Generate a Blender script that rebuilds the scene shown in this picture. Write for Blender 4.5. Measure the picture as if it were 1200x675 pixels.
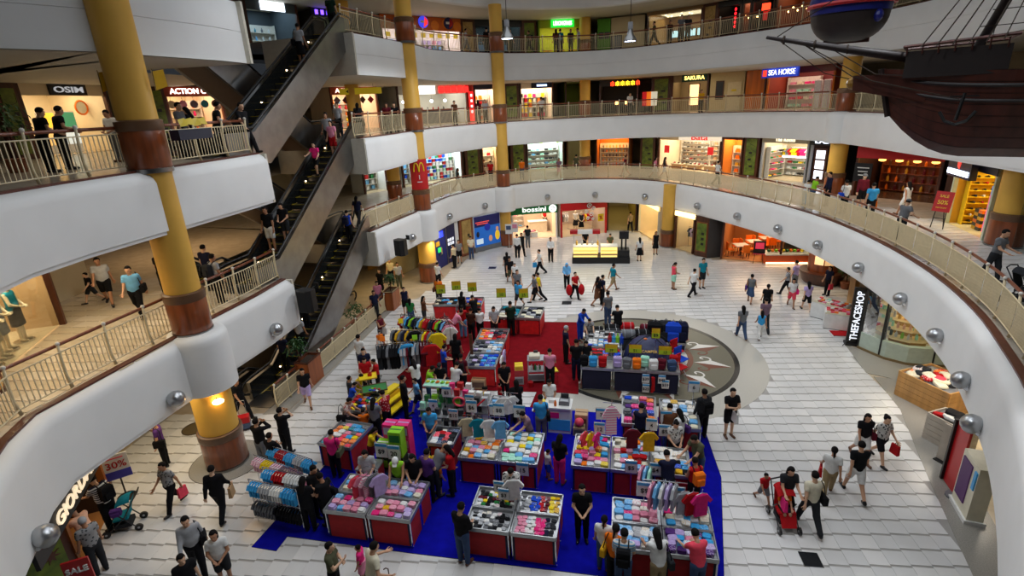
import bpy,math,random
import numpy as np
from mathutils import Matrix,Vector
for _o in list(bpy.data.objects):bpy.data.objects.remove(_o,do_unlink=True)
RND=random.Random(7)
PI=math.pi
scn=bpy.context.scene
COL=scn.collection
# ------------------------------------------------------------------ camera (image taken as 1200 x 675)
FPX,PITCH,ROLL,CAMZ=617.0,math.radians(19.232),math.radians(-2.657),10.38
_f=np.array([0,math.cos(PITCH),-math.sin(PITCH)]); _r=np.array([1.,0,0]); _u=np.cross(_r,_f)
CR=_r*math.cos(ROLL)+_u*math.sin(ROLL); CU=-_r*math.sin(ROLL)+_u*math.cos(ROLL); CF=_f
cam=bpy.data.cameras.new('camera'); cam.sensor_width=36; cam.lens=FPX/1200*36
cam.clip_start=.05; cam.clip_end=300
camo=bpy.data.objects.new('camera',cam); COL.objects.link(camo)
camo.matrix_world=Matrix([[CR[i],CU[i],-CF[i],(0,0,CAMZ)[i]]for i in range(3)]+[[0,0,0,1]])
scn.camera=camo
# ------------------------------------------------------------------ light and exposure
scn.view_settings.view_transform='Standard'; scn.view_settings.look='None'
scn.view_settings.gamma=1; scn.view_settings.use_curve_mapping=False
scn.view_settings.exposure=0.0
scn.cycles.max_bounces=5; scn.cycles.diffuse_bounces=3; scn.cycles.glossy_bounces=2
scn.cycles.transmission_bounces=4; scn.cycles.sample_clamp_indirect=4
wd=bpy.data.worlds.new('world'); scn.world=wd; wd.use_nodes=True
wd.node_tree.nodes['Background'].inputs[0].default_value=(.75,.85,1,1)
wd.node_tree.nodes['Background'].inputs[1].default_value=.03
def area(name,loc,sx,sy,power,col,rot=(0,0,0),spread=PI):
 l=bpy.data.lights.new(name,'AREA'); l.shape='RECTANGLE'; l.size=sx; l.size_y=sy
 l.energy=power; l.color=col; l.spread=spread
 o=bpy.data.objects.new('area_light',l); COL.objects.link(o); o.location=loc; o.rotation_euler=rot
 return o
 # daylight through the glazed roof over the atrium
area('roof_daylight',(3,19.5,21.2),17,31,1350,(.88,.94,1),spread=math.radians(150))
BAY=640 # watts of each high-bay pendant
# ------------------------------------------------------------------ projection helpers: a pixel is a direction, the height gives the distance
LV=[0,0.0,4.54,9.15,13.81] # floor heights, levels 1 to 4
CEIL=[0,2.75,7.5,12.0,16.7]
def ray(u,w):return(CR*(u-600)+CU*(337.5-w))/FPX+CF
def G(u,w,z=0.0):
 d=ray(u,w); t=(z-CAMZ)/d[2]
 return(d[0]*t,d[1]*t)
def px(x,y,z):
 p=np.array([x,y,z-CAMZ]); d=p@CF
 return 600+FPX*(p@CR)/d,337.5-FPX*(p@CU)/d
 # ------------------------------------------------------------------ materials
def lin(c):return tuple(((v/255)/12.92 if v<=10 else(((v/255)+.055)/1.055)**2.4)for v in c)
MATS={}
def mat(name,rgb,rough=.6,metal=0.,var=.06,scale=6.,emit=0.,spec=.5,coat=0.,kind=None,alpha=1.,trans=0.,rgb2=None):
 if name in MATS:return MATS[name]
 m=bpy.data.materials.new(name); m.use_nodes=True; MATS[name]=m
 nt=m.node_tree; N=nt.nodes; L=nt.links; b=N['Principled BSDF']
 c=lin(rgb)
 b.inputs['Roughness'].default_value=rough; b.inputs['Metallic'].default_value=metal
 b.inputs['Specular IOR Level'].default_value=spec; b.inputs['Coat Weight'].default_value=coat
 b.inputs['Base Color'].default_value=(*c,1)
 m.diffuse_color=(*c,1)
 if alpha<1:b.inputs['Alpha'].default_value=alpha
 if trans:b.inputs['Transmission Weight'].default_value=trans
 if emit:
  b.inputs['Emission Color'].default_value=(*c,1); b.inputs['Emission Strength'].default_value=emit
 if var or rgb2:
  tc=N.new('ShaderNodeTexCoord'); mp=N.new('ShaderNodeMapping')
  L.new(tc.outputs['Object'],mp.inputs[0])
  cr=N.new('ShaderNodeValToRGB'); L.new(cr.outputs[0],b.inputs['Base Color'])
  if kind=='wood':
   mp.inputs['Scale'].default_value=(scale*4,scale*4,scale*.35)
   t=N.new('ShaderNodeTexNoise'); t.inputs['Scale'].default_value=1; t.inputs['Detail'].default_value=6
  elif kind=='stripe':
   mp.inputs['Scale'].default_value=(scale,)*3
   t=N.new('ShaderNodeTexWave'); t.bands_direction='Z'; t.inputs['Scale'].default_value=1; t.inputs['Distortion'].default_value=.3
  elif kind=='spots':
   t=N.new('ShaderNodeTexVoronoi'); t.inputs['Scale'].default_value=scale
  else:
   t=N.new('ShaderNodeTexNoise'); t.inputs['Scale'].default_value=scale; t.inputs['Detail'].default_value=3
  L.new(mp.outputs[0],t.inputs['Vector'])
  L.new(t.outputs['Color' if kind=='stripe' else('Distance' if kind=='spots' else 0)],cr.inputs[0])
  a=tuple(max(0,v*(1-var))for v in c); d=tuple(min(1,v*(1+var))for v in c)
  if rgb2:a,d=c,lin(rgb2)
  e=cr.color_ramp.elements
  e[0].color=(*a,1); e[1].color=(*d,1); e[0].position=.32; e[1].position=.68
  if kind in('stripe','spots'):e[0].position=.3; e[1].position=.42 if kind=='spots' else .7
 return m
PAL=dict(black=(16,16,20),white=(225,225,222),grey=(110,112,116),navy=(22,26,52),blue=(25,70,190),lightblue=(110,175,225),sky=(60,160,220),red=(180,22,28),maroon=(95,20,35),pink=(225,140,165),hotpink=(225,40,120),coral=(235,75,95),green=(40,120,60),lime=(140,205,40),yellow=(235,205,30),orange=(240,120,25),brown=(95,58,36),beige=(205,190,155),cream=(222,215,190),khaki=(150,130,95),purple=(85,50,120),mauve=(120,95,110),olive=(82,84,62),teal=(20,130,150),denim=(58,78,112),charcoal=(40,42,46),silver=(170,172,176),lilac=(185,165,215),mint=(165,225,200),peach=(240,190,160),gold=(205,160,50),tan=(185,150,110),mustard=(215,165,30),darkgreen=(20,45,32),skin=(198,150,118),hair=(18,14,13))
def fab(c):return mat('fabric_'+c,PAL[c],.85,var=.1,scale=9,spec=.2)
def plas(c):return mat('plastic_'+c,PAL[c],.35,var=.05,scale=5)
FLORAL=dict(floral=((205,190,180),(150,50,60)),redfloral=((165,30,40),(220,170,160)),spotted=((205,205,200),(30,30,34)),greypat=((150,150,150),(70,72,76)))
STRIPES=dict(stripes=((220,225,230),(25,30,60)),bluestripes=((70,150,200),(225,225,220)),brownstripes=((85,45,28),(20,16,16)),pinkstripes=((235,150,180),(240,225,230)))
def cloth(c):
 if c in FLORAL:return mat('fabric_'+c,FLORAL[c][1],.85,kind='spots',rgb2=FLORAL[c][0],scale=14,spec=.2)
 if c in STRIPES:return mat('fabric_'+c,STRIPES[c][0],.85,kind='stripe',rgb2=STRIPES[c][1],scale=5.5,spec=.2)
 return fab(c)
def fold(c):
 if RND.random()<.45 and c not in('white','black','charcoal'):
  a=PAL[c]; return mat('print_'+c,tuple(int(v*.3+165)for v in a),.85,kind='spots',rgb2=a,scale=26,spec=.2)
 if c=='white' and RND.random()<.5:return mat('print_white'+str(RND.randrange(4)),(228,228,226),.85,kind='spots',rgb2=None,var=.0,scale=30)if False else mat('printw%d'%RND.randrange(4),[(205,90,120),(90,140,200),(120,170,90),(220,180,90)][RND.randrange(4)],.85,kind='spots',rgb2=(230,230,228),scale=30,spec=.2)
 return fab(c)
PLASTER=mat('white_plaster',(232,232,230),.5,var=.03,scale=.8)
CEILM=mat('ceiling_plaster',(205,200,188),.7,var=.03,scale=1)
YELLOW=mat('column_ochre',(222,172,72),.5,var=.05,scale=1.5)
WOOD=mat('column_wood',(132,66,30),.3,kind='wood',var=.35,scale=1.6,coat=.3)
DARKWOOD=mat('dark_wood',(78,40,24),.35,kind='wood',var=.35,scale=1.4)
RAILWOOD=mat('rail_wood',(120,60,34),.3,kind='wood',var=.25,scale=3)
CURB=mat('curb_wood',(86,38,26),.35,kind='wood',var=.2,scale=2)
RAILM=mat('rail_cream',(222,205,165),.45,var=.04)
STEEL=mat('brushed_steel',(150,150,150),.28,metal=1.,var=.12,scale=2)
CHROME=mat('chrome',(205,208,212),.12,metal=1.,var=.02)
BLACK=mat('black_rubber',(14,14,15),.45,var=.02)
GLASS=mat('clear_glass',(235,245,242),.03,var=0,trans=1.,spec=.5)
TINT=mat('smoked_glass',(40,48,48),.08,var=0,alpha=.45)
TILE=mat('floor_tile',(214,213,211),.22,var=.05,scale=.7,spec=.5)
TILE2=mat('floor_tile_pale',(222,220,217),.22,var=.04,scale=.9,spec=.5)
GROUT=mat('floor_strip_grey',(158,155,150),.35,var=.08,scale=3)
GREYGR=mat('grey_granite',(150,146,138),.25,var=.15,scale=40)
TANFL=mat('tan_floor',(196,172,140),.25,var=.08,scale=2)
# ------------------------------------------------------------------ mesh builder
class MB:
 def __init__(s):s.v=[]; s.f=[]; s.m=[]; s.cur=0
 def mi(s,i):s.cur=i; return s
 def add(s,vs,fs,M=None):
  n=len(s.v)
  if M is not None:vs=[tuple(M@Vector(p))for p in vs]
  s.v+=[tuple(p)for p in vs]; s.f+=[tuple(i+n for i in f)for f in fs]; s.m+=[s.cur]*len(fs); return s
 def box(s,c,d,rz=0,M=None):
  x,y,z=d[0]/2,d[1]/2,d[2]/2; ca,sa=math.cos(rz),math.sin(rz)
  vs=[]
  for k in(-z,z):
   for i,j in((-x,-y),(x,-y),(x,y),(-x,y)):vs.append((c[0]+i*ca-j*sa,c[1]+i*sa+j*ca,c[2]+k))
  return s.add(vs,[(3,2,1,0),(4,5,6,7),(0,1,5,4),(1,2,6,5),(2,3,7,6),(3,0,4,7)],M)
 def prism(s,poly,z0,z1,M=None):
  n=len(poly); a=sum(poly[i][0]*poly[(i+1)%n][1]-poly[(i+1)%n][0]*poly[i][1]for i in range(n))
  if a<0:poly=poly[::-1]
  vs=[(x,y,z0)for x,y in poly]+[(x,y,z1)for x,y in poly]
  return s.add(vs,[tuple(range(n))[::-1],tuple(range(n,2*n))]+[(i,(i+1)%n,n+(i+1)%n,n+i)for i in range(n)],M)
 def lathe(s,prof,c=(0,0,0),n=16,M=None,caps=True):
  vs=[]; fs=[]; k=len(prof)
  for r,z in prof:
   for i in range(n):a=2*PI*i/n; vs.append((c[0]+r*math.cos(a),c[1]+r*math.sin(a),c[2]+z))
  for j in range(k-1):
   for i in range(n):fs.append((j*n+i,j*n+(i+1)%n,(j+1)*n+(i+1)%n,(j+1)*n+i))
  if caps:fs+=[tuple(range(n))[::-1],tuple(range((k-1)*n,k*n))]
  return s.add(vs,fs,M)
 def ell(s,c,r,n=10,M=None):
  vs=[]; fs=[]; m=max(4,n//2+1)
  for j in range(m+1):
   t=PI*j/m-PI/2; t=max(-1.55,min(1.55,t))
   for i in range(n):
    a=2*PI*i/n; vs.append((c[0]+r[0]*math.cos(t)*math.cos(a),c[1]+r[1]*math.cos(t)*math.sin(a),c[2]+r[2]*math.sin(t)))
  for j in range(m):
   for i in range(n):fs.append((j*n+i,j*n+(i+1)%n,(j+1)*n+(i+1)%n,(j+1)*n+i))
  fs+=[tuple(range(n))[::-1],tuple(range(m*n,m*n+n))]
  return s.add(vs,fs,M)
 def tube(s,pts,r,n=8,closed=False,M=None):
  pts=[Vector(p)for p in pts]; k=len(pts); vs=[]; fs=[]
  rs=r if isinstance(r,(list,tuple))else[r]*k
  prev=None
  for j,p in enumerate(pts):
   if closed:d=pts[(j+1)%k]-pts[j-1]
   else:d=pts[min(j+1,k-1)]-pts[max(j-1,0)]
   d.normalize()
   if prev is None:
    a=Vector((0,0,1))if abs(d.z)<.9 else Vector((1,0,0)); prev=(a-d*a.dot(d)).normalized()
   else:prev=(prev-d*prev.dot(d)).normalized()
   q=d.cross(prev)
   for i in range(n):
    t=2*PI*(i+.5)/n; vs.append(tuple(p+(prev*math.cos(t)+q*math.sin(t))*rs[j]))
  for j in range(k if closed else k-1):
   for i in range(n):
    a=j*n; b=((j+1)%k)*n; fs.append((a+i,b+i,b+(i+1)%n,a+(i+1)%n))
  if not closed:fs+=[tuple(range(n)),tuple(range((k-1)*n,k*n))[::-1]]
  return s.add(vs,fs,M)
 def bar(s,a,b,w,M=None):return s.tube([a,b],w*.7,4,M=M)
 def grid(s,rows,M=None,closed=False):
  n=len(rows[0]); vs=[p for r in rows for p in r]; fs=[]
  for j in range(len(rows)-1):
   for i in range(n if closed else n-1):fs.append((j*n+i,j*n+(i+1)%n,(j+1)*n+(i+1)%n,(j+1)*n+i))
  return s.add(vs,fs,M)
 def mesh(s,name,mats=(),smooth=False):
  me=bpy.data.meshes.new(name); me.from_pydata(s.v,[],s.f)
  for m in(mats if isinstance(mats,(list,tuple))else[mats]):me.materials.append(m)
  if any(s.m):me.polygons.foreach_set('material_index',s.m)
  if smooth:me.shade_smooth()if smooth is True else me.polygons.foreach_set('use_smooth',[True]*len(me.polygons))
  if smooth=='auto':me.set_sharp_from_angle(angle=math.radians(40))
  me.update(); return me
def obj(name,me,parent=None,m=None,loc=None,rz=None):
 o=bpy.data.objects.new(name,me); COL.objects.link(o)
 if parent is not None:o.parent=parent
 if loc is not None:o.location=loc
 if rz is not None:o.rotation_euler=(0,0,rz)
 if m is not None:
  s=o.material_slots[0]; s.link='OBJECT'; s.material=m
 return o
def tag(o,label,cat,group=None):
 o['label']=label; o['category']=cat
 if group:o['group']=group
 return o
def struct(o,label=None):
 o['kind']='structure'
 if label:o['label']=label
 return o
def stuff(o):o['kind']='stuff'; return o
def thing(name,label,cat,loc=(0,0,0),rz=0,group=None):
 o=bpy.data.objects.new(name,None); COL.objects.link(o); o.location=loc; o.rotation_euler=(0,0,rz); o.empty_display_size=.2
 return tag(o,label,cat,group)
def part(name,mb,m,parent,smooth=False):return obj(name,mb.mesh(name,m,smooth),parent)
def copy_tree(o,parent=None):
 c=o.copy(); COL.objects.link(c); c.parent=parent
 for ch in o.children:copy_tree(ch,c)
 return c
BOXC={}
def unit_box():
 if 'b' not in BOXC:BOXC['b']=MB().box((0,0,.5),(1,1,1)).mesh('box',[plas('white')])
 return BOXC['b']
TXT={}
def text_mesh(s,size=1.,ext=.02,bold=False,shear=0.):
 key=(s,size,ext,shear)
 if key in TXT:return TXT[key]
 cu=bpy.data.curves.new('lettering','FONT'); cu.body=s; cu.size=size; cu.extrude=ext; cu.align_x='CENTER'; cu.align_y='CENTER'
 cu.offset=size*.01 if bold else 0; cu.shear=shear; cu.resolution_u=3
 o=bpy.data.objects.new('lettering',cu); COL.objects.link(o)
 dg=bpy.context.evaluated_depsgraph_get(); me=bpy.data.meshes.new_from_object(o.evaluated_get(dg))
 bpy.data.objects.remove(o); me.name='lettering'
 while len(me.materials):me.materials.pop()
 me.materials.append(plas('white'))
 me.transform(Matrix.Rotation(PI/2,4,'X')); TXT[key]=me
 return me
def lettering(s,size,m,parent,loc,bold=True,ext=.02,rz=0,shear=0.,wid=None,rx=0):
 me=text_mesh(s,size,ext,bold,shear); o=obj('lettering',me,parent,m,loc)
 o.rotation_euler=(rx,0,rz)
 if wid:
  w=max(v.co.x for v in me.vertices)-min(v.co.x for v in me.vertices); o.scale=(wid/w,1,1)
 return o
def catmull(P,step=.6,closed=False):
 out=[]; n=len(P)
 for i in range(n-1):
  p0,p1,p2,p3=[np.array(P[max(0,min(n-1,i+k))],float)for k in(-1,0,1,2)]
  if i==0:p0=2*p1-p2
  if i==n-2:p3=2*p2-p1
  k=max(1,int(np.linalg.norm(p2-p1)/step+.5))
  for j in range(k):
   t=j/k; out.append(tuple(.5*(2*p1+(p2-p0)*t+(2*p0-5*p1+4*p2-p3)*t*t+(3*p1-p0-3*p2+p3)*t**3)))
 out.append(tuple(P[-1])); return out
def offs(P,d):
 """shift a polyline; positive d is to its right-hand side"""
 P=[np.array(p,float)for p in P]; out=[]; n=len(P)
 for i in range(n):
  ns=[]
  for a,b in((i-1,i),(i,i+1)):
   if 0<=a and b<n:
    t=P[b]-P[a]; t/=np.linalg.norm(t)+1e-9; ns.append(np.array([t[1],-t[0]]))
  m=sum(ns); m/=np.linalg.norm(m); k=1/max(.5,m@ns[0]); out.append(tuple(P[i]+m*d*k))
 return out
def sweep(mb,P,prof):
 """prof: (distance into the atrium, height)"""
 rows=[]
 for d,z in prof:rows.append([(x,y,z)for x,y in offs(P,d)])
 mb.grid(rows[::-1]); return mb
def plen(P):return np.concatenate([[0],np.cumsum([math.dist(P[i],P[i+1])for i in range(len(P)-1)])])
def along(P,s):
 L=plen(P); i=int(min(max(np.searchsorted(L,s)-1,0),len(P)-2)); t=(s-L[i])/(L[i+1]-L[i]+1e-9)
 a,b=np.array(P[i]),np.array(P[i+1]); p=a+(b-a)*t
 return(p[0],p[1]),math.atan2(b[1]-a[1],b[0]-a[0])
def on_poly(P,u,z):
 """arc length on polyline P whose point at height z projects to picture column u"""
 L=plen(P); S=np.linspace(0,L[-1],900); A=np.array(P)
 Q=np.stack([np.interp(S,L,A[:,0]),np.interp(S,L,A[:,1]),np.full(len(S),z-CAMZ)],-1); d=Q@CF
 e=np.where(Q[:,1]<3,1e9,np.abs(600+FPX*(Q@CR)/np.maximum(d,.1)-u))
 return float(S[int(e.argmin())])
 # ================================================================== the setting
R2=catmull([(-7.1,26.4),(-6.2,29.2),(-5.3,31.9),(-4.8,34.2),(-3.9,36.8),(-2.4,38.7),(-.3,40.2),(2.5,41.5),(5.5,41.9),(8.3,41.3),(10.6,39.7),(12.3,37),(13.7,33.2),(14.7,29.4),(15.15,25.8),(15,22.3),(14.45,18.9),(13.6,15.8),(12.5,13.1),(11.4,11.1),(10.1,9),(8.4,6.8),(6.4,4.6)],.7)
R3=catmull([(-6.9,26),(-6.05,28.4),(-5.4,31.5),(-4.9,33.9),(-3.9,35.9),(-2.1,38.4),(-.4,40.2),(2.5,41.7),(5.7,42.5),(8.5,42.5),(11.2,42),(14,40.6),(16.6,38),(18.3,34.6),(18.95,31.3),(18.9,28.6),(18.4,24.7),(17.9,21),(17.3,17.4),(16.4,14),(15,11)],.8)
R4=catmull([(-7,26.8),(-6.2,29),(-5.4,31.7),(-4.9,33.5),(-4.3,36.2),(-2.6,38.4),(-.7,40.1),(2,41.6),(6,42.2),(8.5,41.6),(10.4,40.4),(12.3,38.5),(14.2,36),(15.7,33.7),(17,31.6),(18.2,28.8),(18.7,25.5),(18.5,22),(17.6,18.5),(16.2,15)],.8)
R2L=[(-7.6,5),(-9.2,7.2),(-10.05,8.9),(-10.33,9.9),(-10.0,11.6),(-9.58,13.6),(-9.28,15.1),(-8.78,17.1),(-8.5,18.9)]
R3L=[(-8.4,6),(-9.5,8.4),(-9.9,10.2),(-9.8,11.8),(-9.45,13.5),(-9.15,14.9),(-8.62,17.5),(-8.45,18.6)]
R4L=[(-15,8.4),(-13,10.6),(-10.95,12.7),(-9.8,14),(-9.35,15.4),(-8.6,17.4),(-8.4,18.8)]
RING={2:(R2,R2L),3:(R3,R3L),4:(R4,R4L)}
EXT=13.0
def hall_rect(lv): # floor that joins the two wings behind the escalators
 return[(-34,17.5),(-13.2,17.5),(-11.6,27.5),(-34,36)]
LFLOOR=mat('upper_floor_tile',(188,176,158),.25,var=.1,scale=3)
# --- ground slab with the opening for the basement escalator
mb=MB()
PIT=(-12.4,-9.6,19.2,27.5)
for x0,x1,y0,y1 in((-50,40,-6,PIT[2]),(-50,PIT[0],PIT[2],PIT[3]),(PIT[1],40,PIT[2],PIT[3]),(-50,40,PIT[3],75)):
 mb.box(((x0+x1)/2,(y0+y1)/2,-.15),(x1-x0,y1-y0,.27))
floor=struct(part('floor',mb,mat('ground_stone',(176,160,136),.3,var=.12,scale=2),None),'polished stone ground floor of the mall atrium')
mb=MB().box((-11,23.3,-4.7),(4,10,.2)).box((-12.45,23.3,-2.4),(.1,9,4.6)).box((-9.55,23.3,-2.4),(.1,9,4.6)).box((-11,27.6,-2.4),(3.2,.1,4.6))
struct(part('wall_pit',mb,mat('pit_wall',(120,104,80),.6),None),'lining of the escalator opening to the basement')
# --- tiles: pale squares with a grey strip along one edge, each column stepped against the next
TA=math.radians(-9.5); TU=(math.cos(TA),math.sin(TA)); TV=(-math.sin(TA),math.cos(TA))
TW,TH,TS,TST=.455,.475,.062,.045
MEDC,MEDR=(5.22,20.31),5.05
def inpoly(x,y,P):
 c=False; j=len(P)-1
 for i in range(len(P)):
  (xi,yi),(xj,yj)=P[i],P[j]
  if(yi>y)!=(yj>y)and x<(xj-xi)*(y-yi)/(yj-yi)+xi:c=not c
  j=i
 return c
TILEPOLY=[(-13.2,5),(-13.2,17.0),(-8.5,17.0),(-6.4,27.6),(-5.2,29.2),(-2.8,37.8),(-1,39.6),(.1,41.8),(4,42),(8.2,44),(10.6,42),(11.1,37.6),(13.2,33.9),(16.4,32),(18.8,31.6),(18.5,27),(15.2,22.3),(14.3,20),(13.5,17.8),(13.0,15.35),(11.4,12),(9.97,8.8),(9,6.2),(6,4)]
def tile_cells(poly,hole=None):
 xs=[p[0]for p in poly]; ys=[p[1]for p in poly]; R=int(60/TW)
 cx,cy=(min(xs)+max(xs))/2,(min(ys)+max(ys))/2; D=math.hypot(max(xs)-min(xs),max(ys)-min(ys))/2+1
 for i in range(-int(D/TW),int(D/TW)):
  for j in range(-int(D/TH),int(D/TH)):
   a,b=i*TW,j*TH+i*TST
   x,y=cx+a*TU[0]+b*TV[0],cy+a*TU[1]+b*TV[1]
   if inpoly(x,y,poly)and not(hole and hole(x,y)):yield x,y
def lay_tiles(poly,z,parent,hole=None,n_ind=300,near=None,mats=(TILE,TILE2),rest='tile_field'):
 w,h=TW-.003,TH-TS
 tm=MB()
 tm.add([(-w/2,-h/2,-.014),(w/2,-h/2,-.014),(w/2,h/2,-.014),(-w/2,h/2,-.014),(-w/2+.001,-h/2+.001,0),(w/2-.001,-h/2+.001,0),(w/2-.001,h/2-.001,0),(-w/2+.001,h/2-.001,0)],[(4,5,6,7),(0,1,5,4),(1,2,6,5),(2,3,7,6),(3,0,4,7)])
 tme=tm.mesh('tile',[mats[0]])
 cells=sorted(tile_cells(poly,hole),key=lambda c:(c[0]-near[0])**2+(c[1]-near[1])**2)
 vis=[c for c in cells if-20<px(c[0],c[1],z)[0]<1220 and c[1]>5.5 and px(c[0],c[1],z)[1]<690]
 ind=vis[:n_ind]; ids=set(ind)
 for x,y in ind:obj('tile',tme,parent,mats[1]if RND.random()<.3 else mats[0],(x,y,z),TA)
 B=MB()
 for x,y in vis[n_ind:]:
  B.mi(1 if RND.random()<.22 else 0)
  B.add([(x+p[0]*TU[0]+p[1]*TV[0],y+p[0]*TU[1]+p[1]*TV[1],z+p[2])for p in tm.v],tm.f)
 if B.f:stuff(obj(rest,B.mesh(rest,list(mats)),parent))
mb=MB().prism(TILEPOLY,-.02,-.008)
obj('grout_bed',mb.mesh('grout_bed',GROUT),floor)
lay_tiles(TILEPOLY,0.0,floor,lambda x,y:math.hypot(x-MEDC[0],y-MEDC[1])<MEDR+.12,near=(3,8))
# grey granite edging on the right and along the escalator rail
mb=MB()
e1=[(13.6,17.6),(13.0,15.35),(11.4,12),(9.97,8.8),(9,6.2),(7.5,4)]
mb.prism(e1+[(p[0]+.95,p[1]-.35)for p in e1[::-1]],-.02,.001)
mb.prism([(-9.4,16.9),(-8.55,16.9),(-6.4,27.9),(-7.2,27.9)],-.02,.001)
mb.prism([(14.2,20.4),(13.5,17.9),(14.4,17.2),(16.6,17.4),(17,18.3),(15.2,18.6)],-.02,.001)
obj('granite_border',mb.mesh('granite_border',GREYGR),floor)
obj('shop_threshold',MB().prism([(14.5,17),(13.95,15.0),(12.35,11.65),(10.92,8.45),(9.9,5.9),(14,5.5),(18,12),(18,17)],-.02,.0005).mesh('shop_threshold',mat('cream_floor',(214,196,160),.22,var=.04)),floor)
# --- medallion
med=tag(bpy.data.objects.new('floor_medallion',None),'round inlaid compass medallion in the pale tiled floor','floor inlay'); COL.objects.link(med); med.location=(*MEDC,0)
def annulus(r0,r1,z,n=72):return MB().grid([[(r*math.cos(2*PI*i/n),r*math.sin(2*PI*i/n),zz)for i in range(n)]for r,zz in((r0,-.02),(r0,z),(r1,z),(r1,-.02))],closed=True)
part('outer_border',annulus(4.08,MEDR+.1,.001),mat('pale_granite',(186,182,172),.22,var=.1,scale=30),med)
part('dark_ring',annulus(3.88,4.08,.002),mat('black_granite',(48,48,46),.2,var=.1,scale=30),med)
part('green_field',annulus(2.3,3.88,.001),mat('green_granite',(112,108,92),.25,var=.14,scale=30),med)
part('red_ring',annulus(2.08,2.3,.002),mat('red_granite',(118,72,58),.25,var=.1,scale=30),med)
part('centre_disc',MB().lathe([(2.08,-.02),(2.08,.001)],n=64),mat('light_granite',(196,192,184),.22,var=.08,scale=30),med)
WHS=mat('white_marble',(222,218,210),.2,var=.03); RDS=MATS['red_granite']
for k in range(12):
 a=2*PI*k/12+.12
 M=Matrix.Rotation(a,4,'Z')@Matrix.Translation((3.05,0,0))
 p=MB().add([(-.72,.0,.004),(.72,.0,.004),(-.1,.38,.004),(-.42,.17,.004)],[(0,1,2,3)],M); part('white_arrow',p,WHS,med)
 p=MB().add([(-.72,.0,.004),(-.42,-.17,.004),(-.1,-.38,.004),(.72,.0,.004)],[(0,1,2,3)],M); part('red_arrow',p,RDS,med)
 for s,m,nm in((1,WHS,'white_scroll'),(-1,RDS,'red_scroll')):
  pts=[]
  for i in range(22):
   t=i/21; r=.06+.24*t; th=-.6+5.2*(1-t)
   pts.append((-.38+r*math.cos(th),s*(.46+r*math.sin(th)*.75)))
  rows=[[(x,y,.0045)for x,y in offs(pts,-.035)],[(x,y,.0045)for x,y in offs(pts,.035)]]
  part(nm,MB().grid(rows,M),m,med)
  # --- upper floors, ceilings, fascias
for lv in(2,3,4):
 z,zb=LV[lv],CEIL[lv-1]
 for R,side in((RING[lv][0],'main'),(RING[lv][1],'left')):
  out=offs(R,-EXT)
  nm='far right' if side=='main' else 'left'
  fl=MB().grid([[(x,y,z)for x,y in offs(R,-.05)],[(x,y,z)for x,y in out]])
  ce=MB().grid([[(x,y,zb)for x,y in offs(R,.2)],[(x,y,zb)for x,y in out]])
  if side=='main':
   hr=hall_rect(lv)
   fl.add([(x,y,z-.01)for x,y in hr],[(0,1,2,3)]); ce.add([(x,y,zb+.01)for x,y in hr],[(3,2,1,0)])
  fo=struct(part('floor',fl,LFLOOR,None),'level %d gallery floor of the %s wing'%(lv,nm))
  if side=='left' and lv==2:
   lay_tiles([(-10.2,8),(-10.5,10),(-9.6,14),(-9,17),(-8.8,18.4),(-15.5,18.4),(-15.5,8)],z+.014,fo,n_ind=260,near=(-11,12),mats=(mat('gallery_tile',(206,190,164),.2,var=.06,scale=1),mat('gallery_tile_pale',(218,204,182),.2,var=.06,scale=1)))
  if side=='main' and lv==2:
   rr=[p for p in R if p[0]>12.6 and 9<p[1]<36]
   lay_tiles(offs(rr,-.4)+offs(rr,-4.2)[::-1],z+.014,fo,n_ind=120,near=(16,16))
  struct(part('ceiling',ce,CEILM,None),'soffit under the level %d gallery of the %s wing'%(lv,nm))
  f=MB()
  if lv<4:prof=[(-.02,z+.0),(.05,z),(.13,z-.02),(.22,z-.08),(.28,z-.17),(.31,z-.3),(.31,zb+.1),(.27,zb+.1),(.27,zb),(.0,zb)]
  else:
   zm=(z+zb)/2+.02; prof=[(-.02,z),(.1,z-.01),(.13,z-.05),(.13,zm+.012),(.11,zm),(.13,zm-.012),(.13,zb),(0,zb)]
  sweep(f,R,prof)
  # closed ends towards the escalator well
  e=R[0]if side=='main' else R[-1]
  fo=struct(part('wall_fascia',f,PLASTER,None,'auto'),'white curved balcony fascia of level %d, %s wing'%(lv,nm))
  c=sweep(MB(),R,[(-.16,z),(-.16,z+.05),(.03,z+.05),(.03,z-.02)])
  struct(part('trim_curb',c,CURB,None),'dark brown curb along the level %d gallery edge, %s wing'%(lv,nm))
  # return wall where the gallery ends at the escalators
  i0,i1=(0,0)if side=='main' else(-1,-1)
  o=offs(R,-5)[i0]; q=offs(R,.28)[i0]
  w=MB(); d=np.array(o)-np.array(q); n=np.array([-d[1],d[0]])/np.linalg.norm(d)*.06
  w.prism([tuple(np.array(q)+n),tuple(np.array(o)+n),tuple(np.array(o)-n),tuple(np.array(q)-n)],zb,z)
  struct(part('wall_return',w,mat('return_plaster',(206,200,184),.5,var=.04),None),'end face of the level %d gallery beside the escalators, %s wing'%(lv,nm))
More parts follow.
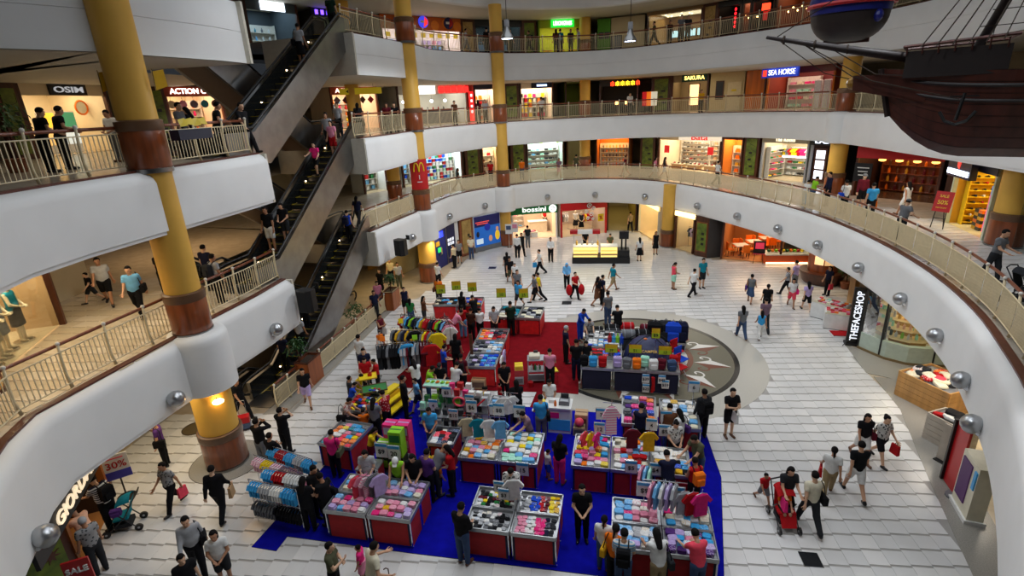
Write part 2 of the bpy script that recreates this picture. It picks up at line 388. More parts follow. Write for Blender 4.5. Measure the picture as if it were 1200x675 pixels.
  # top ceiling ring (level 4) with the roof light over the atrium
for R,nm in((R4,'far right'),(R4L,'left')):
 ce=MB().grid([[(x,y,16.7)for x,y in offs(R,-.6)],[(x,y,16.75)for x,y in offs(R,-EXT)]])
 if R is R4:ce.add([(x,y,16.7)for x,y in hall_rect(4)],[(3,2,1,0)])
 struct(part('ceiling',ce,CEILM,None),'level 4 ceiling of the %s wing'%nm)
 struct(part('wall_fascia',sweep(MB(),R,[(-.65,16.7),(-.3,16.75),(-.25,16.9),(-.25,21.5)]),PLASTER,None,'auto'),'white upper wall above the level 4 gallery, %s wing'%nm)
mb=MB()
for x0,x1,y0,y1 in((-30,-6,-6,60),(12.5,35,-6,60),(-6,12.5,-6,3.5),(-6,12.5,36,60)):mb.box(((x0+x1)/2,(y0+y1)/2,21.7),(x1-x0,y1-y0,.3))
struct(part('ceiling',mb,CEILM,None),'flat roof around the skylight')
sk=struct(bpy.data.objects.new('window_1',None),'glazed skylight over the atrium'); COL.objects.link(sk); sk.location=(0,0,21.6)
for i in range(6):
 mb=MB()
 mb.box((-6+18.5*i/5,19.75,0),(.12,32.5,.2)); part('glazing_bar',mb,PLASTER,sk)
 # --- outer walls
for lv in(1,2,3,4):
 R,RL=RING[max(lv,2)]; z,zc=LV[lv],CEIL[lv]
 w=MB().grid([[(x,y,z)for x,y in offs(R,-EXT+.3)],[(x,y,zc+.3)for x,y in offs(R,-EXT+.3)]])
 struct(part('wall_back',w,mat('beige_wall',(196,180,146),.6,var=.05,scale=1),None),'beige wall at the back of the level %d shops'%lv)
 w=MB().grid([[(-15.8 if lv!=3 else-24,y,zz)for y in(4,12,19)]for zz in(z,zc+.3)]); w.grid([[(-33,17,zz),(-33,36,zz),(-16,40,zz)]for zz in(z,zc+.3)])
 struct(part('wall_left',w,MATS['beige_wall'],None),'beige wall behind the level %d left gallery'%lv)
 # --- columns
STRIPE=mat('dark_banding',(60,36,24),.35,kind='stripe',rgb2=(132,96,66),scale=26)
def column(x,y,levels,label,rb=.5,rs=.42,drums=(),r1=None):
 t=struct(bpy.data.objects.new('column',None),label); COL.objects.link(t); t.location=(x,y,0); t['category']='column'
 for lv in levels:
  z=LV[lv]; top=LV[lv+1]if lv<4 else 16.8
  b=r1 if(lv==1 and r1)else rb; s=b-.06
  part('shaft',MB().lathe([(s,z+1.1),(s,top-.02)],n=32),YELLOW,t,'auto')
  part('wood_base',MB().lathe([(b*.94,z+.05),(b,z+.1),(b,z+1.0),(b*.97,z+1.02)],n=32),WOOD,t,'auto')
  part('banding',MB().lathe([(b+.005,z+1.0),(b+.02,z+1.03),(b+.02,z+1.24),(b-.03,z+1.27)],n=32),STRIPE,t,'auto')
  part('steel_ring',MB().lathe([(b+.015,z-.04),(b+.015,z+.07)],n=32),STEEL,t,'auto')
 for lv in drums:
  z,zb=LV[lv],CEIL[lv-1]; r=rb+.33
  part('fascia_drum',MB().lathe([(rb,z+.03),(r-.18,z+.02),(r-.07,z-.04),(r-.01,z-.15),(r,z-.3),(r,zb+.02),(r-.08,zb-.02),(rb,zb-.02)],n=32),PLASTER,t,'auto')
 return t
column(-9.34,14.24,(1,2,3,4),'tall ochre column nearest the camera on the left',.52,drums=(2,),r1=.62)
column(-5.21,31.9,(1,2,3,4),'ochre column carrying the red hanging banner',.52,drums=(2,),r1=.6)
column(-.28,39.95,(1,2,3,4),'ochre column in the middle of the far balconies',.5,drums=(2,))
column(19.15,30.9,(2,3,4),'ochre column on the far right beside the red fronted restaurant',.52,drums=(3,))
column(18.6,19.0,(2,3),'thick ochre column at the right edge beside the sports shop',.6)
column(11.55,37.5,(1,),'ochre column with wooden base between the lit ground floor shops',.5)
for lv in(2,3,4):column(6.9,47.2,(lv,),'ochre column set back from the level %d gallery beside the green corridor'%lv,.5)
column(*G(464,233,LV[2]),(2,),'ochre column behind the level 2 landing of the escalators',.5)
column(*G(447,131,9.4+.0)if False else(-9.6,36),(3,4),'ochre column beside the orange toy shop',.5)
# --- railings
def railing(P,lv,label,spacing=1.25,pitch=.115,bw=.022,indiv=None,z=None,setb=-.24,h=1.08):
 z=LV[lv]+.05 if z is None else z
 Q=offs(P,setb); L=plen(Q)[-1]
 t=tag(bpy.data.objects.new('railing',None),label,'railing'); COL.objects.link(t)
 n=max(1,round(L/spacing)); st=L/n
 pm=MB().tube([(0,0,0),(.0,.05,.3),(0,.04,.7),(0,0,h)],[.04,.034,.034,.03],8).mesh('post',[RAILM],True)
 cm=MB().ell((0,0,h+.035),(.05,.05,.05),8).mesh('finial',[mat('finial_white',(228,224,214),.4)],True)
 for i in range(n+1):
  p,a=along(Q,min(i*st,L-.001))
  if px(p[0],p[1],z)[0]<-260 or p[1]<4.5:continue
  po=obj('post',pm,t,None,(p[0],p[1],z),a); obj('finial',cm,po)
 part('handrail',MB().tube([(x,y,z+h-.03)for x,y in offs(P,setb-.09)],.042,10),RAILWOOD,t,True)
 part('top_rail',MB().tube([(x,y,z+h-.17)for x,y in Q],.018,6),RAILM,t)
 part('bottom_rail',MB().tube([(x,y,z+.12)for x,y in Q],.018,6),RAILM,t)
 bm=MB().box((0,0,.5),(bw,.014,1)).mesh('baluster',[RAILM])
 count=0; rest=MB()
 for i in range(n):
  k=max(2,round(st/pitch))
  for j in range(1,k):
   s=i*st+st*j/k; p,a=along(Q,s)
   if p[1]<5:continue
   u=px(p[0],p[1],z)[0]
   if indiv and count<300 and u>-60:
    b=obj('baluster',bm,t,None,(p[0],p[1],z+.12),a); b.scale=(1,1,h-.29); count+=1
   else:rest.box((p[0],p[1],z+.12+(h-.29)/2),(bw,.014,h-.29),a)
 if rest.f:stuff(part('baluster_screen',rest,RAILM,t))
 return t
railing(R2L,2,'cream baluster railing of the lower left gallery above the white fascia',1.2,indiv=True)
railing(R3L,3,'cream baluster railing of the upper left gallery behind the near column',1.25,indiv=True)
railing(R2,2,'long cream railing sweeping round the level 2 balcony to the right edge',1.25,.06,.03)
railing(R3,3,'long railing of the level 3 balcony across the far side',1.3,.11,.02)
railing(R4,4,'top railing of the level 4 balcony across the far side',1.3,.11,.02)
railing(R4L,4,'level 4 railing at the upper left above the plain fascia',1.3,.11,.02)
railing([(-8.95,17.3),(-8.6,18.9)],1,'short cream mesh railing between planter box and escalator',1.0,.06,.02,z=0,setb=0,h=.95)
railing([(-8.25,20.2),(-6.95,26.9)],1,'cream mesh railing on the ground floor beside the escalators',1.2,.05,.022,z=0,setb=0,h=.95)
# --- fascia spotlights: silver ball reflectors on brackets
def ball_lamp(u,P,zz,label):
 s=on_poly(P,u,zz); p,a=along(offs(P,.46),min(s,plen(offs(P,.46))[-1]))
 t=thing('spot_lamp',label,'lamp',(p[0],p[1],zz),a,'silver ball spotlights along the white fascia'); t.scale=(1.2,)*3
 prof=[(.02,-.17),(.1,-.155),(.16,-.1),(.19,-.02),(.185,.06),(.16,.1),(.15,.1)]
 M=Matrix.Rotation(math.radians(-125),4,'X')
 part('reflector',MB().lathe(prof,n=20,M=M),mat('satin_aluminium',(176,178,180),.3,metal=.9,var=.05),t,'auto')
 part('collar',MB().lathe([(.11,.1),(.12,.11),(.12,.2),(.08,.21)],n=16,M=M),CHROME,t,'auto')
 part('lens',MB().lathe([(.075,.205),(.075,.215)],n=12,M=M),mat('lamp_lens',(60,64,70),.1),t)
 part('bracket',MB().tube([(0,.0,0),(0,.12,.0)],.02,6).box((0,.13,0),(.1,.02,.14)),CHROME,t)
LP=[(15,R2L,3.0),(176,R2L,3.2),(302,R2L,3.3),(475,R2,3.4),(520,R2,3.4),(561,R2,3.4),(632.5,R2,3.4),(687.5,R2,3.4),(746,R2,3.4),(809.6,R2,3.4),(856,R2,3.4),(903.5,R2,3.4),(951.6,R2,3.4),(1001,R2,3.4),(1052,R2,3.4),(1098,R2,3.4),(1137,R2,3.4),(1152,R2,3.1)]
WHERE=['at the bottom left corner','left of the near ochre column','right of the near ochre column near the escalators','beside the loudspeaker at the fascia end','above the blue cash machine bay','above the big blue poster','above the green shop sign','above the red fronted clothes shop','above the ground floor corridor','above the brown map pillar','above the restaurant entrance','above the fruit stall','above the bakery counter','above the white display cabinets','above the glass cosmetics window','above the clothes bins on the right','beside the red stand-up banner on the right','lowest at the right edge']
for(u,P,zz),wh in zip(LP,WHERE):ball_lamp(u,P,zz,'silver ball spotlight on the white fascia '+wh)
# ================================================================== escalators
ED=np.array([.196,.9806]); EN=np.array([-.9806,.196]); EO=np.array([-8.72,18.45]); EANG=math.atan2(ED[1],ED[0])
RISE,S0,S1=4.6,.8,8.4
def step_z(s):return 0 if s<=S0 else(RISE if s>=S1 else RISE*(s-S0)/(S1-S0))
YEL=plas('yellow')
SOFFIT=mat('escalator_soffit',(92,62,42),.4,var=.1,scale=2)
LAMPW=mat('warm_lamp',(255,220,170),.4,var=0,emit=14)
def escalator(loc,rz,label,soffit=True):
 t=thing('escalator',label,'escalator',loc,rz,'escalators between the galleries')
 path=[(-.7,0),(S0,0),(S1,RISE),(9.2,RISE)]
 for sd in(-1,1):
  y0,y1=sd*.56,sd*.70
  up=[(s,z+.72)for s,z in path]; lo=[(s,z-.62)for s,z in path]
  lo[0]=(-.7,-.1); lo[1]=(.5,-.3); lo.insert(2,(1.4,-.42)); lo[-1]=(9.2,RISE-.5); lo[-2]=(8.7,RISE-.62)
  vs=[(s,y0,z)for s,z in up+lo[::-1]]+[(s,y1,z)for s,z in up+lo[::-1]]; n=len(up+lo)
  part('side_panel',MB().add(vs,[tuple(range(n)),tuple(range(n,2*n))[::-1]]+[(i,n+i,n+(i+1)%n,(i+1)%n)for i in range(n)]),STEEL,t)
  inner=[(s,z+.7)for s,z in path]+[(s,z+.02)for s,z in path][::-1]
  part('balustrade',MB().add([(s,sd*.55,z)for s,z in inner],[(0,1,6,7),(1,2,5,6),(2,3,4,5)]),mat('balustrade_dark',(30,32,32),.15),t)
  pts=[(-.75,sd*.63,.25),(-1.05,sd*.63,.4),(-1.1,sd*.63,.62),(-.95,sd*.63,.8),(-.5,sd*.63,.86)]+[(S0,sd*.63,.86),(S1,sd*.63,RISE+.86),(9.0,sd*.63,RISE+.86),(9.5,sd*.63,RISE+.8),(9.6,sd*.63,RISE+.6),(9.3,sd*.63,RISE+.3)]
  part('handrail',MB().tube(pts,.045,8),BLACK,t,True)
  for k in range(4):
   s=1.2+k*2.1
   part('skirt_lamp',MB().ell((s,sd*.535,step_z(s)+.2),(.05,.02,.03),8),LAMPW,t)
 sm=MB().box((0,0,-.1),(.4,1.06,.2)); sm.mi(1); sm.box((-.193,0,.003),(.014,1.06,.008)).box((0,.51,.003),(.4,.02,.008)).box((0,-.51,.003),(.4,.02,.008))
 sme=sm.mesh('step',[mat('step_metal',(58,58,60),.4,metal=.6,var=.1),YEL])
 for k in range(24):
  s=-.2+k*.4; z=step_z(s+.1); z=round(z/.2421)*.2421 if 0<z<RISE else z
  obj('step',sme,t,None,(s,0,min(z,RISE)))
 for s in(-.75,9.15):part('landing_plate',MB().box((s,0,.01+step_z(s)),(.9,1.06,.03)),STEEL,t)
 if soffit:
  lo=[(-.7,-.1),(.5,-.3),(1.4,-.42),(8.7,RISE-.62),(9.2,RISE-.5)]
  part('soffit',MB().grid([[(s,y,z)for s,z in lo]for y in(-.69,.69)]),SOFFIT,t)
  for s in(2.6,5.0,7.2):part('downlight',MB().lathe([(.07,-.02),(.07,.0)],(s,0,step_z(s)-.62-.02),10),LAMPW,t)
 return t
NAMES={1:'the ground floor, lowest of the bank',2:'the lower gallery, middle of the bank',3:'the upper gallery, highest of the bank'}
for lv in(1,2,3):
 o=EO+EN*.85
 escalator((o[0],o[1],LV[lv]),EANG,'steel sided escalator in the near lane rising from '+NAMES[lv])
for lv in(0,1,2,3):
 o=EO+EN*2.75+ED*8.6
 z=-4.54 if lv==0 else LV[lv]
 escalator((o[0],o[1],z-(.06 if lv==0 else 0)),EANG+PI,'escalator in the rear lane '+('dropping to the basement beside the planter box' if lv==0 else 'crossing from '+NAMES[lv]))
def speaker_box(loc,rz,label):
 t=thing('loudspeaker',label,'loudspeaker',loc,rz,'black loudspeakers on the gallery ends')
 part('cabinet',MB().prism([(-.28,.22),(.28,.22),(.34,-.1),(.2,-.26),(-.2,-.26),(-.34,-.1)],-.42,.42),BLACK,t)
 part('grille',MB().prism([(.335,-.105),(.2,-.265),(-.2,-.265),(-.335,-.105)],-.38,.38),mat('speaker_grille',(26,26,28),.8,var=.2,scale=60),t)
 part('bracket',MB().bar((0,.1,.3),(0,.62,.38),.03).box((0,.64,.38),(.2,.04,.24)),BLACK,t)
speaker_box((-7.75,18.7,3.75),math.radians(-20),'black loudspeaker bracketed to the near fascia end by the escalators')
speaker_box((-5.75,26.9,3.55),math.radians(-30),'black loudspeaker bracketed to the far fascia end under level 2')
# ================================================================== shops
def emat(name,rgb,s):return mat('lit_'+name,rgb,.5,var=0,emit=s)
MAPG=mat('map_green',(120,138,40),.5,rgb2=(70,92,26),scale=3,var=.1)
MAPB=mat('map_ochre',(190,158,92),.5,rgb2=(150,118,60),scale=3,var=.1)
# ---- goods (shared meshes, sitting on z = 0)
def rbox(d,r=.2):
 x,y,z=d[0]/2,d[1]/2,d[2]; b=min(d)*r
 m=MB(); rows=[]
 for zz,k in((0,b),(b,0),(z-b,0),(z,b)):
  rows.append([(sx*(x-k),sy*(y-k),zz)for sx,sy in((-1,-1),(1,-1),(1,1),(-1,1))])
 m.grid(rows,closed=True); m.add(rows[0],[(3,2,1,0)]); m.add(rows[3],[(0,1,2,3)]); return m
GM={}
def gmesh(k):
 if k in GM:return GM[k]
 W=plas('white')
 if k=='box':me=rbox((.24,.18,.3),.03).mesh('boxed_item',[W])
 elif k=='lowbox':me=rbox((.3,.22,.14),.04).mesh('boxed_item',[W])
 elif k=='bottle':me=MB().lathe([(.05,0),(.055,.03),(.055,.17),(.02,.22),(.02,.27)],n=10).mesh('bottle',[W])
 elif k=='folded':
  m=MB(); rows=[]
  for zz,s in((0,.9),(.02,1),(.05,1),(.075,.92),(.085,.75)):
   rows.append([(.16*s*math.copysign(abs(math.cos(a))**.45,math.cos(a)),.13*s*math.copysign(abs(math.sin(a))**.45,math.sin(a)),zz)for a in[2*PI*(i+.5)/12 for i in range(12)]])
  m.grid(rows,closed=True); m.add(rows[-1],[tuple(range(12))]); m.add(rows[0],[tuple(range(12))[::-1]])
  m.box((0,.0,.084),(.12,.03,.012)); me=m.mesh('folded_garment',[fab('white')],'auto')
 elif k=='hang':
  o=[(-.05,0),(-.14,-.03),(-.27,-.2),(-.21,-.27),(-.15,-.2),(-.16,-.62),(.16,-.62),(.15,-.2),(.21,-.27),(.27,-.2),(.14,-.03),(.05,0)]
  m=MB(); n=len(o)
  vs=[(x,-.035 if 0<i<n-1 else-.01,z)for i,(x,z)in enumerate(o)]+[(x,.035 if 0<i<n-1 else .01,z)for i,(x,z)in enumerate(o)]
  m.add(vs,[tuple(range(n))[::-1],tuple(range(n,2*n))]+[(i,(i+1)%n,n+(i+1)%n,n+i)for i in range(n)])
  me=m.mesh('hanging_shirt',[fab('white')])
 elif k=='hanger':
  me=MB().tube([(0,0,.1),(.02,0,.13),(.0,0,.15),(0,0,.03)],.006,4).tube([(-.14,0,-.02),(0,0,.03),(.14,0,-.02)],.008,4).mesh('hanger',[CHROME])
 elif k=='shoe':
  m=MB(); rows=[]
  for y,w,h in((-.13,.025,.06),(-.11,.038,.085),(-.03,.036,.08),(.04,.042,.055),(.1,.042,.04),(.135,.02,.02)):
   rows.append([(w*math.cos(a),y,max(0,h*.5+h*.5*math.sin(a)))for a in[2*PI*i/8 for i in range(8)]])
  m.grid(rows,closed=True); m.add(rows[0],[tuple(range(8))[::-1]]); m.add(rows[-1],[tuple(range(8))]); me=m.mesh('shoe',[plas('black')],True)
 elif k=='bag':
  m=MB().add([(-.17,-.06,0),(.17,-.06,0),(.17,.06,0),(-.17,.06,0),(-.14,-.04,.25),(.14,-.04,.25),(.14,.04,.25),(-.14,.04,.25)],[(3,2,1,0),(4,5,6,7),(0,1,5,4),(1,2,6,5),(2,3,7,6),(3,0,4,7)])
  m.tube([(-.08,0,.25),(-.07,0,.36),(.07,0,.36),(.08,0,.25)],.01,5); me=m.mesh('handbag',[plas('brown')])
 elif k=='toy':
  m=MB().ell((0,0,.1),(.09,.08,.1),8).ell((0,0,.24),(.07,.07,.07),8).ell((-.06,0,.3),(.025,.02,.025),6).ell((.06,0,.3),(.025,.02,.025),6).ell((-.09,0,.13),(.03,.03,.05),6).ell((.09,0,.13),(.03,.03,.05),6)
  me=m.mesh('plush_toy',[fab('white')],True)
 elif k=='lampshade':me=MB().lathe([(.16,0),(.1,.2),(.02,.22)],n=12).mesh('lampshade',[plas('yellow')])
 GM[k]=me; return me
KNAME=dict(box='boxed_item',lowbox='boxed_item',bottle='bottle',folded='folded_garment',hang='hanging_shirt',shoe='shoe',bag='handbag',toy='plush_toy')
KCAT=dict(box='box',lowbox='box',bottle='bottle',folded='garment',hang='garment',shoe='shoe',bag='bag',toy='toy')
def good(kind,loc,rz,c,label,group,sc=1.,name=None):
 m=fold(c)if kind=='folded' else fab(c)if kind in('hang','toy')else plas(c)
 if group and not label.startswith(c):label=c+' '+label
 o=obj(name or KNAME[kind],gmesh(kind),None,m,loc,rz); tag(o,label,KCAT[kind],group)
 if sc!=1:o.scale=(sc,)*3
 if kind=='hang':obj('hanger',gmesh('hanger'),o)
 return o
class Frame:
 """local frame of a shop front: x to the viewer's right, y into the shop"""
 def __init__(s,P0,P1,z):
  s.a=math.atan2(P1[1]-P0[1],P1[0]-P0[0]); s.o=P0; s.z=z; s.w=math.dist(P0,P1)
 def W(s,x,y,z):c,n=math.cos(s.a),math.sin(s.a); return(s.o[0]+x*c-y*n,s.o[1]+x*n+y*c,s.z+z)
def shelf_unit(F,x0,x1,y,z0,z1,n,label,m=None,depth=.32):
 t=thing('shelf_unit',label,'shelf',F.W((x0+x1)/2,y,z0),F.a)
 w=x1-x0; m=m or mat('shelf_white',(214,208,196),.5)
 for s in(-1,1):part('upright',MB().box((s*w/2,0,(z1-z0)/2),(.05,depth,z1-z0)),m,t)
 for i in range(n):part('shelf_board',MB().box((0,0,.1+i*(z1-z0-.1)/n),(w,depth,.03)),m,t)
 part('back_panel',MB().box((0,depth/2,(z1-z0)/2),(w,.02,z1-z0)),m,t)
 return[z0+.117+i*(z1-z0-.1)/n for i in range(n)]
def stock_shelf(F,x0,x1,y,z0,z1,n,kind,cols,slabel,glabel,group,pitch=.34,m=None,sc=1.,name=None):
 for z in shelf_unit(F,x0,x1,y,z0,z1,n,slabel,m):
  k=max(1,int((x1-x0-.2)/pitch))
  for i in range(k):
   x=x0+.12+(i+.5)*(x1-x0-.24)/k
   good(kind,F.W(x,y-.03,z),F.a+(RND.uniform(-.2,.2)if kind!='box' else 0),RND.choice(cols),glabel,group,sc*RND.uniform(.85,1.08),name)
def hang_rail(F,x0,x1,y,z,cols,rlabel,glabel,group,pitch=.16,turn=PI/2,sc=1.):
 t=thing('clothes_rail',rlabel,'clothes rail',F.W((x0+x1)/2,y,0),F.a); w=x1-x0
 part('rail',MB().tube([(-w/2,0,z+.1),(w/2,0,z+.1)],.015,6),CHROME,t)
 for s in(-1,1):part('stand',MB().tube([(s*w/2,0,.02),(s*w/2,0,z+.1)],.015,6).box((s*w/2,0,.02),(.06,.5,.04)),CHROME,t)
 k=max(2,int(w/pitch))
 for i in range(k):good('hang',F.W(x0+(i+.5)*w/k,y,z),F.a+turn+RND.uniform(-.15,.15),RND.choice(cols),glabel,group,sc)
SHOPK=.3
def shop(lv,P0,P1,key,label,wall=(226,214,190),power=60,lcol=(1,.86,.66),depth=4.0,sign=None,jamb=None,header=.5,H=None,floorc=None,glass=False,lamp=3.0,backc=None):
 """recessed lit shop unit with its own shell, sign band and ceiling lamps"""
 z=LV[lv]; H=H or(CEIL[lv]-z); power=power*SHOPK; F=Frame(P0,P1,z); w=F.w
 t=thing('shop_front',label,'shop front',F.W(0,0,0),F.a)
 wm=mat('shop_wall_'+key,wall,.6,var=.05,scale=1.5); bm=mat('shop_back_'+key,backc or wall,.6,var=.05,scale=1.5)
 part('back_wall',MB().box((w/2,depth,H/2),(w,.08,H)),bm,t)
 for x in(.04,w-.04):part('side_wall',MB().box((x,depth/2,H/2),(.08,depth,H)),wm,t)
 part('shop_floor',MB().box((w/2,depth/2,.008),(w,depth,.016)),mat('shop_floor_'+key,floorc or(206,186,150),.25,var=.06),t)
 part('shop_ceiling',MB().box((w/2,depth/2,H-.02),(w,depth,.04)),mat('shop_ceiling',(220,214,200),.7),t)
 jm=jamb or DARKWOOD
 for x in(.06,w-.06):part('door_jamb',MB().box((x,-.04,H/2),(.12,.16,H)),jm,t)
 if header:
  s=dict(bg=(90,40,24),text=None,tc=(255,250,235),te=1.3,be=0,size=None,wid=None,x0=0,x1=1,bold=True)
  s.update(sign or{})
  x0,x1=w*s['x0'],w*s['x1']
  part('header',MB().box((w/2,.02,H-header/2+.01),(w,.14,header)),wm,t)
  sb=part('sign_board',MB().box(((x0+x1)/2,-.09,H-header/2+.01),(x1-x0,.1,header-.02)),emat(key+'_sign',s['bg'],s['be'])if s['be']else mat('sign_'+key,s['bg'],.4,var=.03),t)
  if s['text']:
   lettering(s['text'],s['size']or header*.75,emat(key+'_text',s['tc'],s['te'])if s['te']else mat('text_'+key,s['tc'],.4),sb,((x0+x1)/2,-.16,H-header/2+.01),wid=s['wid']or(x1-x0)*.8,bold=s['bold'])
 if glass:part('window_pane',MB().box((w/2,.05,(H-header)/2),(w-.24,.012,H-header-.1)),GLASS,t)
 if lamp:
  n=max(1,int(w/2.2))
  for i in range(n):part('ceiling_lamp',MB().box(((i+.5)*w/n,depth*.45,H-.06),(w/n*.6,depth*.35,.04)),emat('lamp_'+key,tuple(int(255*c)for c in lcol),lamp),t)
 if power:
  a=area('shop_lamp_'+key,F.W(w/2,depth*.4,H-.1),w*.8,depth*.7,power,lcol,(0,0,F.a)); a.parent=None
 return F
def map_panel(lv,u,P,wpx,label,off=-.3,green=True,H=None):
 z=LV[lv]; H=H or(CEIL[lv]-z); s=on_poly(P,u,z+1.4); p,a=along(P,s); wd=.05*wpx
 d=math.hypot(*p); w=max(.7,wpx*d/FPX*1.02)
 t=thing('map_panel',label,'wall panel',(p[0],p[1],z),a,'old map wall panels between the shops')
 part('frame',MB().box((0,0,H/2),(w,.3,H)),DARKWOOD,t)
 b=part('map_board',MB().box((0,-.16,H/2),(w*.68,.04,H*.86)),MAPG if green else MAPB,t)
 ink=mat('map_ink',(66,60,28),.6)
 rr=random.Random(int(u)); m=MB()
 for k in range(4):
  pts=[(w*.3*math.sin(rr.random()*6),-.185,H*(.15+.18*k+.06*j))for j in range(4)]; m.tube(pts,.012,4)
 part('coastline',m,ink,b)
 for k in range(3):part('plaque',MB().box((rr.uniform(-.15,.2)*w,-.19,H*(.28+.16*k)),(w*.2,.02,.14)),mat('plaque_black',(28,26,22),.5),b)
def wall_seg(P,u0,u1,zt):
 s0,s1=on_poly(P,u0,zt),on_poly(P,u1,zt); return along(P,s0)[0],along(P,s1)[0]
ALLC=['red','white','blue','yellow','green','pink','black','orange','lightblue','cream']
# ------------------------------------------------------------------ level 3 left: massage chair shop and toy shop
W3L=[(-19.5,17),(-19.1,22),(-18.8,24.5),(-18.2,27.5),(-16.6,30.5),(-14.2,33)]
a,b=wall_seg(W3L,25,128,10.9)
F=shop(3,a,b,'massage','cream lit massage chair shop with a black sign on the upper left gallery',(240,222,186),160,(1,.87,.66),3,dict(text='OSIM',bg=(16,16,18),x0=.33,x1=.75,tc=(190,192,196),te=.6,wid=1.35),header=.45,lamp=4)
for k,(x,c,e,lb)in enumerate(((.2,(40,110,190),.8,'blue poster stand'),(.5,(245,190,60),1.2,'orange poster panel'),(.74,(60,130,90),.8,'green poster panel'))):
 t=thing('poster',lb+' inside the massage chair shop','poster',F.W(F.w*x,1.2,0),F.a)
 part('stand',MB().box((0,.05,.9),(.8,.05,1.8)),plas('white'),t); part('print',MB().box((0,.015,1.45),(.72,.02,.62)),emat('poster%d'%k,c,e),t)
 part('lower_print',MB().box((0,.015,.75),(.72,.02,.7)),emat('posterb%d'%k,[(120,180,200),(250,200,120),(220,230,225)][k],.7),t)
t=thing('round_sign','round orange ringed logo sign in the massage chair shop','sign',F.W(F.w*.9,1.0,1.95),F.a)
part('ring',MB().tube([(.3*math.cos(i*PI/10),0,.3*math.sin(i*PI/10))for i in range(20)],.045,6,True),plas('orange'),t); part('disc',MB().lathe([(.28,-.01),(.28,.01)],n=20,M=Matrix.Rotation(PI/2,4,'X')),plas('cream'),t)
a,b=wall_seg(W3L,195,262,10.9)
TOYC=['red','yellow','hotpink','white','orange','lightblue','pink']
F=shop(3,a,b,'toysleft','orange fronted toy shop below the crossing escalator',(250,220,190),170,(1,.82,.62),2.6,dict(text='ACTION CITY',bg=(150,50,20),tc=(255,250,240),te=3,wid=2.4),header=.5,lamp=4,jamb=WOOD)
stock_shelf(F,.2,F.w-.2,2.2,0,2.2,5,'toy',TOYC,'tall lit shelf of toys in the shop under the escalator','small plush toy on the lit shelf of the shop under the escalator','toys in the shop under the escalator',.42)
for i in range(5):
 t=thing('hanging_disc','round paper disc hung in the doorway of the toy shop under the escalator','decoration',F.W(F.w*(.12+.19*i),.1,1.98),F.a,'discs over the toy shop door')
 part('disc',MB().lathe([(.2,-.02),(.2,.02)],n=18,M=Matrix.Rotation(PI/2,4,'X')),plas(['beige','pink','mauve','teal','brown'][i]),t); part('cord',MB().bar((0,0,.2),(0,0,.36),.01),BLACK,t)
map_panel(3,185,W3L,19,'green map panel with brown frame left of the toy shop under the escalator'); map_panel(3,15,W3L,18,'green map panel beside the massage chair shop at the left edge')
# ------------------------------------------------------------------ level 3 far side
W3=catmull([(-14,36.5),(-11,39),(-8.2,41.8),(-4.5,45),(0,47),(5.5,48.6),(10.5,48),(15,46),(19,43),(22,38.5),(23.7,34),(24,29)],1)
a,b=wall_seg(W3,388,443,10.7)
F=shop(3,a,b,'toyfar','bright orange toy shop at the head of the escalators',(255,226,196),260,(1,.84,.66),3.2,dict(text='ACTION CITY',bg=(170,60,22),tc=(255,240,225),te=2.5),header=.5,lamp=4,jamb=WOOD)
stock_shelf(F,.2,F.w-.2,2.8,0,2.2,5,'toy',TOYC+['green','blue'],'lit wall shelf of toys at the head of the escalators','plush toy on the wall shelf at the head of the escalators','toys at the head of the escalators',.45)
for i in range(5):
 t=thing('hanging_disc','paper lozenge hung over the toy shop at the head of the escalators','decoration',F.W(F.w*(.14+.18*i),.05,2.0),F.a,'lozenges over the far toy shop')
 part('lozenge',MB().prism([(0,-.26),(.26,0),(0,.26),(-.26,0)],-.02,.02,Matrix.Rotation(PI/2,4,'X')),plas(['mauve','maroon','teal','brown','red'][i]),t); part('cord',MB().bar((0,0,.25),(0,0,.42),.01),BLACK,t)
a,b=wall_seg(W3,466,548,10.7)
F=shop(3,a,b,'bakery','open cafe with a white and red lit sign on level 3',(214,214,206),240,(1,.95,.86),4,dict(bg=(255,250,240),be=2.2,x0=.18,x1=.52),header=.62,lamp=2.5)
t=thing('sign_letters','row of five red lit sign squares on level 3','sign',F.W(F.w*.57,-.1,CEIL[3]-LV[3]-.31),F.a)
for i in range(5):part('letter_tile',MB().box((.28+i*.58,0,0),(.42,.12,.46)),emat('red_tile',(255,40,36),2),t)
for i in range(6):lettering('OSLER5'[i],.34,emat('signgrey',(250,240,226),1),t,(-2.0+i*.3,-.06,0),bold=False)if False else None
t=thing('vertical_banner','tall narrow red lit banner beside the level 3 cafe','banner',(*wall_seg(W3,549,553,10.7)[0],LV[3]),F.a)
part('panel',MB().box((0,-.4,1.2),(.42,.06,2.3)),emat('red_banner',(235,30,30),1.4),t)
for i in range(4):part('white_mark',MB().box((0,-.44,2.05-i*.42),(.18,.02,.2)),emat('banner_mark',(255,235,230),1.5),t)
t=thing('service_counter','stainless counter in the level 3 cafe','counter',F.W(F.w/2,1.6,0),F.a); part('body',MB().box((0,0,.5),(F.w*.8,.6,1)),plas('grey'),t); part('worktop',MB().box((0,-.03,1.02),(F.w*.82,.7,.05)),STEEL,t)
for i in range(9):good('bottle',F.W(F.w*(.15+.08*i),1.6,1.05),0,RND.choice(['yellow','white','black','red']),'bottle on the counter of the level 3 cafe','cafe counter bottles')
for i in range(4):
 t=thing('pendant_lamp','white glowing pendant lamp in the level 3 cafe','lamp',F.W(F.w*(.18+.2*i),1.2,1.75),F.a,'cafe pendant lamps'); part('globe',MB().ell((0,0,0),(.13,.13,.11),10),emat('pendant',(235,248,255),9),t,True); part('cord',MB().bar((0,0,.1),(0,0,.6),.01),BLACK,t)
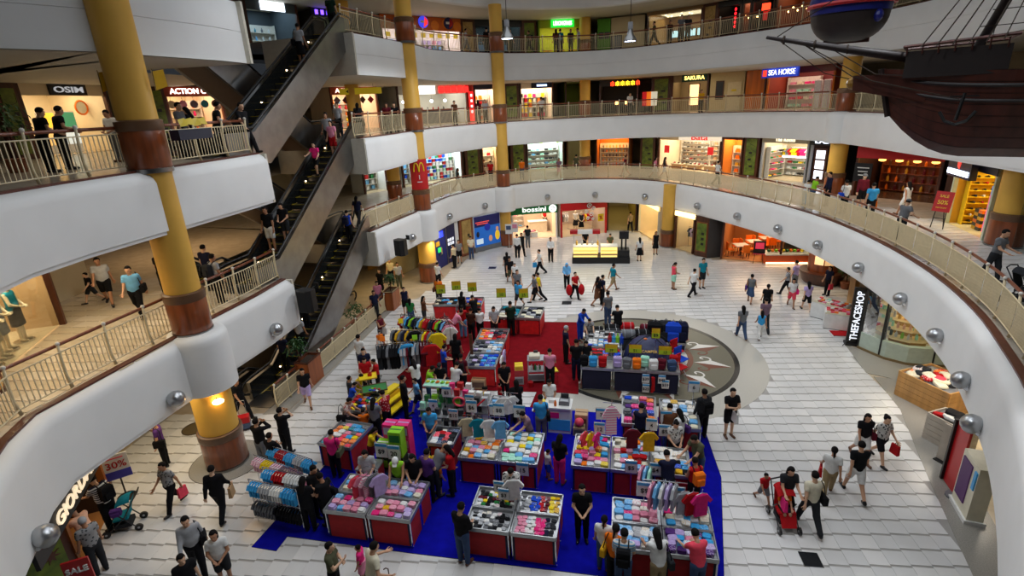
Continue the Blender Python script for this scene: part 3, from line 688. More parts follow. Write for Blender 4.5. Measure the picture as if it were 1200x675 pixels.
def goods_shop(lv,W,u0,u1,key,label,place,kind,cols,n=5,pitch=.4,**kw):
 kw['depth']=1.5
 a,b=wall_seg(W,u0,u1,LV[lv]+1.5); F=shop(lv,a,b,key,label,**kw); d=kw.get('depth',4.)
 stock_shelf(F,.2,F.w-.2,d-.35,0,2.1,n,kind,cols,'wall shelf of %s'%place,'%s on the wall shelf of %s'%(KNAME[kind].replace('_',' '),place),'goods in '+place,pitch,name=dict(pharmacy='medicine_box',toiletry='toiletry_box',lens='spectacle_case',gift='gift_box').get(key))
 return F
goods_shop(3,W3,556,580,'gift','bright gift shop left of the middle column on level 3','the far gift shop','box',['red','pink','cream','white','orange'],sign=dict(text='GIFTS',bg=(20,26,60),tc=(190,215,255),te=1.5)if False else dict(bg=(20,26,60)),power=200,wall=(250,226,210),depth=2.6,header=.4)
map_panel(3,599,W3,17,'green map panel right of the middle column on level 3')
F=goods_shop(3,W3,609,648,'toiletry','navy signed bright shop with hanging goods on level 3','the navy signed level 3 shop','box',['red','hotpink','cream','white','orange','yellow','black'],sign=dict(bg=(18,24,58),x0=.35,x1=.95),power=260,wall=(248,232,214),depth=3,header=.45)
t=thing('sign_strip','small pale blue lit strip on the navy shop sign','sign',F.W(F.w*.65,-.16,CEIL[3]-LV[3]-.22),F.a); part('strip',MB().box((0,0,0),(F.w*.3,.04,.16)),emat('palestrip',(190,220,255),2),t)
a,b=wall_seg(W3,662,690,10.7); F=shop(3,a,b,'corr3','green walled corridor mouth behind the upper gallery, beside the dark restaurant',(110,120,30),40,(1,.9,.5),6,header=0,lamp=0,floorc=(150,140,90))
a,b=wall_seg(W3,702,748,10.7)
F=shop(3,a,b,'darkrest','dark restaurant front with a yellow lit sign on level 3',(34,24,20),25,(1,.7,.4),4,dict(bg=(24,16,14)),header=.55,lamp=0,floorc=(60,44,34))
t=thing('sign_letters','yellow and red lit characters over the dark level 3 restaurant','sign',F.W(F.w*.66,-.2,CEIL[3]-LV[3]-.36),F.a)
for i in range(6):
 part('character',MB().box((-1.05+i*.42,0,.1),(.3,.06,.05)).box((-1.05+i*.42,0,-.06),(.32,.06,.05)).box((-1.05+i*.42,0,0),(.06,.06,.4)).box((-1.18+i*.42,0,-.05),(.05,.06,.26)).box((-.92+i*.42,0,-.05),(.05,.06,.26)),emat('redchar',(255,70,30),2.5)if i in(0,5)else emat('yelchar',(255,205,40),3),t)
for i in range(2):
 t=thing('lantern','small square glowing lantern in the dark level 3 restaurant entrance','lamp',F.W(F.w*(.45+.25*i),.3,.95),F.a,'restaurant lanterns'); part('shade',MB().box((0,0,0),(.24,.24,.3)),emat('lantern',(255,190,110),5),t); part('stand',MB().box((0,0,-.55),(.06,.06,.8)),DARKWOOD,t)
for i,(u,c)in enumerate(((752,'red'),(757,'orange'),(762,'cream'))):
 p=wall_seg(W3,u,u+1,10.7)[0]; t=thing('menu_board',['red','orange','pale'][i]+' standing menu poster outside the dark level 3 restaurant','poster',(p[0],p[1]-1.2,LV[3]),-.15)
 part('print',MB().box((0,0,1.15),(.5,.04,1.1)),emat('menu'+c,PAL[c],.6),t); part('leg',MB().box((0,.02,.3),(.06,.05,.6)),BLACK,t)
map_panel(3,775,W3,20,'green map panel between the dark restaurant and the noodle shop on level 3')
a,b=wall_seg(W3,787,830,10.7)
F=shop(3,a,b,'noodle','small restaurant with a dark green sign on level 3',(150,130,96),90,(1,.85,.6),3,dict(text='SAKURA',bg=(16,60,44),tc=(255,215,120),te=3,x0=.28,x1=.95),header=.55,lamp=1.5)
t=thing('wall_light','tall glowing alcove light in the green signed restaurant','lamp',F.W(F.w*.58,.6,.5),F.a); part('panel',MB().box((0,0,.8),(.7,.08,1.6)),emat('alcove',(255,205,140),2),t); part('trim',MB().box((0,.06,.8),(.9,.06,1.75)),DARKWOOD,t)
# plain cream wall with a service door, framed notice
a,b=wall_seg(W3,832,872,10.7); F=Frame(a,b,LV[3]); t=struct(bpy.data.objects.new('wall_cream',None),'plain cream wall with service door on level 3'); COL.objects.link(t); t.location=F.W(0,0,0); t.rotation_euler=(0,0,F.a)
part('wall_panel',MB().box((F.w/2,.1,1.42),(F.w,.2,2.85)),mat('cream_wall',(214,192,142),.6,var=.04),t)
d=struct(bpy.data.objects.new('door_1',None),'cream service door on level 3'); COL.objects.link(d); d.location=F.W(F.w*.72,-.03,0); d.rotation_euler=(0,0,F.a)
part('door_leaf',MB().box((0,0,1.05),(1.0,.06,2.1)),mat('cream_door',(222,204,160),.5),d); part('door_frame',MB().box((-.54,0,1.07),(.07,.1,2.16)).box((.54,0,1.07),(.07,.1,2.16)).box((0,0,2.14),(1.15,.1,.07)),mat('cream_wall',(1,1,1)),d); part('door_sign',MB().box((0,-.04,1.5),(.36,.02,.14)),plas('yellow'),d); part('door_handle',MB().box((.4,-.06,1.0),(.14,.04,.04)),CHROME,d)
t=thing('framed_notice','dark framed notice board on the cream level 3 wall','notice board',F.W(F.w*.3,-.06,.9),F.a); part('frame',MB().box((0,0,.65),(.62,.06,1.4)),DARKWOOD,t); part('sheet',MB().box((0,-.04,.65),(.48,.02,1.2)),plas('charcoal'),t)
a,b=wall_seg(W3,874,898,10.7); F=Frame(a,b,LV[3]); t=thing('timber_wall','glossy orange timber wall panel beside the mattress shop','wall panel',F.W(0,0,0),F.a); part('panel',MB().box((F.w/2,.1,1.42),(F.w,.2,2.85)),mat('orange_timber',(206,108,28),.25,kind='wood',var=.25,scale=.8),t); part('edge_trim',MB().box((F.w-.06,-.02,1.42),(.12,.1,2.85)),DARKWOOD,t)
a,b=wall_seg(W3,899,978,10.7)
F=shop(3,a,b,'mattress','mattress shop with a blue sign on the right of level 3',(150,60,40),150,(1,.8,.66),2.6,dict(bg=(110,44,24)),header=.45,lamp=2.5,jamb=mat('orange_timber',(1,1,1)),backc=(120,44,44))
t=thing('blue_sign','blue lit shop sign with white capital letters on the right of level 3','sign',F.W(F.w*.36,-1.4,CEIL[3]-LV[3]-.34),F.a)
part('sign_box',MB().box((0,0,0),(2.7,.2,.62)),emat('bluesign',(14,50,170),.5),t); lettering('SEA HORSE',.5,emat('bluesign_t',(240,245,255),1.2),t,(.2,-.13,0),wid=2.0,bold=False); part('emblem',MB().box((-1.1,-.11,0),(.3,.03,.42)),emat('bluesign_e',(230,60,40),1.2),t)
stock_shelf(F,.3,F.w*.55,2.2,0,2.2,4,'lowbox',['pink','hotpink','cream','mint','coral'],'rack of packed bedding in the mattress shop','packed bedding set on the rack of the mattress shop','bedding in the mattress shop',.5,sc=1.3,name='bedding_set')
for i,c in enumerate(('white','white')):
 t=thing('upright_mattress',['white mattress leaning upright in the mattress shop window','second white mattress leaning beside the right jamb'][i],'mattress',F.W(F.w*(.72+.13*i),.5,0),F.a+.1); part('pad',rbox((.5,.2,1.9),.25),fab(c),t); part('piping',MB().tube([(-.22,-.1,.05),(.22,-.1,.05),(.22,-.1,1.85),(-.22,-.1,1.85)],.012,5,True),plas('pink'),t)
 # ------------------------------------------------------------------ level 4 far side
W4L=[(-19.1,22),(-18.2,27.5),(-16,32),(-12.5,36.5)]
W4=catmull([(-12,37.5),(-9,40.5),(-6.5,42.5),(-3,45),(0,46.5),(5.5,48),(10,47),(14,44.5),(17.5,41),(20.5,37),(22.5,32.5),(23,28)],1)
map_panel(4,273,W4L,26,'large green map panel behind the top escalator')
a,b=wall_seg(W4L,290,352,15); F=shop(4,a,b,'blueglass','dark shop with blue lit windows behind the top escalator',(70,78,84),90,(.7,.88,1),3,dict(bg=(235,245,255),be=2.2,x0=.3,x1=.75),header=.5,lamp=3)
stock_shelf(F,.2,F.w-.2,2.6,0,2.0,4,'bottle',['lightblue','teal','white','grey'],'blue lit shelf behind the top escalator','pale bottle on the blue lit shelf behind the top escalator','bottles behind the top escalator',.4)
a,b=wall_seg(W4,357,412,15); F=shop(4,a,b,'neon','shop with a violet neon sign beside the top escalator',(96,92,80),90,(.85,1,.8),3,dict(text='NEW LOOK' if False else 'IIIIII',bg=(26,20,60),tc=(110,70,255),te=4),header=.5,lamp=2.5)
stock_shelf(F,.2,F.w-.2,2.5,0,2.0,4,'box',['lime','white','yellow','lightblue'],'bright shelf under the violet neon sign','boxed item under the violet neon sign','goods under the violet neon',.42)
a,b=wall_seg(W4,447,541,15)
F=shop(4,a,b,'polka','orange and yellow party shop with round red and blue logos on level 4',(250,240,230),300,(1,.95,1),3,dict(bg=(205,96,16)),header=.9,lamp=3)
for i in range(7):
 t=thing('polka_dot','pale orange round dot on the level 4 party shop fascia','decoration',F.W(F.w*(.07+.145*i),-.16,CEIL[4]-LV[4]-.42+(.04 if i%2 else-.14)),F.a,'dots on the orange fascia'); part('disc',MB().lathe([(.34,-.01),(.34,.01)],n=18,M=Matrix.Rotation(PI/2,4,'X')),mat('dot_orange',(232,130,30),.5),t)
for i,x in enumerate((.22,.5,.82)):
 t=thing('logo_disc',['left dark','middle glowing','right dark'][i]+' round blue and red logo on the orange shop fascia','sign',F.W(F.w*x,-.24,CEIL[4]-LV[4]-.38),F.a); M=Matrix.Rotation(PI/2,4,'X')
 part('blue_disc',MB().lathe([(.4,-.03),(.4,.03)],n=22,M=M),emat('logo_blue',(50,60,200),1.2)if i==1 else mat('logo_navy',(24,34,90),.4),t); part('red_half',MB().prism([(0,-.36),(.34,-.12),(.36,.14),(.12,.36)],.03,.05,M),emat('logo_red',(235,50,50),1.1)if i==1 else plas('red'),t)
 part('white_mark',MB().box((-.1,-.06,.02),(.3,.02,.16)),plas('white'),t)
for i in range(9):
 t=thing('yellow_tag','yellow card hanging in the level 4 party shop front','tag',F.W(F.w*(.08+.105*i),-.05,1.78),F.a,'yellow cards on level 4'); part('card',MB().box((0,0,-.13),(.36,.02,.3)),emat('tagyel',(240,200,20),.5),t); part('cord',MB().bar((0,0,0),(0,0,.2),.008),BLACK,t)
stock_shelf(F,.2,F.w-.2,2.5,0,1.7,4,'box',['lilac','white','pink','blue','lightblue','hotpink'],'shelf of party goods on level 4','boxed item in the level 4 party shop','party goods on level 4',.45,name='party_box')
map_panel(4,548,W4,16,'ochre map panel left of the middle column on level 4',green=False)
a,b=wall_seg(W4,556,611,15); F=shop(4,a,b,'darkglass','dark glass fronted shop behind the middle column on level 4',(46,56,58),60,(.7,.9,1),3,dict(bg=(22,26,30)),header=.5,lamp=2,glass=True)
for i in range(3):good('bag',F.W(F.w*(.25+.25*i),1.5,.8),F.a,'lightblue','pale blue bag in the dark glass shop on level 4','bags on level 4',1.8)
map_panel(4,620,W4,16,'yellow green map panel beside the lit green shop on level 4')
a,b=wall_seg(W4,631,690,15)
F=shop(4,a,b,'green','yellow green lit restaurant with a glowing green sign on level 4',(170,185,40),200,(1,.9,.55),3.4,dict(text='LEMONGRASS',bg=(20,190,50),be=1.6,tc=(225,255,220),te=3,x0=.25,x1=.7),header=.6,lamp=3,jamb=mat('lime_jamb',(120,160,30),.5))
for i in range(3):
 t=thing('cafe_table','small table in the green lit level 4 restaurant','table',F.W(F.w*(.25+.25*i),1.7,0),0,'tables in the green restaurant'); part('top',MB().lathe([(.4,.72),(.4,.75)],n=14),plas('orange'),t); part('leg',MB().lathe([(.25,0),(.04,.03),(.04,.72)],n=10),STEEL,t)
a,b=wall_seg(W4,700,715,15); F=Frame(a,b,LV[4]); t=thing('green_wall','bright green wall with framed pictures on level 4','wall panel',F.W(0,0,0),F.a); part('panel',MB().box((F.w/2,.1,1.4),(F.w,.2,2.8)),mat('bright_green',(80,150,30),.6),t)
for x in(.3,.75):part('picture',MB().box((F.w*x,-.02,1.55),(.4,.05,.5)),plas('charcoal'),t)
a,b=wall_seg(W4,716,755,15); F=Frame(a,b,LV[4]); t=struct(bpy.data.objects.new('wall_beige',None),'plain beige wall on level 4'); COL.objects.link(t); t.location=F.W(0,0,0); t.rotation_euler=(0,0,F.a); part('wall_panel',MB().box((F.w/2,.1,1.4),(F.w,.2,2.8)),MATS['beige_wall'],t)
t=thing('notice_stand','dark framed standing notice on level 4','notice board',F.W(F.w*.25,-1,0),F.a); part('frame',MB().box((0,0,.75),(.9,.06,1.3)),plas('charcoal'),t); part('sheet',MB().box((0,-.04,.75),(.7,.02,1.1)),plas('grey'),t)
a,b=wall_seg(W4,758,823,15)
F=shop(4,a,b,'spotrest','glass walled restaurant with many ceiling spots on level 4',(200,160,104),120,(1,.82,.52),4.5,dict(bg=(150,120,80)),header=.25,lamp=0,glass=True)
for i in range(14):
 t=thing('ceiling_spot','tiny warm ceiling spot in the level 4 glass restaurant','lamp',F.W(F.w*RND.uniform(.1,.9),RND.uniform(.4,4),CEIL[4]-LV[4]-.12),0,'spots in the glass restaurant'); part('lens',MB().lathe([(.07,0),(.07,.03)],n=10),emat('spot',(255,225,170),10),t); part('rim',MB().lathe([(.1,.03),(.1,.06)],n=10),plas('white'),t)
for i in range(3):
 t=thing('lit_menu','glowing menu screen in the level 4 glass restaurant','screen',F.W(F.w*(.25+.25*i),3.6,1.2),F.a,'menu screens on level 4'); part('screen',MB().box((0,0,.3),(.9,.06,.5)),emat('menu',(190,230,240),1.4),t); part('frame',MB().box((0,.05,.3),(1,.05,.6)),BLACK,t)
map_panel(4,832,W4,15,'ochre map panel right of the level 4 glass restaurant',green=False)
for k,(u0,u1,lb)in enumerate(((840,868,'black fronted bar with a vertical red sign on level 4'),(869,880,'narrow copper lit bay on level 4'),(881,907,'black fronted bar with a red lamp on level 4'),(908,955,'copper lit lounge at the far right of level 4'))):
 a,b=wall_seg(W4,u0,u1,15); F=shop(4,a,b,'bar%d'%k,lb,(20,16,20)if k%2==0 else(130,66,34),12 if k%2==0 else 80,(1,.7,.45),3,dict(bg=(16,14,18)),header=.4,lamp=0)
 t=thing('bar_light',['vertical red neon sign in the black bar','small warm lamp in the copper bay','red square lamp in the black bar','row of warm lamps in the copper lounge'][k]+' on level 4','lamp',F.W(F.w*.5,.3,1.6),F.a)
 if k==0:[part('neon_blob',MB().ell((.3,0,.7-.28*i),(.09,.05,.11),8),emat('neonred',(255,30,40),2.5),t)for i in range(5)]
 elif k==2:part('lamp_box',MB().box((0,0,.5),(.5,.2,.5)),emat('lampred',(255,60,30),3),t); part('tassel',MB().box((0,0,0),(.3,.08,.6)),emat('tasselred',(180,20,20),.7),t)
 else:[part('bulb',MB().ell((-.6+.3*i,0,.2*(i%2)),(.06,.06,.06),8),emat('bulb',(255,200,120),9),t)for i in range(5)]
 # ------------------------------------------------------------------ level 2 far side
W2=catmull([(-14,36),(-11,39),(-8.3,42),(-4.5,45.3),(0,47.6),(4.5,49),(9,48.6),(12.5,46.6),(15.3,43.4),(17.2,39.8),(19,37),(20.6,34.2),(21,31.5),(21.2,28.6),(22.6,26.6),(24.5,24.5)],1)
F=goods_shop(2,W2,424,452,'l2left','white lit shop beyond the escalator landing on level 2','the white shop beyond the level 2 landing','box',['white','red','lightblue','green'],sign=dict(bg=(200,180,40)),power=170,wall=(232,236,234),depth=2.6,header=.35,lcol=(.95,1,1))
F=goods_shop(2,W2,470,490,'l2left2','bright pharmacy bay seen behind the red banner column','the pharmacy bay behind the banner column','box',['white','lightblue','blue','purple'],power=150,wall=(232,240,240),depth=2.6,header=.35,lcol=(.9,.98,1))
F=goods_shop(2,W2,498,541,'pharmacy','bright white pharmacy full of boxes on level 2','the white level 2 pharmacy','box',['white','lightblue','blue','mint','white','red','green'],n=7,pitch=.3,power=420,wall=(236,244,246),depth=2.6,header=.35,lcol=(.9,.98,1),sign=dict(bg=(30,40,90)),lamp=5)
map_panel(2,553,W2,18,'green map panel with brown frame beside the pharmacy on level 2')
goods_shop(2,W2,564,586,'l2warm','small warm shop left of the middle column on level 2','the small warm level 2 shop','bag',['brown','red','cream','tan'],n=4,power=170,wall=(240,214,170),depth=2.6,header=.4)
map_panel(2,607,W2,18,'green map panel right of the middle column on level 2')
F=goods_shop(2,W2,617,661,'lens','bright optical shop with an oval green sign on level 2','the level 2 optical shop','lowbox',['white','charcoal','mint','lightblue'],n=5,power=300,wall=(214,232,224),depth=3,header=.55,lcol=(.92,1,.97),sign=dict(bg=(190,225,40),be=.8,x0=.35,x1=.85))
t=thing('oval_sign','white oval sign on the green band of the level 2 optical shop','sign',F.W(F.w*.6,-.2,CEIL[2]-LV[2]-.3),F.a); part('oval',MB().ell((0,0,0),(.75,.05,.34),18),emat('oval',(240,250,255),2),t,True); part('dark_mark',MB().box((0,-.06,0),(.7,.02,.16)),plas('navy'),t)
a,b=wall_seg(W2,664,688,6); shop(2,a,b,'corr2','green walled corridor mouth beside the amber lit shop',(130,132,40),60,(1,.92,.6),6,header=0,lamp=0,floorc=(176,170,120))
F=goods_shop(2,W2,698,738,'amber','amber lit dark shop beside the corridor on level 2','the amber lit level 2 shop','bottle',['orange','brown','gold','mustard'],n=5,pitch=.3,power=190,wall=(210,120,30),depth=2.8,header=.35,lcol=(1,.66,.25),sign=dict(bg=(30,18,14)))
map_panel(2,760,W2,17,'green map panel left of the shoe shop on level 2')
a,b=wall_seg(W2,772,845,6)
F=shop(2,a,b,'shoes','large cream lit shoe shop on level 2',(250,232,200),420,(1,.9,.72),3.2,dict(bg=(250,236,212),be=.7,text='Bata',tc=(215,25,30),te=.8,size=.62,wid=1.5,x0=.35,x1=1),header=.5,lamp=5,floorc=(236,216,180))
stock_shelf(F,.3,F.w*.52,2.8,.2,2.3,6,'shoe',['black','brown','white','tan','red'],'left wall shelf of the shoe shop','shoe on the left wall shelf of the shoe shop','shoes on the left shelf',.34,sc=1.5)
stock_shelf(F,F.w*.54,F.w-.2,2.8,.2,2.3,5,'bag',['black','brown','charcoal','tan','red'],'right wall shelf of the shoe shop','handbag on the right wall shelf of the shoe shop','bags on the right shelf',.5)
for i in range(3):
 t=thing('display_bench','low white display bench in the shoe shop','bench',F.W(F.w*(.2+.27*i),1.2,0),F.a,'benches in the shoe shop'); part('top',MB().box((0,0,.42),(1.2,.6,.06)),plas('cream'),t); part('body',MB().box((0,0,.2),(1.05,.5,.4)),plas('tan'),t)
 for j in range(3):good('shoe',F.W(F.w*(.2+.27*i)-.4+.4*j,1.2,.46),F.a+1,RND.choice(['black','brown','red']),'shoe on a low white display bench','shoes on the benches',1.4)
for i,x in enumerate((.13,.83)):
 t=thing('red_sale_sign',['left','right'][i]+' red sale card hung in the shoe shop','sign',F.W(F.w*x,.1,1.7),F.a); part('card',MB().box((0,0,0),(.5,.03,.6)),emat('redcard',(220,40,40),.6),t); part('cord',MB().bar((0,0,.3),(0,0,.8),.01),BLACK,t)
F=goods_shop(2,W2,846,871,'amber2','orange lit bag shop right of the shoe shop','the orange lit bag shop','bag',['orange','tan','mustard','brown','cream'],n=4,power=190,wall=(236,150,60),depth=2.8,header=.35,lcol=(1,.76,.42))
map_panel(2,881,W2,17,'green map panel with three plaques left of the scarf shop on level 2')
a,b=wall_seg(W2,893,947,6)
F=shop(2,a,b,'scarf','accessory shop hung with colourful scarves on level 2',(206,190,160),300,(1,.94,.8),3,dict(text='The Scarf',bg=(176,166,146),tc=(255,240,200),te=3,x0=.3,x1=.7)if False else dict(bg=(176,166,146)),header=.45,lamp=3,jamb=plas('silver'))
lettering('The Room',.36,emat('scarf_t',(255,240,205),1.5),bpy.data.objects[[o.name for o in COL.objects if o.name.startswith('sign_board')][-1]],(F.w*.5,-.16,CEIL[2]-LV[2]-.22),wid=1.4)
hang_rail(F,.3,F.w-.3,2.2,1.95,['red','orange','yellow','white','black','grey','cream','hotpink'],'high rail of scarves in the level 2 accessory shop','bright scarf top hung in the level 2 accessory shop','scarves on the high rail',.2,turn=.3)
stock_shelf(F,.3,F.w-.3,2.6,0,1.3,3,'lowbox',['white','red','yellow','black','green'],'low shelf in the level 2 accessory shop','boxed accessory in the level 2 accessory shop','accessories on level 2',.4)
stock_shelf(Frame(F.W(.1,.2,0)[:2],F.W(.1,2.3,0)[:2],LV[2]),.1,2.0,-.2,.02,2.2,5,'folded',['red','orange','yellow','black','grey','hotpink','green'],'side shelf of folded scarves in the accessory shop','folded scarf on the side shelf of the accessory shop','scarves on the side shelf',.32,name='folded_scarf')
for i in range(2):
 t=thing('strip_light','white strip light over the accessory shelves on level 2','lamp',F.W(F.w*(.35+.3*i),1.6,1.45),F.a,'strip lights on level 2'); part('tube',MB().box((0,0,0),(1.1,.1,.08)),emat('strip',(240,250,255),6),t); part('housing',MB().box((0,.03,.06),(1.2,.14,.05)),plas('white'),t)
a,b=wall_seg(W2,949,976,6)
F=shop(2,a,b,'panels','dark shop with three glowing white panels beside the far right column',(34,24,24),40,(1,.6,.5),3,dict(bg=(26,26,30),text='LAB',tc=(225,235,255),te=3,wid=1.0),header=.5,lamp=0,jamb=plas('silver'),backc=(150,20,24))
t=thing('light_panels','dark frame with three stacked glowing white panels','light panel',F.W(F.w*.42,.1,.2),F.a); part('frame',MB().box((0,0,1),(.9,.1,2.1)),DARKWOOD,t)
for i in range(3):part('panel',MB().box((0,-.06,.4+.64*i),(.6,.04,.52)),emat('panelw',(235,242,255),2.4),t)
a,b=(19.9,30.3),(22.2,26.9)
F=shop(2,a,b,'redrest','dark restaurant under a red fascia on the right of level 2',(56,30,24),160,(1,.62,.34),3.2,dict(bg=(190,14,22)),header=.85,lamp=0,floorc=(80,60,44))
t=thing('chalk_board','black board with white handwriting outside the red restaurant','notice board',F.W(.6,-.5,.9),F.a); part('board',MB().box((0,0,.5),(.9,.05,1)),plas('black'),t)
for i in range(3):part('chalk_line',MB().box((0,-.03,.75-.2*i),(.6-.1*i,.01,.05)),plas('white'),t)
stock_shelf(F,.4,F.w-.4,2.6,0,2.0,4,'bottle',['brown','orange','maroon','gold'],'bar shelf inside the red fronted restaurant','bottle on the bar shelf of the red fronted restaurant','bottles in the red restaurant',.4,m=WOOD,sc=1.3)
for i in range(4):
 t=thing('wall_lamp','small warm lamp inside the red fronted restaurant','lamp',F.W(.7+i*.85,1.5,1.9),F.a,'lamps in the red restaurant'); part('shade',MB().ell((0,0,0),(.2,.2,.08),10),emat('wlamp',(255,170,80),4),t); part('stem',MB().bar((0,0,.05),(0,0,.7),.012),BLACK,t)
a,b=(22.3,26.7),(23.2,25.4)
F=Frame(a,b,LV[2]); t=thing('menu_wall','brown wall with lit food pictures beside the red restaurant','wall panel',F.W(0,0,0),F.a); part('panel',MB().box((F.w/2,.1,1.45),(F.w,.2,2.9)),DARKWOOD,t)
for i in range(3):part('food_picture',MB().box((F.w/2,-.03,.8+.75*i),(F.w*.6,.04,.5)),emat('food%d'%i,[(235,180,120),(220,120,70),(240,220,210)][i],.8),t)
# yellow beam and corridor with map panel
t=thing('yellow_beam','yellow overhead beam across the corridor on the right of level 2','beam',(23.2,24.6,LV[2]+2.55),math.atan2(-3.2,-3.8)); part('beam',MB().box((2.2,0,0),(5,.3,.42)),mat('yellow_paint',(206,190,40),.5),t); part('notice',MB().box((1.5,.16,0),(.5,.02,.2)),BLACK,t)
map_panel(2,1081,[(24.6,26.2),(23.6,23.4)],13,'green map panel at the corridor corner on the right of level 2')
# sports shop
a,b=(19.55,22.9),(18.5,19.7)
F=shop(2,a,b,'sports','sports shop with a navy sign and yellow shelves on the right of level 2',(226,170,40),260,(1,.9,.6),3.4,dict(bg=(16,18,44)),header=.5,lamp=4,jamb=mat('pale_frame',(190,200,176),.3),floorc=(226,216,170))
t=thing('blue_sign','navy box sign with white lettering over the sports shop','sign',F.W(1.15,-.35,CEIL[2]-LV[2]-.42),F.a); part('sign_box',MB().box((0,0,0),(2.0,.25,.8)),plas('navy'),t); lettering('ROYAL SPORTING HOUSE',.3,emat('sport_t',(225,235,255),3),t,(0,-.15,-.2),wid=1.8); part('emblem',MB().prism([(0,.2),(.12,.05),(.05,-.2),(-.1,-.1),(-.12,.1)],-.01,.03,Matrix.Translation((0,-.13,.16))@Matrix.Rotation(PI/2,4,'X')),emat('sport_e',(230,70,60),1),t)
stock_shelf(Frame(F.W(.1,.25,0)[:2],F.W(.1,3.3,0)[:2],LV[2]),.1,2.8,-.2,.02,2.3,8,'shoe',['black','white','charcoal','navy','red'],'tall yellow shelf of trainers in the sports shop','trainer on the tall yellow shelf of the sports shop','trainers in the sports shop',.3,m=mat('yellow_shelf',(232,190,30),.45),sc=1.1)
for i in range(4):
 for j in range(6):good('lowbox',F.W(1.25+.32*(i%2),.55+.3*(i//2),.016+j*.142),F.a,['mustard','charcoal','orange','black'][(i+j)%4],'shoe box in the tall stack at the sports shop door','stacked shoe boxes at the sports shop',name='shoe_box')
t=thing('pink_poster','tall pink poster behind glass in the sports shop window','poster',F.W(2.6,.3,.02),F.a); part('print',MB().box((0,0,.85),(.6,.04,1.5)),emat('pinkposter',(222,120,150),.5),t); part('picture',MB().box((0,-.0,1.75),(.55,.04,.4)),emat('pinkposter2',(110,150,210),.5),t)
part('window_pane',MB().box((2.6,-.02,1.2),(1.2,.015,2.3)),GLASS,bpy.data.objects['shop_front']if False else t)
def easel(p,z,rz,label,c1,txt,tc=(240,200,60)):
 t=thing('easel_sign',label,'easel',(p[0],p[1],z),rz)
 M=Matrix.Rotation(math.radians(-10),4,'X')
 for x in(-.24,.24):part('leg',MB().bar((x,0,0),(x*.7,.15,1.5),.03),BLACK,t)
 part('rear_leg',MB().bar((0,.5,0),(0,.12,1.4),.03),BLACK,t); part('cross_bar',MB().bar((-.24,.05,.45),(.24,.05,.45),.025),BLACK,t)
 b=part('board',MB().box((0,-.0,1.15),(.66,.03,.85),M=M@Matrix.Translation((0,-.12,0))),mat('easel_'+label[:12],c1,.5),t)
 for k,(tx,sz,zz)in enumerate(txt):lettering(tx,sz,mat('easel_t'+label[:12],tc,.5),b,(0,zz*.1763-.143,zz),bold=True,ext=.004,rx=math.radians(-10))
easel(G(1097,268,LV[2]),LV[2],-1.15,'red sale sign on a black easel outside the sports shop',(190,26,30),(('SALE',.16,1.38),('50%',.24,1.12),('DISCOUNT',.08,.9)))
# level 2 left gallery: dress shop window with mannequins is added with the people
# ================================================================== ground floor shop line
a,b=G(600,281.5),G(653,277.5)
F=shop(1,a,b,'greensign','open clothes shop with a green sign on the far ground floor',(250,226,200),330,(1,.86,.7),5,dict(text='bossini',bg=(14,110,50),be=.12,tc=(255,255,255),te=1.2,wid=1.9,size=.55),header=.72,lamp=4,jamb=plas('white'),floorc=(240,214,186))
t=thing('round_logo','white round logo at the end of the green shop sign','sign',F.W(F.w*.9,-.19,2.4),F.a); part('disc',MB().lathe([(.3,-.02),(.3,.02)],n=22,M=Matrix.Rotation(PI/2,4,'X')),emat('logo_w',(255,255,255),2),t); part('ring',MB().tube([(.14*math.cos(i*PI/8),-.03,.14*math.sin(i*PI/8))for i in range(13)],.035,5),mat('sign_green2',(14,110,50),.4),t)
stock_shelf(F,.2,F.w*.45,4.5,0,1.9,4,'folded',['white','pink','cream','red','lightblue'],'left wall shelf of the green signed shop','folded top on the left shelf of the green signed shop','folded tops in the green signed shop',.4)
t=thing('display_counter','cream display counter in the green signed shop','counter',F.W(F.w*.68,2.4,0),F.a); part('body',MB().box((0,0,.45),(1.5,.7,.9)),plas('cream'),t); part('top',MB().box((0,0,.92),(1.6,.8,.05)),plas('white'),t)
t=thing('display_plinth','low white plinth at the door of the green signed shop','plinth',F.W(F.w*.42,.7,0),F.a); part('body',MB().box((0,0,.2),(1.2,.7,.4)),plas('white'),t); part('top',MB().box((0,0,.42),(1.3,.8,.04)),plas('cream'),t)
for i in range(6):good('folded',F.W(F.w*.42-.4+.16*i*1.0,.6+.2*(i%2),.44),F.a,['red','orange','yellow','white','pink','red'][i],'folded top on the low plinth at the green signed shop','tops on the plinth')
a,b=G(657,278.5),(8.0,42.6)
F=shop(1,a,b,'redstore','red fronted clothes shop on the far ground floor',(200,180,160),190,(1,.88,.76),4.5,dict(bg=(205,16,24)),header=.62,lamp=3,jamb=mat('red_jamb',(190,16,24),.4))
hang_rail(F,.3,F.w*.42,2.6,1.3,['white','black','grey','green','white'],'left rail in the red fronted shop','shirt on the left rail of the red fronted shop','left rail of the red shop',.18)
hang_rail(F,F.w*.5,F.w-.3,2.0,1.3,['red','black','white','red','yellow'],'right rail in the red fronted shop','shirt on the right rail of the red fronted shop','right rail of the red shop',.18)
t=thing('festive_banner','white swirl pattern banner hanging in the red fronted shop','banner',F.W(F.w*.6,-.2,.9),F.a)
for i,(x,z,r)in enumerate(((0,1.5,.22),(.35,1.25,.18),(-.25,1.05,.17),(.2,.8,.2),(-.1,.5,.15),(.32,.4,.12))):part('swirl',MB().tube([(x+r*(1-k/22)*math.cos(k*.5),0,z+r*(1-k/22)*math.sin(k*.5))for k in range(18)],.04,5),plas('white'),t)
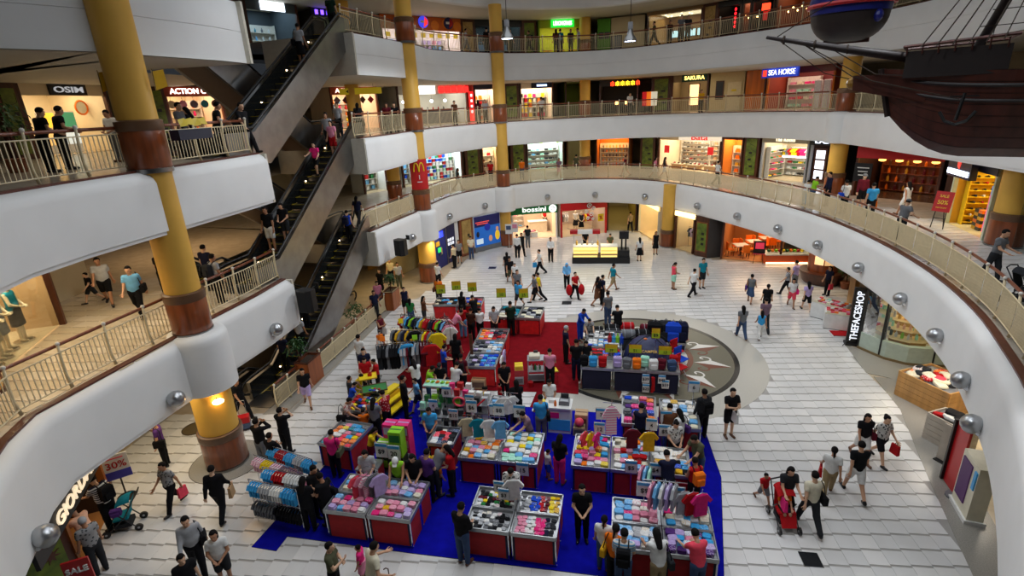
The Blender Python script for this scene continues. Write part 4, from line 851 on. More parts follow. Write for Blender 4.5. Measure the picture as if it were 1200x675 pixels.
t=thing('yellow_price_card','yellow hanging card with a red figure in the red fronted shop','sign',F.W(F.w*.86,-.15,1.35),F.a); part('card',MB().box((0,0,0),(.5,.03,.6)),plas('yellow'),t); lettering('%',.4,plas('red'),t,(0,-.03,0))
# corridor to the back
a,b=(8.2,43.4),(10.6,43.0); F=shop(1,a,b,'corr1','long ochre ground floor corridor leading to the back',(172,150,60),120,(1,.86,.5),12,header=0,lamp=0,floorc=(190,170,110))
# lit shop on the corridor corner
a,b=(10.75,42.6),(11.15,38.2); F=shop(1,a,b,'cornershop','warm lit shop with a glowing valance at the corridor corner',(240,216,170),180,(1,.88,.62),3,dict(bg=(255,226,150),be=2.5),header=.3,lamp=3,jamb=plas('cream'),floorc=(230,200,150))
hang_rail(F,.4,F.w-.4,1.8,1.35,['white','cream','khaki','lime','black'],'clothes rail in the warm corner shop','garment on the rail of the warm corner shop','corner shop garments',.25)
a,b=(11.95,37.0),(12.75,35.2); F=shop(1,a,b,'windowshop','clothes shop window with a glowing valance beside the map pillar',(236,206,160),110,(1,.86,.62),3,dict(bg=(255,228,160),be=2.5),header=.35,lamp=2,glass=True)
hang_rail(F,.3,F.w-.3,1.0,1.4,['black','purple','charcoal','lilac','brown'],'rail of dark dresses behind the shop window','dark garment behind the shop window by the map pillar','dark window garments',.2)
# map pillar
t=thing('map_pillar','brown corner pillar with a green old map panel on the ground floor','pillar',(13.05,34.5,0),-.95); part('body',MB().prism([(-.55,-.1),(.45,-.1),(1.0,.9),(-.2,1.2)],0,2.75),DARKWOOD,t); part('side_face',MB().prism([(.46,-.11),(1.01,.88),(1.03,.86),(.5,-.15)],0,2.75),mat('charcoal_panel',(58,56,56),.5),t)
b=part('map_board',MB().box((-.05,-.13,1.35),(.72,.04,1.9)),MAPG,t); part('map_border',MB().box((-.05,-.115,1.35),(.84,.03,2.05)),WOOD,t)
for k in range(3):part('plaque',MB().box((.05,-.16,.9+.35*k),(.2,.02,.16)),BLACK,b)
# restaurant
a,b=(14.05,33.8),(17.2,32.0)
F=shop(1,a,b,'restaurant','open restaurant with orange chairs under the far right balcony',(170,110,60),200,(1,.78,.5),6,dict(bg=(60,34,20)),header=.2,lamp=3,floorc=(196,140,90))
def chair(p,rz,label,group):
 t=thing('dining_chair',label,'chair',p,rz,group); m=plas('orange')
 part('seat',MB().box((0,0,.45),(.44,.44,.06)),m,t); part('backrest',MB().box((0,.2,.72),(.44,.05,.48)),m,t)
 for x in(-.18,.18):
  for y in(-.18,.18):part('leg',MB().bar((x,y,0),(x,y,.44),.03),DARKWOOD,t)
 return t
c0=None
for i in range(3):
 p=F.W(1.1+i*.7,1.2+i*1.3,0)
 t=thing('dining_table','white topped dining table in the orange chaired restaurant','table',p,F.a+.5,'restaurant tables'); part('top',MB().box((0,0,.74),(.9,.9,.04)),plas('white'),t); part('pedestal',MB().lathe([(.3,0),(.05,.04),(.05,.74)],n=10),DARKWOOD,t)
 for j in range(4):
  q=F.a+.5+j*PI/2; loc=(p[0]+.72*math.cos(q),p[1]+.72*math.sin(q),p[2])
  if c0 is None:c0=chair(loc,q-PI/2,'orange dining chair at a white restaurant table','orange restaurant chairs')
  else:c=copy_tree(c0); c.location=loc; c.rotation_euler=(0,0,q-PI/2)
  # fruit and juice stall
a,b=G(897,310),G(948,310); F=Frame(a,b,0)
t=thing('juice_stall','red striped juice stall with lit fruit display','stall',F.W(0,0,0),F.a)
part('base',MB().box((F.w/2,.5,.3),(F.w,1,.6)),mat('red_slats',(190,40,20),.4,kind='stripe',rgb2=(250,130,60),scale=6),t); part('glow_strip',MB().box((F.w/2,-.03,.1),(F.w,.05,.1)),emat('glow',(255,220,170),3),t); part('worktop',MB().box((F.w/2,.5,.63),(F.w+.1,1.1,.06)),plas('white'),t); part('glass_guard',MB().box((F.w/2,0,.85),(F.w,.015,.4)),GLASS,t)
for i in range(10):o=obj('fruit',MB().ell((0,0,.1),(.11,.11,.1),10).mesh('fruit',[plas('green')],True)if i==0 else o.data,None,plas(['green','orange','lime','red','yellow'][i%5]),F.W(.3+i*(F.w-.6)/9,.6,.66)); tag(o,'round fruit on the juice stall worktop','fruit','fruit on the juice stall')
area('stall_lamp',F.W(F.w/2,.4,2.5),F.w,.8,60,(1,.75,.5),(0,0,F.a))
p=G(888,309); t=thing('menu_easel','black easel with a menu beside the juice stall','easel',(*p,0),-.3)
for x in(-.3,.3):part('leg',MB().bar((x,0,0),(x*.4,.1,1.3),.03),BLACK,t)
part('board',MB().box((0,-.02,1.1),(.7,.04,.8)),BLACK,t); part('picture',MB().box((0,-.05,1.2),(.5,.02,.4)),emat('menupic',(230,60,90),.5),t); part('tray',MB().box((0,-.08,.68),(.7,.16,.04)),plas('coral'),t)
# round bakery counter
p=G(962,330); t=thing('bakery_counter','round brown bakery counter with lit picture panels','counter',(*p,0),0); part('body',MB().lathe([(.9,0),(1.0,.1),(1.15,.55),(1.2,.62),(1.2,.72)],n=24),DARKWOOD,t,'auto'); part('upper_drum',MB().lathe([(.8,.72),(.8,2.7)],n=24),WOOD,t,'auto')
for i in range(3):
 a_=-2.4+i*.6; part('picture_panel',MB().box((.84*math.cos(a_),.84*math.sin(a_),1.65),(.45,.03,.9),a_+PI/2),emat('bak%d'%i,[(255,215,160),(210,170,120),(180,60,30)][i],.8),t)
area('bakery_lamp',(p[0]-1,p[1]-1,2.7),2,2,50,(1,.8,.55))
def plant(loc,label,h=1.6,r=.5,pot=True,seed=1,flowers=False):
 t=thing('potted_plant',label,'plant',loc,0); rr=random.Random(seed)
 part('trunk',MB().tube([(0,0,0),(.03,0,h*.35),(-.02,.02,h*.6)],[.04,.03,.02],6),DARKWOOD,t)
 m=MB()
 for k in range(150):
  th=rr.uniform(0,2*PI); ph=rr.uniform(-.6,1.4); q=rr.uniform(.4,1)*r; c=Vector((q*math.cos(th)*math.cos(ph),q*math.sin(th)*math.cos(ph),h*.68+q*math.sin(ph)*.9))
  M=Matrix.Translation(c)@Matrix.Rotation(th,4,'Z')@Matrix.Rotation(rr.uniform(-.6,1),4,'Y'); L=rr.uniform(.12,.24)
  m.add([(-L/2,0,0),(0,-L*.22,.015),(L/2,0,-.03),(0,L*.22,.015)],[(0,1,2,3)],M)
 stuff(part('foliage',m,mat('leaf_green',(44,86,34),.5,var=.25,scale=2),t))
 if flowers:stuff(part('flowers',MB().ell((.2,-.2,h*.8),(.06,.06,.06),6).ell((-.2,-.3,h*.7),(.06,.06,.06),6).ell((.3,-.1,h*.6),(.06,.06,.06),6),plas('orange'),t))
 if pot:part('pot',MB().lathe([(.2,0),(.28,.35),(.3,.38),(.26,.38)],n=14),mat('terracotta',(150,90,60),.7),t)
 return t
plant((*G(990,338),0),'bushy green plant with orange flowers behind the white cabinets',1.5,.6,True,3,True)
# wooden post between bakery and cosmetics shop
t=thing('timber_post','square timber post behind the white display cabinets','post',(*G(997,358),0),.3); part('shaft',MB().box((0,0,1.37),(.3,.3,2.74)),mat('pale_timber',(196,150,96),.5,kind='wood',var=.2,scale=1.5),t); part('plinth',MB().box((0,0,.06),(.36,.36,.12)),DARKWOOD,t)
def white_cabinet(u0,w0,u1,w1,label,h=.75):
 a,b=G(u0,w0),G(u1,w1); F=Frame(a,b,0); t=thing('display_cabinet',label,'cabinet',F.W(F.w/2,.45,0),F.a)
 part('body',rbox((F.w,.85,h),.06),plas('white'),t); part('plinth',MB().box((0,0,.03),(F.w*.95,.8,.06)),BLACK,t); part('rim',MB().box((0,-.42,h+.02),(F.w,.02,.06)).box((0,.42,h+.02),(F.w,.02,.06)),plas('cream'),t)
 for r in range(3):
  for k in range(7):good('lowbox',F.W(.14+k*(F.w-.28)/6,.2+.26*r,h+.005),F.a,RND.choice(['coral','cream','pink','white','orange','mint','red']),'small packet on the '+' '.join(label.split()[:4]),'packets on '+label.split(' cabinet')[0],.5,'packet')
white_cabinet(948,371,984,381,'upper white display cabinet stocked with pastel packets',.8)
white_cabinet(964,385,1000,390,'lower white display cabinet on a red mat',.75)
t=thing('red_mat','red mat on the floor beside the lower white cabinet','mat',(*G(990,391),0),-.2); part('pile',MB().box((0,0,.006),(1.1,.6,.012)),fab('red'),t); part('edging',MB().box((0,-.3,.008),(1.12,.03,.016)),BLACK,t)
# standing black sign tower with vertical lettering
p=G(998,404); t=thing('sign_tower','tall black standing sign with vertical white lettering by the glass window','sign',(*p,0),-.35)
part('panel',MB().box((0,0,1.35),(.5,.12,2.5)),BLACK,t); lt=lettering('THEFACESHOP',.38,emat('tower_t',(235,240,250),1),t,(0,-.08,1.35),wid=2.2,bold=False); lt.rotation_euler=(0,-PI/2,0)
for x in(-.4,.4):part('foot',MB().bar((0,0,.5),(x,-.25,.02),.02),BLACK,t)
part('base',MB().box((0,.05,.05),(.55,.4,.1)),BLACK,t)
# curved glass cosmetics window
cw=catmull([G(1005,407),G(1036,420.5),G(1061,427),G(1101,429.7),(18.2,18.0)],.5)
t=thing('cosmetics_window','curved glass shop window of cosmetics on lit shelves','shop window');
part('plinth',sweep(MB(),cw,[(0.03,0),(.03,.75),(-.1,.75),(-.1,0)]),mat('frosted_panel',(176,190,176),.3),t); part('skirting',sweep(MB(),cw,[(.06,0),(.06,.1),(.02,.1)]),mat('brass_skirting',(120,100,66),.4),t)
part('glass',sweep(MB(),cw,[(0,.75),(0,2.6)]),GLASS,t); part('header',sweep(MB(),cw,[(.04,2.55),(.04,2.75),(-.1,2.75),(-.1,2.55)]),plas('charcoal'),t)
Lc=plen(cw)[-1]
for s in(.02,.95,2.75,Lc-.1):p,a=along(cw,s); part('mullion',MB().box((p[0],p[1],1.35),(.06,.1,2.7),a),BLACK,t)
for k,z in enumerate((.8,1.2,1.6,2.0)):
 part('glass_shelf',sweep(MB(),offs(cw,-.35),[(.18,z),(.18,z+.02),(-.18,z+.02),(-.18,z)]),mat('shelf_lit',(240,220,170),.4),t)
 n=int(Lc/.2)
 for i in range(n):
  p,a=along(offs(cw,-.35),(i+.5)*Lc/n); good('bottle',(p[0],p[1],z+.022),a,RND.choice(['white','mint','lime','cream','silver','gold','darkgreen','peach']),'small cosmetics bottle on the lit shelves behind the curved glass','cosmetics behind the curved glass',RND.uniform(.75,1.1))
part('back_wall',sweep(MB(),offs(cw,-.75),[(0,0),(0,2.75)]),mat('cosm_back',(206,160,80),.5),t)
bb=[(16.2,20.6),(17.2,20.2)]
p,a=along(offs(cw,-.4),Lc/2); area('window_lamp',(p[0],p[1],2.65),3.2,.5,170,(1,.86,.55),(0,0,a))
t2=thing('round_logo','white round flower logo hanging inside the cosmetics window','sign',(*along(offs(cw,-.2),1.6)[0],2.3),-.4); part('disc',MB().lathe([(.2,-.02),(.2,.02)],n=18,M=Matrix.Rotation(PI/2,4,'X')),emat('cosmlogo',(245,240,225),1.5),t2); part('cord',MB().bar((0,0,.2),(0,0,.4),.01),BLACK,t2)
# right-hand clothes bins under the balcony
def clothes_bin(c,w,d,h,rz,label,side,cols,n):
 t=thing('clothes_bin',label,'display bin',(*c,0),rz); th=.04
 sl=5
 for k in range(sl):
  zz=h*(k+.5)/sl
  part('side_board',MB().box((0,-d/2,zz),(w,th,h/sl-.012)),side,t); part('side_board',MB().box((0,d/2,zz),(w,th,h/sl-.012)),side,t)
  part('end_board',MB().box((-w/2,0,zz),(th,d,h/sl-.012)),side,t); part('end_board',MB().box((w/2,0,zz),(th,d,h/sl-.012)),side,t)
 part('tray',MB().box((0,0,h-.1),(w-.04,d-.04,.04)),plas('grey'),t)
 ca,sa=math.cos(rz),math.sin(rz)
 for i in range(n):
  x,y=RND.uniform(-w/2+.2,w/2-.2),RND.uniform(-d/2+.18,d/2-.18)
  o=good('folded',(c[0]+x*ca-y*sa,c[1]+x*sa+y*ca,h-.08+.05*(i%3)),RND.uniform(0,6),RND.choice(cols),'tumbled garment in the '+label,'garments in the '+label,RND.uniform(1,1.35)); o.rotation_euler[0]=RND.uniform(-.25,.25)
TIMB=mat('bin_timber',(188,138,76),.5,kind='wood',var=.25,scale=1.2)
c=G(1092,478); clothes_bin((c[0]+.35,c[1]+.35),1.5,1.7,.95,.28,'larger slatted timber bin of clothes',TIMB,['black','red','white','coral','orange','charcoal','black','cream'],34)
c=G(1103,520); clothes_bin((c[0]+.2,c[1]),.75,1.0,.9,.3,'smaller pale bin of clothes by the balcony',mat('pale_bin',(172,162,148),.5),['red','black','white','red'],12)
stand=thing('bin_screen','tall pale timber screen beside the smaller clothes bin','screen',(*G(1112,545),0),.3); part('panel',MB().box((0,0,.6),(.05,.7,1.2)),mat('pale_bin',(1,1,1)),stand); part('foot',MB().box((0,0,.02),(.3,.7,.04)),BLACK,stand)
p=G(1112,572); t=thing('red_banner','red and black stand-up banner at the right balcony edge','banner',(*p,0),1.25); part('red_face',MB().box((0,0,1.0),(.62,.06,1.9)),plas('red'),t); part('black_edge',MB().box((.34,.05,1.0),(.08,.1,1.9)),BLACK,t); part('base',MB().lathe([(.22,0),(.22,.05),(.1,.07)],(-.35,0,0),14),plas('grey'),t)
p=G(1132,600); t=thing('poster_case','white poster case with dark screen at the right edge','display case',(*p,0),1.2+PI); part('case',MB().box((0,0,.8),(.9,.35,1.6)),plas('cream'),t); part('screen',MB().box((-.1,-.19,.9),(.5,.03,1.1)),emat('darkscreen',(60,30,70),.4),t); part('blue_card',MB().box((.36,-.19,1.2),(.12,.03,.5)),plas('sky'),t); part('foot',MB().box((0,0,.05),(1,.45,.1)),plas('white'),t)
area('right_bay_lamp',(14.2,14,2.65),1.2,3,90,(1,.9,.75))
# ------------------------------------------------------------------ ground floor, left of the middle column
P1=[G(508,316),G(530,304),G(558,296),G(587,288.8)]
def flat(u0,w0,u1,w1):a,b=G(u0,w0),G(u1,w1); return Frame(a,b,0)
F=flat(557,296,588,288.6); t=thing('wall_poster','big blue travel poster on the ground floor left of the middle column','poster',F.W(0,0,0),F.a); part('backing',MB().box((F.w/2,.1,1.36),(F.w,.12,2.72)),plas('white'),t)
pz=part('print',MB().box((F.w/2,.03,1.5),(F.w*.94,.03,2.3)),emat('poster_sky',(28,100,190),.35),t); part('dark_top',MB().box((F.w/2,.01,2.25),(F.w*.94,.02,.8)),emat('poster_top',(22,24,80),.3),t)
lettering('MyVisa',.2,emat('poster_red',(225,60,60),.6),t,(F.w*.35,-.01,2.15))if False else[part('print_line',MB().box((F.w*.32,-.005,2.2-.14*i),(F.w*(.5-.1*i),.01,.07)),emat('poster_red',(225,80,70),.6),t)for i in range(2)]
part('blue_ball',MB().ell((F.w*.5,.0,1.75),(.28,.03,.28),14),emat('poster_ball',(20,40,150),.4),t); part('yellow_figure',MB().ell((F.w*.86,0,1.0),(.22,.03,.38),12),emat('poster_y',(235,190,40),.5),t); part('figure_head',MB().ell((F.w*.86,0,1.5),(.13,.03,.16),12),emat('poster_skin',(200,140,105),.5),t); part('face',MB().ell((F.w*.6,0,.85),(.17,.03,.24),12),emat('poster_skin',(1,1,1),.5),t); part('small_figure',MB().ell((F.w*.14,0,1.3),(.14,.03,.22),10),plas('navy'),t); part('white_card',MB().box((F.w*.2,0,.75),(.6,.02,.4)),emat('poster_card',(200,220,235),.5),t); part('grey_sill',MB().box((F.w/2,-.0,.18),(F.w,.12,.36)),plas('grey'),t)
F=flat(541,301.5,556,296.6); t=thing('map_panel','ochre map panel with wooden frame on the ground floor behind the waiting man','wall panel',F.W(0,0,0),F.a); part('frame',MB().box((F.w/2,.1,1.36),(F.w,.2,2.72)),WOOD,t); bd=part('map_board',MB().box((F.w/2,-.02,1.4),(F.w*.68,.04,2.4)),MAPB,t); part('plaque',MB().box((F.w*.62,-.05,1.5),(.2,.02,.2)),BLACK,bd)
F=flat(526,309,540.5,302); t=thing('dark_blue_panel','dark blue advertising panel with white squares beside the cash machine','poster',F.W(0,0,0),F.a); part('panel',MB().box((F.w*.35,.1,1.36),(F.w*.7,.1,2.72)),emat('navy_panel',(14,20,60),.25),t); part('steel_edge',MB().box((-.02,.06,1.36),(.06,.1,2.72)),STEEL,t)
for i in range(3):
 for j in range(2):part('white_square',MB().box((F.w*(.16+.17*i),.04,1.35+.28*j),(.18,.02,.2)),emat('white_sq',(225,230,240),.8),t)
part('pale_wall',MB().box((F.w*.85,.12,1.36),(F.w*.3,.08,2.72)),PLASTER,t)
F=flat(511,318,525,309.5); t=thing('cash_machine','blue cash machine bay behind the banner column','cash machine',F.W(0,0,0),F.a); part('surround',MB().box((F.w/2,.2,1.36),(F.w,.4,2.72)),mat('atm_blue',(20,34,110),.4),t); part('screen',MB().box((F.w*.4,-.02,1.3),(.35,.04,.3)),emat('atm',(40,200,90),1.2),t); part('lit_header',MB().box((F.w*.6,-.03,2.3),(.5,.06,.4)),emat('atmhead',(40,60,230),1.5),t); part('yellow_panel',MB().box((F.w*.3,-.02,1.75),(.5,.03,.3)),plas('mustard'),t); part('keypad',MB().box((F.w*.4,-.08,1.0),(.3,.16,.06)),STEEL,t)
area('atm_lamp',F.W(F.w*.4,-.6,2.6),1,.6,25,(1,.85,.6))
# beige stair enclosure left of the banner column
F=flat(462,330,497,312); t=struct(bpy.data.objects.new('wall_enclosure',None),'beige enclosure wall under the level 2 landing'); COL.objects.link(t); t.location=F.W(0,0,0); t.rotation_euler=(0,0,F.a); part('wall_panel',MB().box((F.w/2,.4,1.37),(F.w,.1,2.74)),mat('enclosure',(196,176,120),.6,var=.05),t)
F=flat(438,318,466,308); t=thing('wall_poster','blue and white picture panel under the level 2 landing','poster',F.W(0,0,0),F.a); part('panel',MB().box((F.w/2,.5,1.9),(F.w,.06,.7)),emat('bluepic',(60,130,190),.4),t); part('base_wall',MB().box((F.w/2,.55,.9),(F.w,.1,1.8)),mat('ochre_wall',(190,140,60),.6),t)
area('landing_lamp',(-7.6,30,2.6),2,3,55,(1,.75,.35))
# standing notice boards near the middle column
for k,(u,w)in enumerate(((597,290),(604,288))):
 t=thing('notice_stand',['blue and white standing notice left of the green signed shop','pink and white standing notice at the green signed shop door'][k],'notice board',(*G(u,w),0),-.1); part('pole',MB().tube([(0,0,0),(0,0,1.2)],.02,6),CHROME,t); part('foot',MB().lathe([(.18,0),(.18,.03)],n=12),CHROME,t); part('sheet',MB().box((0,-.02,1.45),(.5,.03,.75)),plas('white'),t); part('picture',MB().box((0,-.045,1.55),(.36,.02,.3)),plas('denim' if k==0 else 'pink'),t)
 # --- candy kiosk
a,b=G(670.5,309),G(738,309); F=Frame(a,b,0); w=F.w
t=thing('kiosk','food kiosk with glowing glass display counters in the middle of the far floor','kiosk',F.W(0,0,0),F.a)
part('black_base',MB().box((w/2,.6,.22),(w,1.2,.44)),plas('black'),t)
for x0,x1 in((.08,w*.44),(w*.5,w*.78)):
 c=part('display_case',MB().box(((x0+x1)/2,.4,.8),(x1-x0,.75,.7)),emat('kiosk_glow',(255,226,130),.9),t); part('case_top',MB().box(((x0+x1)/2,.4,1.17),(x1-x0+.04,.8,.04)),plas('white'),c); part('price_strip',MB().box(((x0+x1)/2,.01,.62),(x1-x0,.03,.08)),plas('tan'),c)
 for k in range(2):part('glass_shelf',MB().box(((x0+x1)/2,.0,.68+.22*k),(x1-x0-.05,.05,.02)),plas('mustard'),c)
part('side_counter',MB().box((w*.89,.5,.65),(w*.2,.9,.5)),plas('black'),t)
for x in(.1,w*.45):part('post',MB().tube([(x,.7,.4),(x,.7,2.0)],.03,6),CHROME,t)
part('canopy',MB().box((w*.22,.7,2.05),(w*.42,.5,.22)),plas('white'),t); part('canopy_end',MB().box((.1,.7,2.05),(.5,.52,.23)).box((w*.42,.7,2.05),(.5,.52,.23)),plas('red'),t)
for k,x in enumerate((w*.86,w*.93)):
 t2=thing('loudspeaker',['tall black loudspeaker stack on the kiosk','shorter black loudspeaker on the kiosk corner'][k],'loudspeaker',F.W(x,.5,.9),F.a); part('cabinet',MB().box((0,0,.95),(.34,.3,.5)),BLACK,t2); part('pole',MB().tube([(0,0,0),(0,0,.7)],.06,8),BLACK,t2); part('grille',MB().box((0,-.16,.95),(.3,.02,.44)),mat('speaker_grille',(1,1,1)),t2)
for i in range(5):good('bottle',F.W(.3+i*.35,.45,1.19),0,['gold','silver','tan','silver','gold'][i],'metal jar on top of the kiosk display case','jars on the kiosk',1.3)
area('kiosk_lamp',F.W(w*.35,.6,1.9),2.2,.6,25,(1,.85,.5))
# --- left foreground clothes shop under the balcony
a,b=G(60,690),G(133,585)
a,b=(-10.85,9.95),(-11.75,12.35)
F=shop(1,a,b,'leftshop','dark stocked clothes shop with lit lettering at the bottom left',(54,36,26),70,(1,.72,.42),3.4,dict(bg=(26,26,30)),header=.55,lamp=0,jamb=mat('amber_frame',(150,88,36),.4),floorc=(170,120,70))
FS=Frame((-9.92,8.4),(-11.2,11.8),0); t=thing('hanging_sign','black hanging fascia with lit lettering at the bottom left shop','sign',FS.W(0,0,1.8),FS.a); part('board',MB().box((FS.w/2,0,.3),(FS.w,.08,.6)),mat('sign_slate',(30,31,36),.5),t); lettering('GIORDANO',.44,emat('left_t',(255,232,196),.8),t,(2.5,-.06,.3),wid=2.9,bold=False)
stock_shelf(F,.3,F.w-.3,3.0,0,2.2,5,'lowbox',['black','tan','brown','cream','charcoal','khaki'],'dark wall shelf in the bottom left shop','small dark packet on the shelf of the bottom left shop','packets in the bottom left shop',.4,m=DARKWOOD,name='packet')
t=thing('display_table','dark display table with a brown bag in the bottom left shop','table',F.W(1.0,.9,0),F.a); part('top',MB().box((0,0,.8),(1.3,.7,.06)),DARKWOOD,t)
for x in(-.55,.55):
 for y in(-.28,.28):part('leg',MB().bar((x,y,0),(x,y,.8),.05),DARKWOOD,t)
o=good('bag',F.W(1.1,.85,.83),F.a,'brown','large brown holdall on the table of the bottom left shop',None,1.5); good('lowbox',F.W(.6,.9,.83),F.a,'cream','pale box beside the brown holdall',None,1)
t=thing('basket_lamp','glowing orange woven ring lamp in the bottom left shop','lamp',F.W(2.3,.9,1.75),0)
part('ring',MB().tube([(.3*math.cos(i*PI/12),.3*math.sin(i*PI/12),.03*math.sin(i*3))for i in range(24)],.07,8,True),emat('basket',(240,120,40),.9),t,True); part('shade',MB().lathe([(.22,.05),(.26,.7)],n=14,caps=False),mat('amber_shade',(190,110,40),.5),t)
t=thing('map_panel','green map panel with brown frame at the bottom left corner','wall panel',(-10.9,9.42,0),math.radians(69)); part('frame',MB().box((0,.05,1.36),(1.05,.14,2.72)),DARKWOOD,t); bd=part('map_board',MB().box((0,-.04,1.36),(.75,.04,2.3)),MAPG,t); part('compass_star',MB().prism([(.2*(1 if k%2 else .4)*math.cos(k*PI/8),.2*(1 if k%2 else .4)*math.sin(k*PI/8))for k in range(16)],0,.02,Matrix.Translation((.1,-.06,1.1))@Matrix.Rotation(PI/2,4,'X')),DARKWOOD,bd)
t=thing('pale_wall_panel','pale marble wall beside the bottom left shop','wall panel',F.W(F.w+.02,.1,0),F.a+.25); part('panel',MB().box((.8,.0,1.37),(1.6,.14,2.72)),mat('marble',(206,188,150),.3,var=.06,scale=1),t); part('skirting',MB().box((.8,-.08,.08),(1.6,.04,.16)),DARKWOOD,t)
# sale sign on a pole
p=G(149,582); t=thing('pole_sign','white and blue sale sign on a round black base by the left shop','sign',(*p,0),.55); part('base',MB().lathe([(.24,0),(.24,.03),(.06,.06)],n=18),BLACK,t); part('pole',MB().tube([(0,0,.03),(0,0,.72)],.022,8),BLACK,t)
b=part('sheet',MB().box((0,-.02,1.08),(.62,.03,.78)),plas('white'),t); part('blue_band',MB().box((0,-.04,.82),(.62,.02,.26)),mat('band_blue',(60,60,170),.5),b); lettering('30%',.3,plas('red'),b,(0,-.045,1.14),ext=.004); part('fine_print',MB().box((0,-.04,1.36),(.42,.01,.03)),plas('coral'),b)
p=G(88,690); t=thing('red_sale_board','red and white sale board at the bottom left edge','sign',(-10.0,9.2,0),.4); part('board',MB().box((0,0,.95),(.5,.05,.6)),plas('red'),t); lettering('SALE',.2,plas('white'),t,(0,-.04,1.0)); part('leg',MB().bar((0,.03,0),(0,.03,.7),.04),BLACK,t); part('foot',MB().box((0,.03,.02),(.4,.3,.04)),BLACK,t)
# uplight on the near column, spot under the balconies
p=(-8.85,13.75,2.45); t=thing('wall_lamp','glowing lamp under the balcony drum on the near ochre column','lamp',p,0); part('shade',MB().ell((0,0,0),(.16,.16,.06),12),emat('upl',(255,210,140),14),t,True); part('bracket',MB().bar((0,0,.02),(-.2,.2,.1),.03),BLACK,t)
area('left_bay_lamp',(-10.6,14.6,2.65),2.5,4,75,(1,.83,.56)); area('left_bay_lamp2',(-11.5,21,2.65),2,4,30,(1,.7,.4))
area('column_lamp_b',(-4.6,31.3,2.6),.5,.5,30,(1,.8,.5))
# gallery downlights on level 2 and 3
for lv,pw in((2,55),(3,32),(4,26)):
 R,RL=RING[lv]
 for k,u in enumerate((470,560,650,750,850,940,1040)):
  if lv==4 and u>900:continue
  s=on_poly(R,u,LV[lv]+1); p,a=along(offs(R,-2.6),min(s*1.06,plen(offs(R,-2.6))[-1])); area('gallery_lamp',(p[0],p[1],CEIL[lv]-.06),3,1.6,pw,(1,.9,.72),(0,0,a))
area('gallery_lamp_left2',(-11.8,13,7.4),2.4,7,130,(1,.8,.52)); area('gallery_lamp_left3',(-13.5,19,11.9),4,8,60,(1,.88,.7)); area('hall_lamp2',(-15,24,7.3),4,5,110,(1,.66,.34)); area('hall_lamp3',(-13,27,11.8),3,4,30,(1,.75,.5))
# ================================================================== people: one smooth skin per pose, grown from a distance field
def surface_nets(fn,lo,hi,h):
 lo=np.array(lo,float); n=[int(math.ceil((hi[i]-lo[i])/h))+1 for i in range(3)]
 ax=[lo[i]+h*np.arange(n[i])for i in range(3)]
 X,Y,Z=np.meshgrid(*ax,indexing='ij'); V=fn(np.stack([X,Y,Z],-1).reshape(-1,3)).reshape(n)
 S=V<0; c=[s-1 for s in n]
 acc=np.zeros(c+[3]); cnt=np.zeros(c)
 for a in range(3):
  b,d=(a+1)%3,(a+2)%3
  for i in(0,1):
   for j in(0,1):
    s0=[None]*3; s1=[None]*3
    s0[a]=slice(0,n[a]-1); s1[a]=slice(1,n[a]); s0[b]=s1[b]=slice(i,n[b]-1+i); s0[d]=s1[d]=slice(j,n[d]-1+j)
    v0,v1=V[tuple(s0)],V[tuple(s1)]; m=(v0<0)!=(v1<0)
    t=np.where(m,v0/np.where(m,v0-v1,1),0)
    p=np.zeros(c+[3]); p[...,a]=t; p[...,b]=i; p[...,d]=j
    acc+=p*m[...,None]; cnt+=m
 on=cnt>0; idx=-np.ones(c,int); idx[on]=np.arange(on.sum())
 cell=np.stack(np.nonzero(on),-1); verts=lo+h*(cell+acc[on]/cnt[on][:,None])
 faces=[]
 for a in range(3):
  b,d=(a+1)%3,(a+2)%3
  s0=[slice(None)]*3; s1=[slice(None)]*3; s0[a]=slice(0,n[a]-1); s1[a]=slice(1,n[a])
  A,B=S[tuple(s0)],S[tuple(s1)]; e=np.stack(np.nonzero(A!=B),-1)
  ok=(e[:,b]>0)&(e[:,d]>0)&(e[:,b]<n[b]-1)&(e[:,d]<n[d]-1); e=e[ok]
  fl=A[tuple(e.T)]
  q=[]
  for i,j in((1,1),(0,1),(0,0),(1,0)):
   k=e.copy(); k[:,b]-=i; k[:,d]-=j; q.append(idx[tuple(k.T)])
  q=np.stack(q,-1); q[~fl]=q[~fl][:,::-1]; faces.append(q)
 return verts,np.concatenate(faces)
def cap(p,a,b,ra,rb,sc=None):
 a=np.array(a,float); b=np.array(b,float)
 if sc is not None:s=np.array(sc); p=p/s; a=a/s; b=b/s
 d=b-a; t=np.clip(((p-a)@d)/(d@d+1e-12),0,1)
 return(np.linalg.norm(p-a-t[:,None]*d,axis=1)-(ra+(rb-ra)*t))*(1 if sc is None else min(sc))
def elld(p,c,r):r=np.array(r); q=(p-np.array(c))/r; k=np.linalg.norm(q,axis=1); return(k-1)*min(r)
def smin(a,b,k=.03):h=np.clip(.5+.5*(b-a)/k,0,1); return b*(1-h)+a*h-k*h*(1-h)
def rx(a):c,s=math.cos(a),math.sin(a); return np.array([[1,0,0],[0,c,-s],[0,s,c]])
def ry(a):c,s=math.cos(a),math.sin(a); return np.array([[c,0,s],[0,1,0],[-s,0,c]])
def rzm(a):c,s=math.cos(a),math.sin(a); return np.array([[c,-s,0],[s,c,0],[0,0,1]])
D2=math.radians
